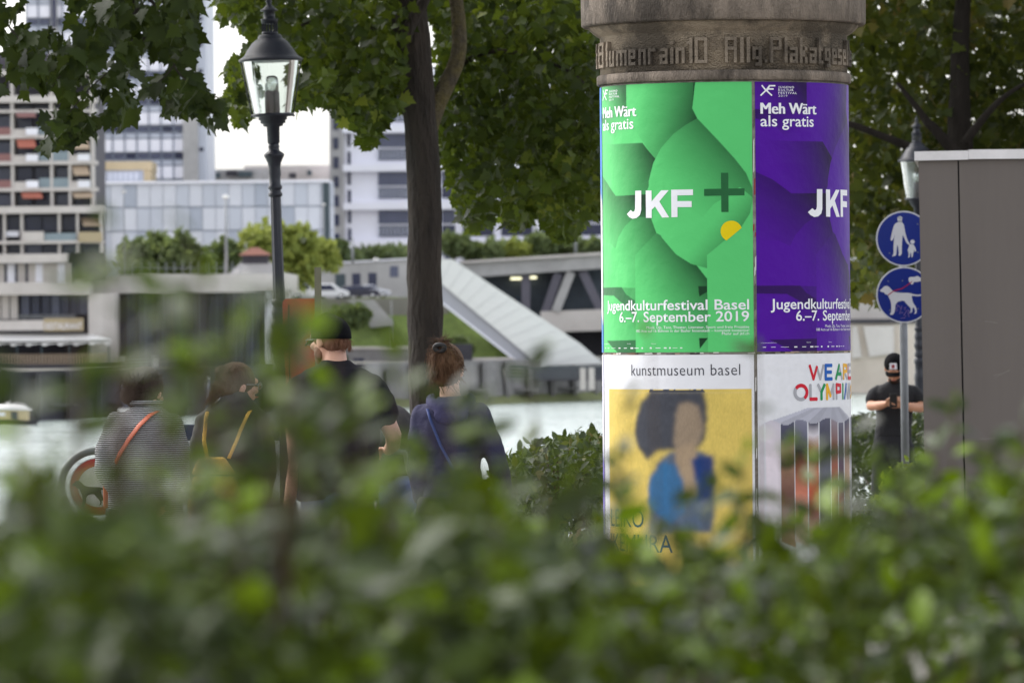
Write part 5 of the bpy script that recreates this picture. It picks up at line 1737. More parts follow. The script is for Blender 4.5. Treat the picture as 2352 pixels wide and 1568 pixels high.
ring = [(0.5 + 0.5 * math.sin(2 * math.pi * k / 24), 0.5 - 0.5 * math.cos(2 * math.pi * k / 24)) for k in range(25)]
letter(1819, 1846, y0, y1, [(ring[8:25], Cg), (ring[0:10], Cr), (ring[21:25], Cr)])
letter(1854, 1868, y0, y1, [([(0, 0), (0, 0.9)], Cg), ([(0, 1), (1, 1)], Cr)])
letter(1872, 1886, y0, y1, [([(0, 0), (0.5, 0.5)], Cg), ([(1, 0), (0.5, 0.5), (0.5, 1)], Cn)])
letter(1892, 1907, y0, y1, [([(1, 1), (1, 0), (0.5, 0.8)], Cg), ([(0, 1), (0, 0), (0.5, 0.8)], Cy)])
letter(1914, 1924, y0, y1, [([(0, 0.5), (0, 1)], Cg), ([(0, 0.5), (0, 0), (0.9, 0.05), (0.9, 0.5), (0, 0.55)], Cr)])
letter(1928, 1930, y0, y1, [([(0.5, 0), (0.5, 1)], Cn)])
letter(1933, 1940, y0, y1, [([(0.5, 0), (1, 1)], Cg), ([(0, 1), (0.5, 0)], Cb)])
letter(1942, 1946, y0, y1, [([(0, 1), (0, 0), (1, 1), (1, 0)], Cg)])
letter(1947.5, 1949.3, y0, y1, [([(1, 0.1), (0, 0.3), (1, 0.7), (0, 0.95)], Cy)])
s.text("Ol", TH(1926), TH(1940), zy(1302), 0.06, S(120, 120, 128), -0.008)
o = s.build("poster", m_ink, column, RC + 0.004); o["label"] = "white poster with many coloured letters and folded portrait strips"
# posters on the far side, of which a sliver shows at the left edge
def plain(c1, c2):
    def fn(U, Z):
        out = np.empty(U.shape + (3,)); out[:] = c1
        k = (np.sin(Z * 5 + U * 3) > 0.1)
        out[k] = c2
        return out
    return fn
for (zb, zt, c1, c2, lb_) in ((zB, zT, S(70, 130, 210), S(216, 216, 226), "blue and white poster at the shaded left edge"), (zB2, zT2, S(206, 204, 222), S(120, 104, 190), "white and violet poster at the lower left edge")):
    s = Sheet(); s.grid(slot(-165), slot(-79.6), zb, zt, 60, 60, plain(c1, c2)); o = s.build("poster", m_ink, column, RC + 0.003); o["label"] = lb_
# torn paper remains along the joint
s = Sheet()
for i in range(40):
    u = slot(-74) + RNG.random() * slot(86) * 2; zz = zy(811) + RNG.normal(0, 0.002); w_ = 0.01 + RNG.random() * 0.05
    if u > slot(90): continue
    s.poly([(u, zz - 0.004), (u + w_, zz - 0.003), (u + w_ * 0.9, zz + 0.004), (u + w_ * 0.4, zz + 0.002), (u, zz + 0.003)], [S(214, 210, 204), S(120, 96, 80), S(60, 54, 52), S(170, 150, 130)][i % 4], 0.0002 * (i % 5))
for (ua, va) in ((13.2, 0.0), (13.0, 0.4)):
    pass
for i in range(16):
    zz = zB2 + RNG.random() * (zT - zB2); h_ = 0.02 + RNG.random() * 0.16; u = slot(13.35) + RNG.normal(0, 0.0025)
    s.poly([(u - 0.003, zz), (u + 0.003, zz + 0.01), (u + 0.004, zz + h_), (u - 0.002, zz + h_ * 0.9)], [S(206, 204, 200), S(206, 204, 200), S(150, 60, 60), S(96, 90, 86)][i % 4], 0.0002 * (i % 5))
s.build("torn_paper", m_ink, column, RC + 0.0025)
# ================================================================== STREET LAMPS
m_iron = M("lamp_iron", S(24, 27, 40), 0.42, 0.2, 9, bump=0.15, bscale=90, spec=0.5)
m_glass = glass_material("lamp_glass")
m_inner = glass_material("lamp_inner_glass", mix=0.6)
LD = 40.0
LK = LD / FD
def lz(y): return (1364.0 - y) * LK
lb0 = P(664, 1364, LD)
lamp1 = thing("street_lamp", "old style dark street lamp with a glass lantern in front of the bright sky", "street lamp", lb0, group="old style street lamps")
lamp1.rotation_euler = (0, R(-1.45), 0)
def lath(name, prof, parent, mat=None, n=40):
    mb = MB(); mb.lathe([(max(r, 0.02) * LK, lz(y)) for r, y in prof], n)
    return mb.build(name, mat or m_iron, parent)
lath("pedestal", [(33, 1364), (33, 1330), (27, 1318), (25, 1250), (24, 1120), (26, 1100), (22, 1085), (21, 1035), (24, 1022), (24, 1008), (19, 998), (18.5, 870), (20, 858), (20, 846), (17, 838), (17, 812), (20, 806), (20, 795), (16, 788)], lamp1)
orn = [(16, 788)]
for k in range(12):
    y = 786 - k * 7.2
    orn.append((16.5 + 2.2 * math.sin(k * 1.5) + (1.5 if 3 < k < 9 else 0), y))
orn += [(15, 700), (18, 697), (18, 690), (15, 686)]
lath("ornament", orn, lamp1)
mb = MB()
nfl = 72
rs = []
for (r, y) in ((14.0, 688), (12.2, 452)):
    rs.append([(r * LK * (1 - 0.09 * abs(math.sin(math.pi * 9 * k / nfl))) * math.cos(2 * math.pi * k / nfl), r * LK * (1 - 0.09 * abs(math.sin(math.pi * 9 * k / nfl))) * math.sin(2 * math.pi * k / nfl), lz(y)) for k in range(nfl)])
mb.rings(rs, smooth=False); mb.build("pole", m_iron, lamp1)
lath("collar", [(13, 452), (16, 449), (16, 444), (13, 441), (12.5, 436), (16, 433), (16, 428), (13, 424), (13, 408), (14.5, 398), (13.5, 386), (15.5, 374), (20, 364), (23, 358), (23.5, 354), (20, 351), (13, 346), (12, 340), (13.5, 337), (12, 333), (12, 329)], lamp1)
lath("bracket", [(12, 330), (14, 328), (15, 291), (22, 290), (24, 284), (29, 283), (29, 276), (33, 275), (33, 268), (47, 267.5), (49, 263), (47, 261), (20, 260.5)], lamp1)
lath("burner", [(17, 262), (17, 212), (15, 210), (1, 209.5)], lamp1, M("burner_dark", S(46, 42, 52), 0.5, 0.1, 10))
lath("glass_chimney", [(15.5, 211), (16, 190), (14, 178), (8, 174)], lamp1, m_inner)
gl = MB(); gl.lathe([(43, 262), (65, 141.5)] and [(43 * LK, lz(262)), (65 * LK, lz(141.5))], 56, caps=False); gl.build("glass", m_glass, lamp1)
mb = MB()
for k in range(2):
    a = math.pi * k + 0.12
    c_, s_ = math.cos(a), math.sin(a)
    mb.tube([(47 * LK * c_, 47 * LK * s_, lz(266)), (70 * LK * c_, 70 * LK * s_, lz(138))], 1.5 * LK, 8)
    mb.ellipsoid((48 * LK * c_, 48 * LK * s_, lz(266.5)), (3 * LK,) * 3, 8, 6)
    mb.build("frame_rod", m_iron, lamp1); mb = MB()
lath("roof", [(62, 141.5), (72, 141), (74, 138), (73.5, 135.5), (68, 132.5), (62, 128), (58, 122), (53.5, 115), (48.5, 107.5), (43, 100), (37, 94), (30, 89.5), (28, 88), (28, 84), (24, 80), (19, 79)], lamp1)
mb = MB()
mb.lathe([(19 * LK, lz(80)), (18.5 * LK, lz(73)), (16 * LK, lz(72.5))], 32)
for k in range(14):
    a = 2 * math.pi * k / 14 + 0.1
    mb.bar((16.5 * LK * math.cos(a), 16.5 * LK * math.sin(a), lz(73.5)), (16.5 * LK * math.cos(a), 16.5 * LK * math.sin(a), lz(50)), 3.4 * LK, 3.4 * LK)
mb.lathe([(18 * LK, lz(55)), (19.5 * LK, lz(46)), (20 * LK, lz(44)), (13 * LK, lz(43)), (13 * LK, lz(27)), (21 * LK, lz(25)), (20 * LK, lz(23)), (14 * LK, lz(19)), (7 * LK, lz(13)), (5 * LK, lz(9)), (7.5 * LK, lz(4)), (6 * LK, lz(-1)), (2 * LK, lz(-6)), (0.3 * LK, lz(-14))], 32)
mb.build("chimney", m_iron, lamp1)

def copy_tree(o, parent=None):
    c = o.copy(); COL.objects.link(c)
    if parent is not None:
        c.parent = parent
    for ch in [q for q in bpy.data.objects if q.parent == o]:
        copy_tree(ch, c)
    return c
lamp2 = copy_tree(lamp1)
q = P(2114, 1000, 60.0)
lamp2.scale = (0.9, 0.9, 1.04)
lamp2.location = (q.x, q.y, ground_z(60) - 0.02)
lamp2.rotation_euler = (0, R(-0.2), R(30))
lamp2["label"] = "old style dark street lamp half hidden behind the grey pavilion"

# ================================================================== GREY PAVILION
m_clad = M("pavilion_cladding", S(102, 94, 89), 0.5, 0.05, 3, metal=0.15, bump=0.06, bscale=400, stretch=(1, 1, 0.1), dirt=S(126, 118, 112), dirt_scale=0.9, dirt_amt=0.35)
m_joint = M("pavilion_joint", S(36, 36, 38), 0.8, 0.1, 5)
pvd = 38.0
pv0 = P(2118, 1300, pvd)
pav = thing("kiosk_building", "grey brown metal clad pavilion with a white roof edge at the right", "kiosk", (pv0.x, pv0.y, ground_z(pvd)), R(-5))
def pl(x, y): 
    q = P(x, y, pvd); return (q.x - pav.location.x, q.z - pav.location.z)
zb_ = 0.02
def panel(xa0, xa1, xb0, xb1, name, y0_, dep):
    mb = MB()
    a, b_ = pl(xa0, 365), pl(xb0, 1330)
    c, d_ = pl(xb1, 1330), pl(xa1, 362)
    mb.prism_xz([a, (b_[0], zb_), (c[0], zb_), d_], y0_, y0_ + dep)
    return mb.build(name, m_clad, pav, bevel=0.004)
panel(2109.5, 2198.5, 2130, 2218, "wall_panel", 0.0, 0.06)
panel(2202, 2560, 2222, 2580, "wall_panel", 0.0, 0.06)
panel(2563, 3000, 2583, 3020, "wall_panel", 0.0, 0.06)
mb = MB()
a, b_ = pl(2111, 366), pl(2132, 1330); c, d_ = pl(3018, 1330), pl(2998, 362)
mb.prism_xz([a, (b_[0], 0), (c[0], 0), d_], 0.05, 2.6); mb.build("wall", m_joint, pav)
mb = MB(); a = pl(2110, 366); b_ = pl(2131, 1330)
mb.prism_xz([(a[0] - 0.004, a[1]), (b_[0] - 0.004, zb_), (b_[0] + 0.05, zb_), (a[0] + 0.05, a[1])], 0.062, 2.6); mb.build("wall_panel", m_clad, pav)
for (xa, xb, yo) in ((2100, 2224, 0), (2224.6, 2570, -4), (2570.6, 3010, -7)):
    mb = MB()
    a, b_ = pl(xa, 348.5 + yo), pl(xb, 346.5 + yo); c, d_ = pl(xb, 367.5 + yo * 0.8), pl(xa, 369.5 + yo * 0.8)
    mb.prism_xz([a, b_, c, d_], -0.035, 2.66); mb.build("roof_edge", M("roof_edge_white", S(232, 228, 228), 0.5, 0.05, 3, dirt=S(150, 146, 142), dirt_scale=3, dirt_amt=0.3), pav, bevel=0.003)
sc_ = MB()
for (x1, y1, x2, y2) in ((2282, 862, 2300, 858), (2286, 866, 2318, 850), (2250, 1008, 2330, 1004), (2262, 738, 2290, 742), (2206, 737, 2212, 736)):
    a, b_ = pl(x1, y1), pl(x2, y2); sc_.tube([(a[0], 0.0, a[1]), ((a[0] + b_[0]) / 2, 0.0, (a[1] + b_[1]) / 2 + 0.003), (b_[0], 0.0, b_[1])], 0.0009, 5)
sc_.build("scratch", M("scratch_pale", S(150, 144, 138), 0.6, 0.05, 9), pav)

# ================================================================== SIGN POLE
m_blue = M("sign_blue", S(0, 34, 128), 0.4, 0.06, 3, coat=0.2)
m_signw = M("sign_white", S(212, 210, 216), 0.45, 0.05, 4)
m_signr = M("sign_red", S(168, 8, 62), 0.45, 0.06, 4)
m_signred = M("sign_ring_red", S(146, 30, 34), 0.45, 0.08, 4)
m_galv = M("galvanised_steel", S(128, 130, 134), 0.5, 0.25, 22, metal=0.35, stretch=(1, 1, 0.4))
m_signback = M("sign_back_grey", S(120, 122, 124), 0.5, 0.1, 4, metal=0.3)
m_marker = M("marker_violet", S(150, 120, 170), 0.6, 0.1, 9)
sd_ = 43.0
sp0 = P(2083, 1250, sd_)
spole = thing("sign_pole", "galvanised pole carrying two round blue signs beside the pavilion", "sign post", (sp0.x, sp0.y, ground_z(sd_)))
def spx(x, y): 
    q = P(x, y, sd_); return (q.x - sp0.x, q.z - spole.location.z)
a, b_ = spx(2073, 505), spx(2083, 1250)
mb = MB(); mb.tube([(b_[0], 0.04, 0.0), (a[0], 0.04, a[1])], 9.2 * sd_ / FD, 20); mb.ellipsoid((a[0], 0.04, a[1]), (9.2 * sd_ / FD, 9.2 * sd_ / FD, 0.01), 16, 6); mb.build("pole", m_galv, spole)
def disc(r, n=64): return [(r * math.cos(2 * math.pi * k / n), r * math.sin(2 * math.pi * k / n)) for k in range(n)]
def sh(pts, c, r, cz): return [((x - c[0]) / 318.0 * r, (c[1] - y) / 318.0 * r) for x, y in pts]
def smooth2(pts, k=2):
    for _ in range(k):
        q = []
        for i in range(len(pts)):
            a, b_ = pts[i], pts[(i + 1) % len(pts)]
            q += [(a[0] * .75 + b_[0] * .25, a[1] * .75 + b_[1] * .25), (a[0] * .25 + b_[0] * .75, a[1] * .25 + b_[1] * .75)]
        pts = q
    return pts
ADULT = [(350, 270), (388, 258), (392, 240), (426, 240), (430, 260), (452, 280), (460, 330), (470, 390), (495, 470), (520, 505), (505, 517), (480, 495), (445, 412), (438, 400), (432, 470), (425, 560), (428, 615), (412, 640), (386, 644), (394, 605), (380, 520), (372, 520), (365, 600), (360, 640), (318, 650), (314, 642), (333, 620), (330, 540), (338, 440), (352, 380), (324, 468), (297, 466), (300, 440), (325, 330)]
CHILD = [(503, 502), (525, 512), (560, 512), (580, 545), (592, 590), (577, 600), (568, 562), (566, 602), (555, 608), (552, 658), (535, 662), (535, 610), (522, 610), (518, 662), (494, 664), (505, 640), (503, 600), (490, 582), (508, 545), (514, 522)]
DOG = [(172, 1036), (200, 1015), (225, 988), (265, 988), (300, 1025), (330, 1055), (400, 1068), (510, 1068), (560, 1085), (610, 1091), (650, 1085), (690, 1060), (694, 1070), (650, 1100), (600, 1109), (550, 1102), (530, 1102), (545, 1180), (585, 1235), (590, 1300), (553, 1310), (572, 1285), (564, 1248), (542, 1225), (536, 1290), (503, 1300), (522, 1276), (520, 1240), (470, 1190), (445, 1150), (350, 1175), (342, 1270), (322, 1316), (283, 1314), (288, 1296), (300, 1280), (300, 1170), (270, 1110), (262, 1087), (230, 1082), (222, 1060), (180, 1052)]
HAND = [(498, 902), (515, 888), (570, 890), (600, 873), (640, 905), (720, 920), (720, 950), (640, 935), (590, 947), (556, 944), (552, 970), (526, 973), (500, 935)]
def blue_sign(cx, cy, r_, shapes, label):
    c = spx(cx, cy); rr = r_ * sd_ / FD
    mb = MB(); mb.prism_xz(disc(rr), -0.004, 0.004)
    o = mb.build("sign", [m_signw], spole, (c[0], 0, c[1])); o["label"] = label
    mb = MB(); mb.prism_xz(disc(rr * 0.95), -0.0062, -0.0042); mb.build("sign_face", m_blue, o)
    for nm, mat, polys, dy in shapes:
        mb = MB()
        for q in polys:
            mb.prism_xz([(x * rr, z * rr) for x, z in q], -0.0082 - dy, -0.0064 - dy)
        mb.build(nm, mat, o)
    mb = MB(); mb.box(-0.05, 0.05, 0.004, 0.03, 0.05, 0.08); mb.box(-0.05, 0.05, 0.004, 0.03, -0.08, -0.05); mb.build("bracket", m_galv, o)
    return o
def nrm(pts, c): return [((x - c[0]) / 318.0, (c[1] - y) / 318.0) for x, y in pts]
cu = (450, 445); cl = (450, 1090)
def dot(c, x, y, r=9): return nrm([(x + r * math.cos(k), y + r * math.sin(k)) for k in [2 * math.pi * i / 16 for i in range(16)]], c)
hat = [(374, 204), (388, 204), (386, 194), (410, 187), (428, 194), (428, 204), (441, 204), (438, 214), (376, 214)]
blue_sign(2075.5, 548, 63.5, [("pictogram", m_signw, [nrm(smooth2(ADULT, 1), cu), dot(cu, 407, 228, 26), nrm(hat, cu)], 0), ("pictogram", m_signw, [nrm(smooth2(CHILD, 1), cu), dot(cu, 550, 484, 25)], 0), ("rivet", m_galv, [dot(cu, 284, 612, 8), dot(cu, 610, 604, 8), dot(cu, 612, 280, 8)], 0)], "round blue sign with a white walking adult and child")
leash = []
lp = [(268, 1090), (300, 1066), (330, 1045), (420, 1020), (470, 990), (538, 940)]
for (x, y) in lp: leash.append((x, y - 6))
for (x, y) in reversed(lp): leash.append((x, y + 6))
blue_sign(2077, 677, 64.5, [("pictogram", m_signw, [nrm(smooth2(DOG, 1), cl)], 0), ("pictogram", m_signw, [nrm(smooth2(HAND, 1), cl)], 0), ("leash", m_signr, [nrm(leash, cl)], 0.002), ("rivet", m_galv, [dot(cl, 268, 935, 8), dot(cl, 430, 930, 8), dot(cl, 284, 1262, 8), dot(cl, 604, 1247, 8)], 0)], "round blue sign with a white dog on a red lead")
mb = MB(); c = spx(2077, 677); rr = 64.5 * sd_ / FD
for pts in ([(360, 1190), (375, 1215), (352, 1250), (372, 1260), (350, 1275)], [(385, 1210), (400, 1240), (420, 1215), (405, 1270), (390, 1300), (430, 1290)], [(440, 1235), (470, 1230), (445, 1260), (480, 1265), (440, 1320), (470, 1330)], [(485, 1260), (505, 1275), (490, 1300), (500, 1340)], [(405, 1355), (460, 1348)]):
    mb.tube([(c[0] + (x - 450) / 318 * rr, -0.0075, c[1] + (1090 - y) / 318 * rr) for x, y in pts], 0.0022, 6)
mb.build("scribble", m_marker, spole)

# ================================================================== NO-DOGS SIGN ON A STEEL HOOP
nd = 28.4
n0 = P(226, 1300, nd)
nds = thing("prohibition_sign", "round red ringed sign with a black dog in a grey steel hoop", "sign", (n0.x, n0.y, 0.0))
cz_ = P(226, 1117, nd).z; k_ = nd / FD
cx_ = P(226, 1117, nd).x - n0.x
rr = 67 * k_
mb = MB(); ho = 82 * k_
mb.tube([(cx_ - 4 * k_ + ho * math.cos(a), 0.03, cz_ + ho * math.sin(a)) for a in [math.pi * (-0.18 + 1.36 * i / 40) for i in range(41)]], 0.02, 10, caps=True)
mb.tube([(cx_ - 4 * k_ + ho * math.cos(math.pi * 1.18), 0.03, cz_ + ho * math.sin(math.pi * 1.18)), (cx_ - 0.13, 0.03, 0)], 0.02, 10)
mb.tube([(cx_ - 4 * k_ + ho * math.cos(-math.pi * 0.18), 0.03, cz_ + ho * math.sin(-math.pi * 0.18)), (cx_ + 0.13, 0.03, 0)], 0.02, 10)
mb.build("hoop", M("hoop_grey", S(96, 100, 98), 0.45, 0.12, 8, metal=0.2), nds)
mb = MB(); mb.prism_xz(disc(rr), -0.004, 0.004); pl_ = mb.build("sign_plate", M("sign_plate_grey", S(176, 174, 172), 0.5, 0.08, 5), nds, (cx_, 0, cz_))
mb = MB(); o1, o2 = disc(rr * 0.965, 48), disc(rr * 0.70, 48)
vs = [(x, -0.0062, z) for x, z in o1] + [(x, -0.0062, z) for x, z in o2]
mb.add(vs, [(i, (i + 1) % 48, 48 + (i + 1) % 48, 48 + i) for i in range(48)]); mb.build("ring", m_signred, pl_)
mb = MB(); mb.prism_xz([(x * 1.25 * rr - 0.02, z * 1.25 * rr - 0.01) for x, z in nrm(smooth2([(p[0] * 0.7 + 135, p[1] * 0.7 + 327) for p in DOG], 1), cl)], -0.0075, -0.0044); mb.build("pictogram", m_black, pl_)

# ================================================================== INFORMATION BOARD
idp = 29.6
i0 = P(442, 1300, idp)
ib = thing("information_board", "wide low information board with a navy header behind the two women", "information board", (i0.x, i0.y, 0.0))
def ipx(x, y):
    q = P(x, y, idp); return (q.x - i0.x, q.z)
m_navy = M("board_navy", S(34, 48, 78), 0.45, 0.1, 3)
m_board = M("board_pale", S(176, 178, 180), 0.5, 0.06, 3)
a, b_ = ipx(237, 988), ipx(643, 963)
z1 = ipx(440, 974)[1]; z2 = ipx(440, 1012)[1]; z3 = ipx(440, 1160)[1]
mb = MB(); mb.box(a[0], b_[0], -0.02, 0.03, z2, z1); mb.build("header", m_navy, ib, bevel=0.006)
mb = MB(); mb.box(a[0] + 0.01, b_[0] - 0.004, -0.014, 0.02, z3, z2 - 0.003); mb.build("panel", m_board, ib, bevel=0.004)
for xq in (a[0] + 0.06, b_[0] - 0.06):
    mb = MB(); mb.box(xq - 0.03, xq + 0.03, 0.022, 0.07, 0.0, z1 - 0.02); mb.build("leg", m_navy, ib, bevel=0.004)
mb = MB()
for i in range(9):
    mb.box(a[0] + 0.05, a[0] + 0.05 + 0.3 * (0.6 + 0.4 * RNG.random()), -0.0155, -0.0142, z2 - 0.05 - 0.03 * i, z2 - 0.04 - 0.03 * i)
mb.box(b_[0] - 0.45, b_[0] - 0.06, -0.0155, -0.0142, z3 + 0.04, z2 - 0.05, 1)
mb.build("printed_area", [m_conc_grey, m_panel_dark], ib)

# ================================================================== RED RESCUE CABINET AND GREY POST
rd = 37.0
r0 = P(700, 1340, rd)
rc = thing("rescue_cabinet", "tall rounded red plastic cabinet on a grey post beside the street lamp", "cabinet", (r0.x, r0.y, ground_z(rd)))
def rpx(x, y):
    q = P(x, y, rd); return (q.x - r0.x, q.z - rc.location.z)
m_red = M("cabinet_red", S(172, 74, 48), 0.42, 0.08, 4, coat=0.1)
x0_, zt_ = rpx(661, 686); x1_, zl_ = rpx(735, 905)
mb = MB()
w2, dp = (x1_ - x0_), 0.24
poly = []
for (cxx, czz, a0_) in ((x1_ - 0.03, zt_ - 0.03, 0), (x0_ + 0.03, zt_ - 0.03, 90), (x0_ + 0.045, zl_ + 0.03, 180), (x1_ - 0.03, zl_ + 0.03, 270)):
    for k in range(6):
        aa = R(a0_ + 90 * k / 5); poly.append((cxx + 0.03 * math.cos(aa), czz + 0.03 * math.sin(aa)))
mb.prism_xz(poly, -0.02, dp); mb.build("cabinet_front", m_red, rc, bevel=0.012)
mb = MB(); mb.prism_xz([(x - 0.036, z) for x, z in poly], 0.03, dp + 0.1); mb.build("cabinet_back", M("cabinet_dull_red", S(176, 72, 64), 0.45, 0.08, 4), rc, bevel=0.012)
mb = MB(); mb.box(x0_ + 0.004, x0_ + 0.012, -0.024, 0.02, zl_ + 0.06, zt_ - 0.04); mb.build("seam", m_joint, rc)
a, b_ = rpx(723, 614), rpx(740, 1340)
mb = MB(); mb.prism_xz([(a[0], a[1]), (b_[0] - 0.035, 0.0), (b_[0] + 0.012, 0.0), (a[0] + 0.045, a[1])], -0.075, -0.03); mb.build("post", M("post_grey", S(106, 104, 84), 0.6, 0.12, 6), rc, bevel=0.004)

# stone block in the hedge's shadow
kb = P(1130, 1312, 24.5)
mb = MB(); mb.box(-0.14, 0.16, -0.1, 0.15, 0.0, P(1130, 1300, 24.5).z, 0)
o = mb.build("stone_block", M("block_stone", S(140, 132, 128), 0.95, 0.2, 14, bump=0.6, bscale=90), None, (kb.x, kb.y, 0.0), bevel=0.012)
tag(o, "low grey stone block glimpsed through the hedge below the navy hoodie", "stone block")
# ================================================================== PEOPLE
m_skin = M("skin", S(200, 154, 130), 0.5, 0.07, 9, spec=0.4)
m_skin_tan = M("skin_tan", S(176, 126, 98), 0.5, 0.07, 9, spec=0.4)
m_lip = M("lips", S(170, 100, 92), 0.5, 0.05, 9)
m_eye = M("eye", S(40, 34, 30), 0.2, 0.05, 9)
m_hair_dark = M("hair_dark_brown", S(46, 34, 28), 0.65, 0.3, 30, spec=0.2, bump=0.6, bscale=90, stretch=(1, 1, 0.3))
m_hair_brown = M("hair_brown", S(76, 57, 44), 0.75, 0.35, 30, spec=0.2, bump=0.6, bscale=90, stretch=(1, 1, 0.3))
m_hair_auburn = M("hair_auburn", S(88, 64, 46), 0.75, 0.35, 30, spec=0.2, bump=0.6, bscale=90, stretch=(1, 1, 0.3))
m_hair_red = M("hair_ginger", S(112, 76, 54), 0.7, 0.3, 30, bump=0.5, bscale=110, stretch=(1, 1, 0.3))
m_tee = M("tee_black", S(30, 29, 33), 0.95, 0.25, 5, spec=0.15, bump=0.6, bscale=14)
m_tee2 = M("tee_black_plain", S(30, 30, 33), 0.9, 0.2, 5, bump=0.5, bscale=14)
m_cap = M("cap_black", S(13, 13, 15), 0.95, 0.2, 8, spec=0.12, bump=0.3, bscale=200)
m_jeans = M("jeans_blue", S(58, 68, 96), 0.9, 0.2, 8, bump=0.5, bscale=40)
m_trouser = M("trousers_dark", S(32, 32, 36), 0.9, 0.2, 6, bump=0.5, bscale=20)
m_hoodie = M("hoodie_navy", S(46, 45, 68), 0.95, 0.2, 6, bump=0.7, bscale=16)
m_hood = M("hood_navy", S(58, 56, 86), 0.95, 0.2, 6, bump=0.7, bscale=20)
m_jacket = M("jacket_dark", S(46, 47, 46), 0.75, 0.25, 7, bump=0.7, bscale=14)
m_shoe = M("shoe_dark", S(50, 48, 48), 0.7, 0.2, 10)
m_shoe_w = M("shoe_pale", S(190, 188, 184), 0.7, 0.1, 10)
m_yellow = M("backpack_yellow", S(214, 168, 66), 0.6, 0.08, 5, bump=0.3, bscale=40)
m_strap_o = M("strap_orange", S(176, 88, 60), 0.6, 0.08, 9)
m_strap_b = M("strap_blue", S(44, 58, 104), 0.6, 0.1, 9)
m_leather = M("leather_black", S(34, 33, 38), 0.45, 0.15, 12, bump=0.4, bscale=80)
m_denim = M("denim_pale", S(92, 106, 142), 0.9, 0.15, 20, bump=0.4, bscale=120)
m_lens = glass_material("spectacle_lens", mix=0.75)

m_knit = bpy.data.materials.new("knit_grey_stripes")
m_knit.use_nodes = True
n, l = m_knit.node_tree.nodes, m_knit.node_tree.links
b = n["Principled BSDF"]; b.inputs['Roughness'].default_value = 0.95; b.inputs['Specular IOR Level'].default_value = 0.2
tc = n.new("ShaderNodeTexCoord")
wv = n.new("ShaderNodeTexWave"); wv.bands_direction = 'Z'; wv.inputs['Scale'].default_value = 30.0; wv.inputs['Distortion'].default_value = 1.6; wv.inputs['Detail'].default_value = 2; wv.inputs['Detail Scale'].default_value = 0.6
l.new(tc.outputs['Object'], wv.inputs['Vector'])
rp = n.new("ShaderNodeValToRGB"); rp.color_ramp.elements[0].position = 0.12; rp.color_ramp.elements[0].color = (*S(66, 66, 74), 1); rp.color_ramp.elements[1].position = 0.55; rp.color_ramp.elements[1].color = (*S(150, 149, 158), 1)
l.new(wv.outputs['Fac'], rp.inputs[0])
ns_ = n.new("ShaderNodeTexNoise"); ns_.inputs['Scale'].default_value = 160; l.new(tc.outputs['Object'], ns_.inputs['Vector'])
mx = n.new("ShaderNodeMixRGB"); mx.blend_type = 'OVERLAY'; mx.inputs[0].default_value = 0.7; l.new(rp.outputs[0], mx.inputs[1]); l.new(ns_.outputs['Color'], mx.inputs[2])
hs = n.new("ShaderNodeHueSaturation"); hs.inputs['Saturation'].default_value = 0.15; l.new(mx.outputs[0], hs.inputs['Color']); l.new(hs.outputs[0], b.inputs['Base Color'])
bp = n.new("ShaderNodeBump"); bp.inputs['Strength'].default_value = 0.8; bp.inputs['Distance'].default_value = 0.01; l.new(wv.outputs['Fac'], bp.inputs['Height']); l.new(bp.outputs[0], b.inputs['Normal'])

def hand(mb, wrist, dirv, palm_n, side, curl=0.5, s=1.0):
    """palm, four bent fingers of unequal length and a thumb on the side"""
    w = Vector(wrist); f = Vector(dirv).normalized(); pn = Vector(palm_n); pn = (pn - f * pn.dot(f)).normalized()
    x = f.cross(pn) * side
    rot = Matrix((x, f, pn)).transposed()
    mb.ellipsoid(w + f * 0.045 * s, (0.04 * s, 0.052 * s, 0.016 * s), 12, 8, rot=rot)
    for i, (off, L) in enumerate(((-0.029, 0.070), (-0.010, 0.080), (0.010, 0.075), (0.028, 0.058))):
        p = w + f * (0.086 - 0.004 * abs(i - 1)) * s + x * off * s
        pts = [p - f * 0.015 * s, p]
        d = f.copy()
        for k in range(3):
            a = curl * (0.5 + 0.5 * k)
            d = (d * math.cos(a) + pn * math.sin(a)).normalized()
            p = p + d * L * s * (0.42, 0.32, 0.26)[k]
            pts.append(p)
        mb.capsule(pts, [0.0088 * s, 0.0088 * s, 0.008 * s, 0.0074 * s, 0.0066 * s], 8)
    p = w + f * 0.022 * s - x * 0.03 * s
    q = p + (f * 0.5 - x * 0.8 + pn * 0.35).normalized() * 0.036 * s
    q2 = q + (f * 0.9 - x * 0.2 + pn * 0.5).normalized() * 0.032 * s
    mb.capsule([p, q, q2], [0.012 * s, 0.0098 * s, 0.008 * s], 8)

def yawm(yaw, pitch=0.0):
    """columns: side (right), forward, up; yaw 0 = facing away from the camera (+y), positive turns left"""
    return Matrix.Rotation(yaw, 3, 'Z') @ Matrix.Rotation(pitch, 3, 'X')

def head(mb, c, rot, s=1.0, jaw=1.0):
    c = Vector(c)
    def at(x, y, z): return c + rot @ Vector((x, y, z)) * s
    def el(p, r): mb.ellipsoid(at(*p), [q * s for q in r], 18, 12, rot=rot)
    el((0, -0.012, 0.025), (0.077, 0.095, 0.09))
    el((0, 0.02, -0.03), (0.064, 0.075, 0.085))
    el((0, 0.045, -0.075), (0.045 * jaw, 0.045, 0.035))
    el((0, 0.09, 0.03), (0.05, 0.015, 0.02))
    el((0, 0.103, -0.012), (0.012, 0.016, 0.024)); el((0, 0.108, -0.026), (0.016, 0.014, 0.012))
    el((0, 0.09, -0.058), (0.026, 0.012, 0.012))
    for s_ in (-1, 1):
        el((s_ * 0.079, -0.012, -0.008), (0.010, 0.020, 0.033))
        el((s_ * 0.045, 0.068, -0.02), (0.022, 0.02, 0.02))
    return at

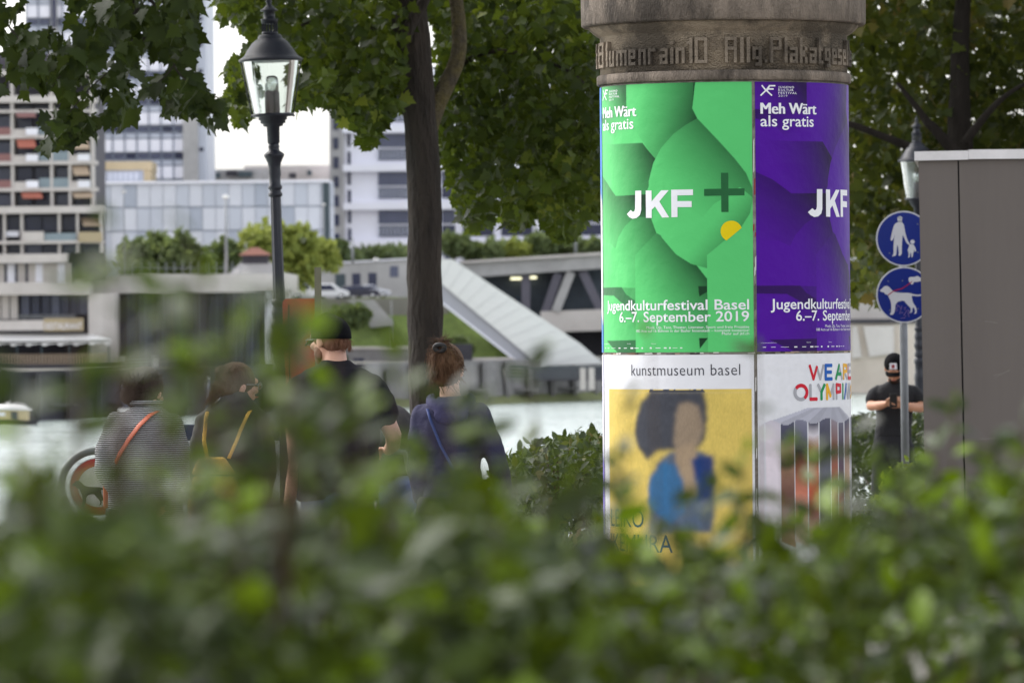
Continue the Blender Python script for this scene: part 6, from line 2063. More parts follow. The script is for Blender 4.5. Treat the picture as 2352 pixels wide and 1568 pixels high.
class Human:
    def __init__(s, label, x, d, gz, group=None):
        p = P(x, 1300, d)
        s.d, s.k = d, d / FD
        s.t = thing("person", label, "person", (p.x, p.y, gz))
        s.body = MB(); s.top = MB(); s.low = MB()
        s.o = s.t.location
    def p(s, x, y, off=0.0):
        q = P(x, y, s.d)
        return Vector((q.x - s.o.x, off, q.z - s.o.z))
    def torso(s, rings, mb=None, p=2.3, grow=0.0, shrink=0.75):
        secs, inner = [], []
        for (y, cx, hw, ry, off) in rings:
            c = s.p(cx, y, off)
            secs.append((c.z, c.x, c.y, hw * s.k + grow, ry + grow))
            inner.append((c.z, c.x, c.y, hw * s.k * shrink, ry * shrink))
        (mb or s.top).ell_loft(secs[::-1], 28, p=p)
        s.body.ell_loft(inner[::-1], 20, p=p)
    def face(s, at, eyes=True, s_=1.0):
        mb = MB()
        for q in (-1, 1): mb.ellipsoid(at(q * 0.031, 0.088, 0.008), (0.011, 0.007, 0.006), 10, 6)
        mb.build("eyes", m_eye, s.t)
        mb = MB(); mb.ellipsoid(at(0, 0.1, -0.056), (0.02, 0.006, 0.005), 10, 6); mb.build("mouth", m_lip, s.t)
    def legs(s, hips, feet, zh, shoe, r=(0.085, 0.06, 0.05)):
        for (hx, hy), (fx, fy) in zip(hips, feet):
            a = Vector((hx, hy, zh)); c = Vector((fx, fy, 0.06)); b_ = a.lerp(c, 0.52) + Vector((0, 0.025, 0))
            s.low.capsule([a, a.lerp(b_, 0.5), b_, b_.lerp(c, 0.5), c + Vector((0, 0, 0.02))], [r[0] + .012, r[0], r[1] + .012, r[1] + 0.004, r[2] + 0.008], 14)
            s.body.capsule([a, b_, c], [r[0] * .8, r[1] * .85, 0.038], 10)
            s.body.ellipsoid(c + Vector((0, 0.05, -0.025)), (0.038, 0.09, 0.028), 10, 6)
            mb = MB(); mb.ellipsoid(c + Vector((0, 0.055, -0.02)), (0.05, 0.135, 0.05), 16, 8); mb.box(c.x - 0.045, c.x + 0.045, c.y - 0.06, c.y + 0.17, 0.004, 0.03)
            remesh(mb.build("shoe", shoe, s.t), 0.012, 3)
    def finish(s, skin, top, low, vb=0.007, vt=0.010, top_name="shirt", smooth=5):
        remesh(s.body.build("body", skin, s.t), vb, 3)
        wrinkle(remesh(s.top.build(top_name, top, s.t), vt, smooth))
        if s.low.v:
            wrinkle(remesh(s.low.build("trousers", low, s.t), 0.012, 5))

def spectacles(h, at):
    mb = MB()
    for q in (-1, 1):
        c = [at(q * 0.034 + 0.024 * math.cos(a), 0.112, 0.006 + 0.018 * math.sin(a)) for a in [2 * math.pi * k / 16 for k in range(17)]]
        mb.tube(c, 0.0022, 6)
        mb.tube([at(q * 0.058, 0.112, 0.01), at(q * 0.078, 0.09, 0.012), at(q * 0.084, -0.005, 0.008)], 0.002, 6)
    mb.tube([at(-0.011, 0.113, 0.008), at(0.011, 0.113, 0.008)], 0.002, 6)
    o = mb.build("spectacles", m_metal_grey, h.t)
    mb = MB()
    for q in (-1, 1):
        mb.quad([at(q * 0.034 + 0.023 * math.cos(a), 0.112, 0.006 + 0.017 * math.sin(a)) for a in [2 * math.pi * k / 14 for k in range(14)]])
    mb.build("lens", m_lens, o)

def hair_strands(h, name, mat, roots, tips, n, r=0.0022, sag=0.02, jit=0.01):
    mb = MB()
    for i in range(n):
        k = i % len(roots)
        a = Vector(roots[k]) + Vector(RNG.normal(0, jit, 3)); b_ = Vector(tips[k]) + Vector(RNG.normal(0, jit * 1.6, 3))
        m_ = a.lerp(b_, 0.5) + Vector((RNG.normal(0, jit), RNG.normal(0, jit), sag * RNG.uniform(0.2, 1.4)))
        mb.tube([a, a.lerp(m_, 0.5) + Vector((0, 0, sag * .3)), m_, m_.lerp(b_, 0.5), b_], [r, r, r * .9, r * .7, r * .3], 5)
    return mb.build(name, mat, h.t)

# ---- man in the black tee and cap
C = Human("man in a black tee shirt and black cap seen from behind, beside the street lamp", 772, 28.0, 0.0)
hr = yawm(R(42), R(-6))
hc = C.p(757, 782, 0.02)
at = head(C.body, hc, hr, 1.02)
C.body.capsule([C.p(770, 812, 0.0), C.p(771, 850, -0.01)], [0.056, 0.066], 14)
C.torso([(826, 772, 30, 0.066, 0), (838, 772, 44, 0.078, 0), (850, 772, 72, 0.09, 0), (868, 773, 97, 0.105, 0), (895, 774, 108, 0.118, 0), (930, 774, 106, 0.128, 0), (970, 775, 101, 0.132, 0), (1030, 776, 95, 0.128, 0), (1090, 777, 93, 0.125, 0), (1150, 777, 95, 0.128, 0)])
C.top.capsule([C.p(852, 888, 0), C.p(876, 925, 0), C.p(884, 952, 0.02)], [0.07, 0.075, 0.068], 16)
C.top.capsule([C.p(694, 890, 0), C.p(676, 925, 0), C.p(672, 955, 0)], [0.07, 0.072, 0.066], 16)
C.body.capsule([C.p(852, 890, 0), C.p(878, 945, 0.02), C.p(903, 1000, 0.05)], [0.052, 0.05, 0.042], 14)
C.body.capsule([C.p(903, 1000, 0.05), C.p(902, 1022, 0.12), C.p(890, 1036, 0.2)], [0.042, 0.038, 0.027], 14)
hand(C.body, C.p(890, 1036, 0.2), (-0.55, 0.8, 0.0), (0, -0.2, -1), -1, 0.9, 1.05)
C.body.capsule([C.p(690, 890, 0), C.p(674, 965, 0.0), C.p(682, 1060, 0.0)], [0.052, 0.046, 0.042], 14)
C.body.capsule([C.p(682, 1060, 0.0), C.p(672, 1110, 0.06), C.p(660, 1165, 0.13)], [0.042, 0.038, 0.027], 14)
hand(C.body, C.p(660, 1165, 0.13), (-0.15, 0.4, -0.9), (-0.9, -0.2, 0), 1, 0.7, 1.05)
C.low.ell_loft([(0.80, 0.01, 0, 0.15, 0.11), (0.9, 0.01, 0, 0.185, 0.13), (0.99, 0.01, 0, 0.19, 0.125)], 24)
C.legs([(-0.08, 0), (0.1, 0)], [(-0.11, 0.05), (0.13, -0.06)], 0.84, m_shoe_w, (0.09, 0.066, 0.055))
C.finish(m_skin, m_tee, m_jeans, top_name="tee_shirt")
C.face(at)
mb = MB(); mb.ellipsoid(at(0, -0.016, 0.015), (0.083, 0.102, 0.075), 24, 14, rot=hr)
mb.ellipsoid(at(0, -0.045, -0.02), (0.074, 0.054, 0.045), 20, 12, rot=hr)
cp_o = remesh(mb.build("hair", m_hair_red, C.t), 0.008, 2)
mb = MB()
rs = []
for i in range(9):
    ph = math.pi / 2 * i / 8
    rs.append([at(0.091 * math.cos(ph) * math.cos(a), -0.014 + 0.110 * math.cos(ph) * math.sin(a), 0.028 + 0.104 * math.sin(ph) + 0.012 * math.sin(a)) for a in [2 * math.pi * k / 32 for k in range(32)]] if i < 8 else [at(0.002 * math.cos(a), -0.014 + 0.002 * math.sin(a), 0.132) for a in [2 * math.pi * k / 32 for k in range(32)]])
rs.insert(0, [at(0.0905 * math.cos(a), -0.014 + 0.1095 * math.sin(a), 0.008 + 0.012 * math.sin(a)) for a in [2 * math.pi * k / 32 for k in range(32)]])
mb.rings(rs)
capo = mb.build("cap", m_cap, C.t)
mb = MB()
rs = []
for j in range(6):
    t = j / 5
    rs.append([at(0.075 * math.sin(a) * (1 - 0.12 * t), 0.075 + (0.012 + 0.072 * t) * math.cos(a * 0.9), 0.026 - 0.022 * t - 0.02 * abs(math.sin(a)) ** 2) for a in [-1.25 + 2.5 * k / 14 for k in range(15)]])
vs = [p for r_ in rs for p in r_]
fs = [(j * 15 + i, j * 15 + i + 1, (j + 1) * 15 + i + 1, (j + 1) * 15 + i) for j in range(5) for i in range(14)]
mb.add(vs, fs, 0, True); bo = mb.build("brim", m_cap, capo); so = bo.modifiers.new("thick", 'SOLIDIFY'); so.thickness = 0.004
mb = MB(); mb.ellipsoid(at(0, 0.05, -0.08), (0.05, 0.05, 0.042), 16, 10, rot=hr); mb.ellipsoid(at(0.05, 0.03, -0.055), (0.02, 0.035, 0.04), 12, 8, rot=hr); mb.ellipsoid(at(-0.05, 0.03, -0.055), (0.02, 0.035, 0.04), 12, 8, rot=hr)
remesh(mb.build("beard", m_hair_red, C.t), 0.008, 2)
spectacles(C, at)
roots, tips = [], []
for k in range(40):
    a = RNG.uniform(-2.6, -0.5)
    roots.append(at(0.075 * math.cos(a), -0.02 + 0.095 * math.sin(a), RNG.uniform(-0.03, 0.005))); tips.append(at(0.074 * math.cos(a), -0.03 + 0.08 * math.sin(a), RNG.uniform(-0.07, -0.045)))
hair_strands(C, "hair_ends", m_hair_red, roots, tips, 220, 0.0012, 0.0, 0.004)
# white sheet in his left hand
q = C.p(655, 1200, 0.15) + C.t.location
tab = MB(); tab.obox((0, 0, 0), (0.052, 0.012, 0.0), (-0.001, 0.004, 0), (-0.025, 0, 0.075), 0)
o = tab.build("tablet", m_panel_white, None, q, bevel=0.003); tag(o, "small white tablet held in the left hand of the man in the black tee", "tablet")

# ---- woman in the navy hoodie
Dd = Human("woman in a navy hoodie with brown hair in a messy bun, seen from behind", 1030, 27.0, 0.0)
hr = yawm(R(-14), R(-4))
hc = Dd.p(1027, 848, 0.03)
at = head(Dd.body, hc, hr, 0.96, 0.9)
Dd.body.capsule([Dd.p(1032, 880, 0.0), Dd.p(1035, 925, -0.01)], [0.046, 0.055], 14)
Dd.torso([(908, 1036, 30, 0.066, 0), (918, 1037, 44, 0.08, 0), (930, 1036, 66, 0.09, 0), (946, 1035, 80, 0.10, 0), (975, 1034, 84, 0.11, 0), (1020, 1036, 74, 0.112, 0), (1070, 1040, 64, 0.108, 0), (1110, 1043, 64, 0.112, 0), (1150, 1044, 72, 0.12, 0), (1190, 1044, 76, 0.125, 0)])
Dd.top.capsule([Dd.p(1100, 950, 0), Dd.p(1122, 1000, -0.02), Dd.p(1140, 1052, -0.03), Dd.p(1154, 1108, 0.03), Dd.p(1158, 1150, 0.1)], [0.056, 0.054, 0.052, 0.047, 0.04], 16)
Dd.top.capsule([Dd.p(970, 955, 0), Dd.p(960, 1010, -0.01), Dd.p(958, 1075, 0.0), Dd.p(965, 1140, 0.08)], [0.056, 0.054, 0.05, 0.042], 16)
Dd.body.capsule([Dd.p(1100, 955, 0), Dd.p(1140, 1055, -0.03), Dd.p(1158, 1160, 0.11)], [0.04, 0.036, 0.024], 12)
hand(Dd.body, Dd.p(1158, 1162, 0.11), (-0.2, 0.5, -0.8), (-1, 0, 0), -1, 0.5, 0.9)
Dd.body.capsule([Dd.p(970, 960, 0), Dd.p(958, 1075, 0.0), Dd.p(966, 1150, 0.09)], [0.04, 0.036, 0.024], 12)
hand(Dd.body, Dd.p(966, 1152, 0.09), (0.1, 0.5, -0.8), (1, 0, 0), 1, 0.5, 0.9)
Dd.low.ell_loft([(0.76, 0.02, 0, 0.15, 0.115), (0.86, 0.02, 0, 0.175, 0.13), (0.95, 0.02, 0, 0.16, 0.12)], 24)
Dd.legs([(-0.07, 0), (0.1, 0)], [(-0.08, -0.03), (0.12, 0.06)], 0.80, m_shoe, (0.085, 0.06, 0.048))
Dd.finish(m_skin, m_hoodie, m_trouser, top_name="hoodie")
Dd.face(at)
mb = MB()
ring = []
for k in range(25):
    a = math.pi * (-0.12 + 1.24 * k / 24) + math.pi
    ring.append(Dd.p(1036, 930, 0) + Vector((0.098 * math.cos(a), 0.085 * math.sin(a) - 0.01, 0.025 + 0.05 * -math.sin(a) * -1 * 0.8)))
mb.capsule(ring, [0.02 + 0.016 * math.sin(math.pi * k / 24) for k in range(25)], 12)
mb.ellipsoid(Dd.p(1037, 952, -0.098), (0.088, 0.03, 0.055), 18, 10)
mb.ellipsoid(Dd.p(1037, 925, -0.07), (0.09, 0.03, 0.035), 18, 10)
remesh(mb.build("hood", m_hood, Dd.t), 0.009, 6)
mb = MB(); mb.ellipsoid(at(0, -0.018, 0.03), (0.086, 0.108, 0.098), 24, 14, rot=hr); mb.ellipsoid(at(0, -0.05, -0.03), (0.076, 0.066, 0.062), 20, 12, rot=hr)
mb.ellipsoid(at(-0.005, -0.075, 0.09), (0.056, 0.05, 0.05), 16, 10, rot=hr)
remesh(mb.build("hair", m_hair_auburn, Dd.t), 0.008, 2)
roots, tips = [], []
bun = at(-0.005, -0.085, 0.1)
for k in range(60):
    a = RNG.uniform(math.pi * 0.9, math.pi * 2.1)
    roots.append(at(0.088 * math.cos(a), -0.02 + 0.11 * math.sin(a), RNG.uniform(-0.07, 0.06))); tips.append(bun + Vector(RNG.normal(0, 0.016, 3)))
hair_strands(Dd, "hair_locks", m_hair_auburn, roots, tips, 520, 0.0013, 0.010, 0.008)
roots, tips = [], []
for k in range(50):
    roots.append(bun + Vector(RNG.normal(0, 0.016, 3)))
    v = Vector((RNG.normal(-0.3, 0.8), RNG.normal(-0.5, 0.3), RNG.normal(0.1, 0.8))).normalized()
    tips.append(bun + v * RNG.uniform(0.045, 0.085))
for k in range(10):
    roots.append(at(RNG.uniform(-.08, .08), -0.08, -0.03)); tips.append(at(RNG.uniform(-.1, .1), -0.075, -0.13))
hair_strands(Dd, "loose_hair", m_hair_brown, roots, tips, 260, 0.0012, 0.012, 0.006)
mb = MB()
for k in range(26):
    a = 2 * math.pi * k / 26
    c_ = at(-0.005 + 0.026 * math.cos(a), -0.132 - 0.006 * math.sin(a), 0.100 + 0.016 * math.sin(a))
    mb.ellipsoid(c_, (0.012, 0.011, 0.012), 8, 6)
remesh(mb.build("hair_band", m_black, Dd.t), 0.004, 2)
# her bag
bg = thing("shoulder_bag", "black leather bag on a blue strap at the hip of the woman in the hoodie", "bag", Dd.p(1092, 1200, -0.15) + Dd.t.location)
def bgp(x, y, off): return Dd.p(x, y, off) + Dd.t.location - bg.location
mb = MB()
bb = [bgp(1050, 1124, -0.15), bgp(1146, 1128, -0.10), bgp(1150, 1205, -0.10), bgp(1046, 1205, -0.15)]
mb.rings([bb, [p + Vector((0.01, 0.075, 0)) for p in bb]], smooth=False); mb.build("bag_body", m_leather, bg, bevel=0.015)
mb = MB()
fl_ = [bgp(1084, 1120, -0.155), bgp(1150, 1122, -0.118), bgp(1154, 1170, -0.125), bgp(1092, 1176, -0.165)]
mb.rings([fl_, [p + Vector((0.0, 0.02, 0)) for p in fl_]], smooth=False); mb.build("flap", m_leather, bg, bevel=0.01)
mb = MB(); mb.tube([bgp(982, 938, -0.075), bgp(990, 965, -0.108), bgp(1012, 1020, -0.128), bgp(1036, 1064, -0.128), bgp(1057, 1103, -0.142)], 0.008, 8, flat=0.35); mb.build("strap", m_strap_b, bg)
mb = MB()
mb.tube([bgp(1057, 1103, -0.142) + Vector((0.012 * math.cos(a), 0, 0.014 * math.sin(a) - 0.012)) for a in [2 * math.pi * k / 16 for k in range(17)]], 0.0028, 6)
mb.tube([bgp(1060, 1112, -0.15), bgp(1064, 1120, -0.155), bgp(1061, 1128, -0.155), bgp(1066, 1132, -0.155)], 0.0042, 6); mb.build("clasp", m_chrome, bg)

# ---- woman in the striped cardigan
Aa = Human("woman in a grey striped cardigan with dark pinned up hair, leftmost of the group", 325, 27.4, -0.02)
hr = yawm(R(-22), R(-12))
hc = Aa.p(335, 902, 0.05)
at = head(Aa.body, hc, hr, 0.95, 0.9)
Aa.body.capsule([Aa.p(336, 920, 0.01), Aa.p(334, 960, -0.02)], [0.048, 0.058], 14)
Aa.torso([(928, 336, 29, 0.062, 0), (940, 335, 44, 0.082, -0.01), (955, 333, 62, 0.098, -0.02), (975, 331, 76, 0.115, -0.03), (1010, 328, 84, 0.128, -0.03), (1060, 328, 84, 0.13, -0.02), (1110, 330, 84, 0.13, -0.01), (1160, 336, 86, 0.13, 0), (1215, 342, 88, 0.13, 0)])
Aa.top.capsule([Aa.p(268, 972, -0.01), Aa.p(248, 1030, -0.03), Aa.p(243, 1080, -0.05)], [0.056, 0.058, 0.053], 16)
Aa.top.capsule([Aa.p(243, 1080, -0.05), Aa.p(272, 1116, -0.12), Aa.p(318, 1150, -0.17)], [0.053, 0.048, 0.04], 16)
Aa.top.capsule([Aa.p(396, 975, -0.01), Aa.p(412, 1030, -0.03), Aa.p(414, 1090, -0.06)], [0.056, 0.056, 0.05], 16)
Aa.top.capsule([Aa.p(414, 1090, -0.06), Aa.p(386, 1132, -0.14), Aa.p(345, 1166, -0.18)], [0.05, 0.046, 0.038], 16)
Aa.body.capsule([Aa.p(268, 975, -0.01), Aa.p(243, 1080, -0.05), Aa.p(322, 1156, -0.175)], [0.04, 0.036, 0.025], 12)
Aa.body.capsule([Aa.p(396, 975, -0.01), Aa.p(414, 1090, -0.06), Aa.p(345, 1170, -0.185)], [0.04, 0.036, 0.025], 12)
hand(Aa.body, Aa.p(322, 1158, -0.178), (0.9, -0.1, -0.3), (0, 0.9, 0.2), -1, 0.5, 0.9)
hand(Aa.body, Aa.p(345, 1172, -0.19), (-0.9, -0.1, -0.2), (0, 0.9, 0.2), 1, 0.5, 0.9)
Aa.low.ell_loft([(0.70, 0, 0, 0.14, 0.11), (0.8, 0, 0, 0.175, 0.13), (0.92, 0, 0, 0.17, 0.12)], 24)
Aa.legs([(-0.08, 0), (0.08, 0)], [(-0.09, 0.02), (0.1, 0.0)], 0.74, m_shoe, (0.085, 0.06, 0.05))
Aa.finish(m_skin, m_knit, m_trouser, top_name="cardigan")
Aa.face(at)
mb = MB(); mb.ellipsoid(at(0, -0.018, 0.03), (0.088, 0.108, 0.1), 24, 14, rot=hr); mb.ellipsoid(at(-0.01, -0.055, -0.035), (0.075, 0.06, 0.062), 20, 12, rot=hr); mb.ellipsoid(at(-0.05, -0.09, -0.03), (0.05, 0.045, 0.05), 16, 10, rot=hr)
mb.ellipsoid(at(-0.06, -0.05, 0.08), (0.045, 0.04, 0.04), 16, 10, rot=hr)
remesh(mb.build("hair", m_hair_dark, Aa.t), 0.008, 2)
roots, tips = [], []
for k in range(60):
    a = RNG.uniform(math.pi * 0.9, math.pi * 2.1)
    roots.append(at(0.088 * math.cos(a), -0.02 + 0.11 * math.sin(a), RNG.uniform(-0.03, 0.1))); tips.append(at(-0.05, -0.12, -0.03) + Vector(RNG.normal(0, 0.022, 3)))
hair_strands(Aa, "hair_locks", m_hair_dark, roots, tips, 420, 0.0012, 0.008, 0.008)
mb = MB(); mb.capsule([Aa.p(335, 930, -0.0) + Vector((0.075 * math.cos(a), 0.07 * math.sin(a) - 0.005, 0.012)) for a in [2 * math.pi * k / 24 for k in range(25)]], 0.014, 8)
remesh(mb.build("collar", m_knit, Aa.t), 0.008, 3)
cb = thing("cross_body_bag", "small bag on an orange strap across the striped cardigan", "bag", Aa.p(255, 1110, 0.14) + Aa.t.location)
def cbp(x, y, off): return Aa.p(x, y, off) + Aa.t.location - cb.location
mb = MB(); mb.tube([cbp(372, 944, -0.02), cbp(362, 944, -0.09), cbp(348, 952, -0.128), cbp(325, 975, -0.158), cbp(300, 1008, -0.162), cbp(280, 1040, -0.145), cbp(268, 1062, -0.11), cbp(254, 1085, 0.0), cbp(255, 1098, 0.12)], 0.0155, 8, flat=0.22); mb.build("strap", m_strap_o, cb)
mb = MB(); mb.box(-0.05, 0.11, 0.0, 0.06, -0.13, 0.0); mb.build("bag_body", m_strap_o, cb, bevel=0.015)

# ---- woman with the yellow backpack
Bb = Human("woman in a dark jacket with a ponytail and spectacles, turned to the right", 535, 29.0, -0.02)
hr = yawm(R(-62), R(-4))
hc = Bb.p(548, 886, 0.03)
at = head(Bb.body, hc, hr, 0.95, 0.9)
Bb.body.capsule([Bb.p(542, 905, 0.0), Bb.p(538, 945, -0.01)], [0.048, 0.056], 14)
Bb.torso([(898, 541, 27, 0.062, 0), (908, 541, 32, 0.068, 0), (922, 539, 46, 0.085, 0), (940, 537, 62, 0.098, 0), (962, 535, 76, 0.112, 0), (1000, 534, 82, 0.122, 0), (1060, 534, 82, 0.125, 0), (1120, 534, 82, 0.125, 0), (1180, 534, 84, 0.128, 0)])
Bb.top.capsule([Bb.p(596, 968, 0), Bb.p(610, 1030, 0), Bb.p(612, 1095, 0.05), Bb.p(600, 1150, 0.12)], [0.055, 0.055, 0.05, 0.04], 16)
Bb.top.capsule([Bb.p(472, 968, 0), Bb.p(458, 1030, 0), Bb.p(456, 1095, 0.05), Bb.p(466, 1150, 0.12)], [0.055, 0.055, 0.05, 0.04], 16)
Bb.body.capsule([Bb.p(596, 972, 0), Bb.p(612, 1095, 0.05), Bb.p(600, 1160, 0.13)], [0.04, 0.036, 0.024], 12)
Bb.body.capsule([Bb.p(472, 972, 0), Bb.p(456, 1095, 0.05), Bb.p(466, 1160, 0.13)], [0.04, 0.036, 0.024], 12)
hand(Bb.body, Bb.p(600, 1162, 0.13), (-0.1, 0.5, -0.8), (-1, 0, 0), -1, 0.5, 0.9)
hand(Bb.body, Bb.p(466, 1162, 0.13), (0.1, 0.5, -0.8), (1, 0, 0), 1, 0.5, 0.9)
Bb.low.ell_loft([(0.72, 0, 0, 0.14, 0.11), (0.82, 0, 0, 0.175, 0.13), (0.94, 0, 0, 0.17, 0.12)], 24)
Bb.legs([(-0.08, 0), (0.08, 0)], [(-0.09, 0.02), (0.1, 0.04)], 0.76, m_shoe, (0.085, 0.06, 0.05))
Bb.finish(m_skin, m_jacket, m_trouser, top_name="jacket")
Bb.face(at); spectacles(Bb, at)
mb = MB(); mb.ellipsoid(at(0, -0.02, 0.03), (0.086, 0.105, 0.097), 24, 14, rot=hr); mb.ellipsoid(at(0, -0.06, -0.02), (0.076, 0.06, 0.06), 20, 12, rot=hr)
q = Bb.p(512, 852, 0.0); mb.ellipsoid(q, (0.045, 0.045, 0.032), 16, 10)
mb.capsule([at(0, -0.09, 0.0), at(0, -0.12, -0.02), Bb.p(502, 896, -0.02)], [0.04, 0.036, 0.03], 12)
remesh(mb.build("hair", m_hair_brown, Bb.t), 0.008, 2)
roots, tips = [], []
for k in range(30):
    roots.append(Bb.p(505, 880, -0.02) + Vector(RNG.normal(0, 0.014, 3))); tips.append(Bb.p(484 + RNG.normal(0, 6), 930, -0.05))
for k in range(30):
    a = RNG.uniform(math.pi * 0.9, math.pi * 2.1)
    roots.append(at(0.088 * math.cos(a), -0.02 + 0.108 * math.sin(a), RNG.uniform(-0.02, 0.1))); tips.append(at(0, -0.12, -0.01))
hair_strands(Bb, "ponytail", m_hair_brown, roots, tips, 360, 0.0012, 0.006, 0.008)
bk = thing("backpack", "small yellow backpack hanging low on thin yellow straps", "backpack", Bb.p(500, 1190, -0.2) + Bb.t.location)
def bkp(x, y, off): return Bb.p(x, y, off) + Bb.t.location - bk.location
mb = MB()
o1 = [(452, 1090), (440, 1160), (446, 1205), (560, 1205), (566, 1160), (544, 1090)]
mb.rings([[bkp(x, y, -0.30) for x, y in o1], [bkp(500 + (x - 500) * 1.06, y, -0.25) for x, y in o1], [bkp(500 + (x - 500) * 1.04, y, -0.16) for x, y in o1]], smooth=False); mb.build("bag_body", m_yellow, bk, bevel=0.02)
mb = MB()
o1 = [(463, 1048), (449, 1086), (546, 1086), (520, 1047)]
mb.rings([[bkp(x, y, -0.305) for x, y in o1], [bkp(500 + (x - 500) * 1.05, y, -0.26) for x, y in o1], [bkp(x, y, -0.165) for x, y in o1]], smooth=False); mb.build("flap", m_yellow, bk, bevel=0.014)
mb = MB(); mb.tube([bkp(579, 938, -0.06), bkp(572, 950, -0.118), bkp(556, 985, -0.138), bkp(546, 1012, -0.145), bkp(530, 1050, -0.2)], 0.010, 8, flat=0.3)
mb.tube([bkp(478, 945, -0.06), bkp(476, 960, -0.11), bkp(472, 1008, -0.138), bkp(480, 1048, -0.2)], 0.010, 8, flat=0.3); mb.build("strap", m_yellow, bk)

# ---- man with the phone
E = Human("man in black with a black cap looking down at his phone behind the sign pole", 2056, 49.5, ground_z(49.5))
hr = yawm(R(172), R(-34))
hc = E.p(2053, 846, -0.03)
at = head(E.body, hc, hr, 1.0)
E.body.capsule([E.p(2055, 858, 0.02), E.p(2056, 884, 0.03)], [0.055, 0.068], 14)
E.torso([(874, 2056, 16, 0.066, .03), (879, 2056, 24, 0.078, .03), (884, 2057, 36, 0.09, .03), (890, 2057, 45, 0.10, .03), (900, 2057, 49, 0.115, .03), (920, 2056, 46, 0.125, .03), (950, 2054, 43, 0.12, .03), (985, 2052, 42, 0.118, .03), (1002, 2052, 43, 0.12, .03)])
E.top.capsule([E.p(2019, 895, 0.03), E.p(2008, 906, 0.02), E.p(2002, 916, 0.0)], [0.052, 0.06, 0.06], 14)
E.top.capsule([E.p(2095, 895, 0.03), E.p(2106, 907, 0.02), E.p(2112, 917, 0.0)], [0.052, 0.06, 0.06], 14)
E.body.capsule([E.p(2019, 898, 0.03), E.p(2003, 918, 0.0), E.p(2000, 932, -0.04)], [0.034, 0.042, 0.042], 12)
E.body.capsule([E.p(2000, 932, -0.04), E.p(2018, 930, -0.18), E.p(2030, 926, -0.26)], [0.044, 0.04, 0.028], 12)
hand(E.body, E.p(2029, 926, -0.26), (0.82, -0.45, 0.0), (0.1, 0.4, 0.9), -1, 1.0, 1.05)
E.body.capsule([E.p(2095, 898, 0.03), E.p(2111, 920, 0.0), E.p(2114, 935, -0.04)], [0.034, 0.042, 0.042], 12)
E.body.capsule([E.p(2114, 935, -0.04), E.p(2088, 934, -0.18), E.p(2066, 930, -0.26)], [0.044, 0.04, 0.028], 12)
hand(E.body, E.p(2066, 930, -0.26), (-0.84, -0.42, -0.02), (-0.1, 0.4, 0.9), 1, 1.0, 1.05)
E.low.ell_loft([(0.86, -0.01, 0.03, 0.15, 0.11), (0.98, -0.01, 0.03, 0.172, 0.12), (1.13, -0.01, 0.03, 0.155, 0.108)], 24)
for (hx, fx, fy) in ((-0.095, -0.16, -0.05), (0.085, 0.10, 0.05)):
    pass
E.legs([(-0.095, 0.03), (0.085, 0.03)], [(-0.16, -0.05), (0.10, 0.03)], 0.94, m_shoe, (0.09, 0.066, 0.055))
E.finish(m_skin_tan, m_tee2, m_trouser, top_name="tee_shirt")
E.face(at)
mb = MB(); mb.ellipsoid(at(0, -0.03, -0.005), (0.082, 0.085, 0.07), 20, 12, rot=hr); remesh(mb.build("hair", m_hair_dark, E.t), 0.008, 2)
mb = MB(); mb.ellipsoid(at(0, 0.05, -0.078), (0.056, 0.052, 0.045), 16, 10, rot=hr); remesh(mb.build("beard", m_hair_dark, E.t), 0.008, 2)
mb = MB(); rs = [[at(0.087 * math.cos(a), -0.014 + 0.105 * math.sin(a), 0.025) for a in [2 * math.pi * k / 32 for k in range(32)]]]
for i in range(9):
    ph = math.pi / 2 * i / 8 if i < 8 else 1.55
    rs.append([at(0.0885 * math.cos(ph) * math.cos(a), -0.014 + 0.107 * math.cos(ph) * math.sin(a), 0.045 + 0.09 * math.sin(ph)) for a in [2 * math.pi * k / 32 for k in range(32)]])
mb.rings(rs); capo = mb.build("cap", m_cap, E.t)
mb = MB(); rs = []
for j in range(6):
    t = j / 5
    rs.append([at(0.078 * math.sin(a) * (1 - 0.1 * t), 0.07 + (0.012 + 0.075 * t) * math.cos(a * 0.9), 0.034 - 0.014 * t - 0.02 * abs(math.sin(a)) ** 2) for a in [-1.25 + 2.5 * k / 14 for k in range(15)]])
vs = [p for r_ in rs for p in r_]
mb.add(vs, fs, 0, True); bo = mb.build("brim", m_cap, capo); so = bo.modifiers.new("thick", 'SOLIDIFY'); so.thickness = 0.004
mb = MB(); mb.quad([at(-0.034, 0.088, 0.058), at(0.034, 0.088, 0.058), at(0.03, 0.07, 0.112), at(-0.03, 0.07, 0.112)], 0)
mb.quad([at(-0.012, 0.0895, 0.07), at(0.014, 0.0895, 0.07), at(0.012, 0.078, 0.1), at(-0.014, 0.078, 0.1)], 1)
bo = mb.build("cap_emblem", [m_panel_white, m_signred], capo); bo.location = hr @ Vector((0, 0.008, 0.0))
ph_ = MB(); ph_.obox((0, 0, 0), (0.034, 0.0, 0.0), (0.0, 0.0042, 0.002), (0.0, -0.03, 0.062), 0)
o = ph_.build("phone", m_black, None, E.p(2046, 918, -0.34) + E.t.location, bevel=0.004); tag(o, "dark phone in the hands of the man behind the sign pole", "phone")

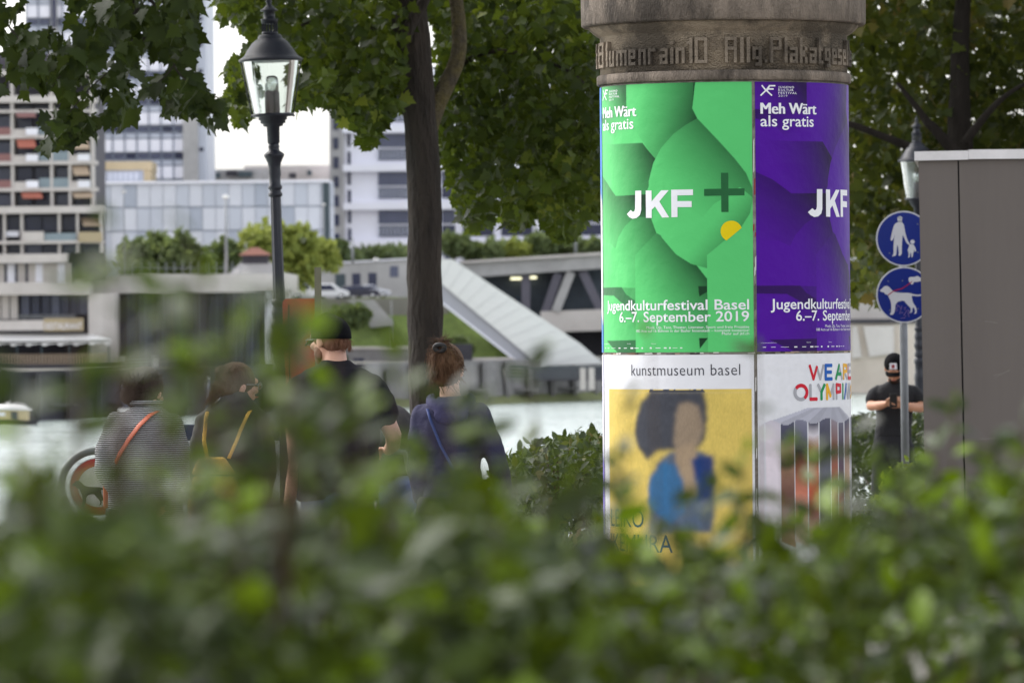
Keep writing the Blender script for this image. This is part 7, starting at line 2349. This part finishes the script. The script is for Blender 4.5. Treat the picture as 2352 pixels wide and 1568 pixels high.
# ---- pram pushed by the man in the black tee
pm = thing("pram", "dark hooded pram in front of the man in the black tee", "pram", (P(905, 1300, 28.5).x, 28.5, 0.0))
def pmp(x, y, off):
    q = P(x, y, 28.3); return Vector((q.x - pm.location.x, off, q.z))
mb = MB()
rs = []
for j in range(9):
    a = math.pi * 0.62 * j / 8 - 0.1
    rs.append([pmp(898, 1030, 0.25) + Vector((0.135 * math.cos(t) , 0.05 - 0.26 * math.cos(a) * math.sin(t) * 0.9 + 0.1, 0.215 * math.sin(a) * math.sin(t) + 0.0)) for t in [math.pi * k / 14 for k in range(15)]])
vs = [p for r_ in rs for p in r_]
mb.add(vs, [(j * 15 + i, j * 15 + i + 1, (j + 1) * 15 + i + 1, (j + 1) * 15 + i) for j in range(8) for i in range(14)], 0, True)
o = mb.build("hood", m_tee2, pm); so = o.modifiers.new("thick", 'SOLIDIFY'); so.thickness = 0.012
mb = MB(); mb.ellipsoid(pmp(900, 1072, 0.3), (0.13, 0.3, 0.115), 22, 12); remesh(mb.build("carrycot", m_tee2, pm), 0.014, 3)
mb = MB(); mb.tube([pmp(852, 1039, -0.12), pmp(872, 1037, -0.14), pmp(905, 1036, -0.14), pmp(930, 1040, -0.12)], 0.014, 12); mb.build("handle", m_metal_grey, pm)
mb = MB()
for x0, x1 in ((852, 862), (930, 952)):
    mb.tube([pmp(x0, 1039, -0.12), pmp(x0 + 4, 1078, 0.0), pmp(x1, 1127, 0.14), pmp(x1 + 6, 1230, 0.38)], 0.011, 10)
    mb.tube([pmp(x1, 1127, 0.14), pmp(x0 + 8, 1290, -0.1)], 0.011, 10)
mb.build("frame", m_metal_grey, pm)
mb = MB(); mb.ellipsoid(pmp(914, 1150, 0.2), (0.12, 0.24, 0.12), 20, 10); mb.ellipsoid(pmp(928, 1118, 0.05), (0.075, 0.08, 0.055), 16, 8); remesh(mb.build("seat", m_denim, pm), 0.014, 4)
for (x, y0, r_) in ((-0.13, -0.12, 0.11), (0.15, -0.12, 0.11), (-0.08, 0.5, 0.09), (0.1, 0.5, 0.09)):
    mb = MB(); ring = [(x, y0 + r_ * math.cos(a), r_ + 0.004 + r_ * 0.0 + (r_ - 0.0) * math.sin(a)) for a in [2 * math.pi * k / 24 for k in range(25)]]
    mb.tube(ring, 0.018, 8, caps=False); w_ = mb.build("wheel", m_tyre, pm)
    mb = MB(); mb.tube([(x - 0.012, y0, r_ + 0.004), (x + 0.012, y0, r_ + 0.004)], r_ * 0.9, 20); mb.build("rim", m_metal_grey, w_)

# lettering on the restaurant parapet across the river
bm = text_shape("RESTAURANT", 0.0)
xs_ = [v.co.x for v in bm.verts]; x0_, x1_ = min(xs_), max(xs_)
pa, pb = A.pt(104, 756, -1.3), A.pt(187, 741, -1.3)
for v in bm.verts:
    v.co = Vector((pa[0] + (v.co.x - x0_) / (x1_ - x0_) * (pb[0] - pa[0]), -1.3, pa[2] + v.co.y / 0.72 * (pb[2] - pa[2])))
me = bpy.data.meshes.new("sign_lettering"); bm.to_mesh(me); bm.free(); me.materials.append(m_panel_white)
o = bpy.data.objects.new("sign_lettering", me); COL.objects.link(o); o.parent = A.t
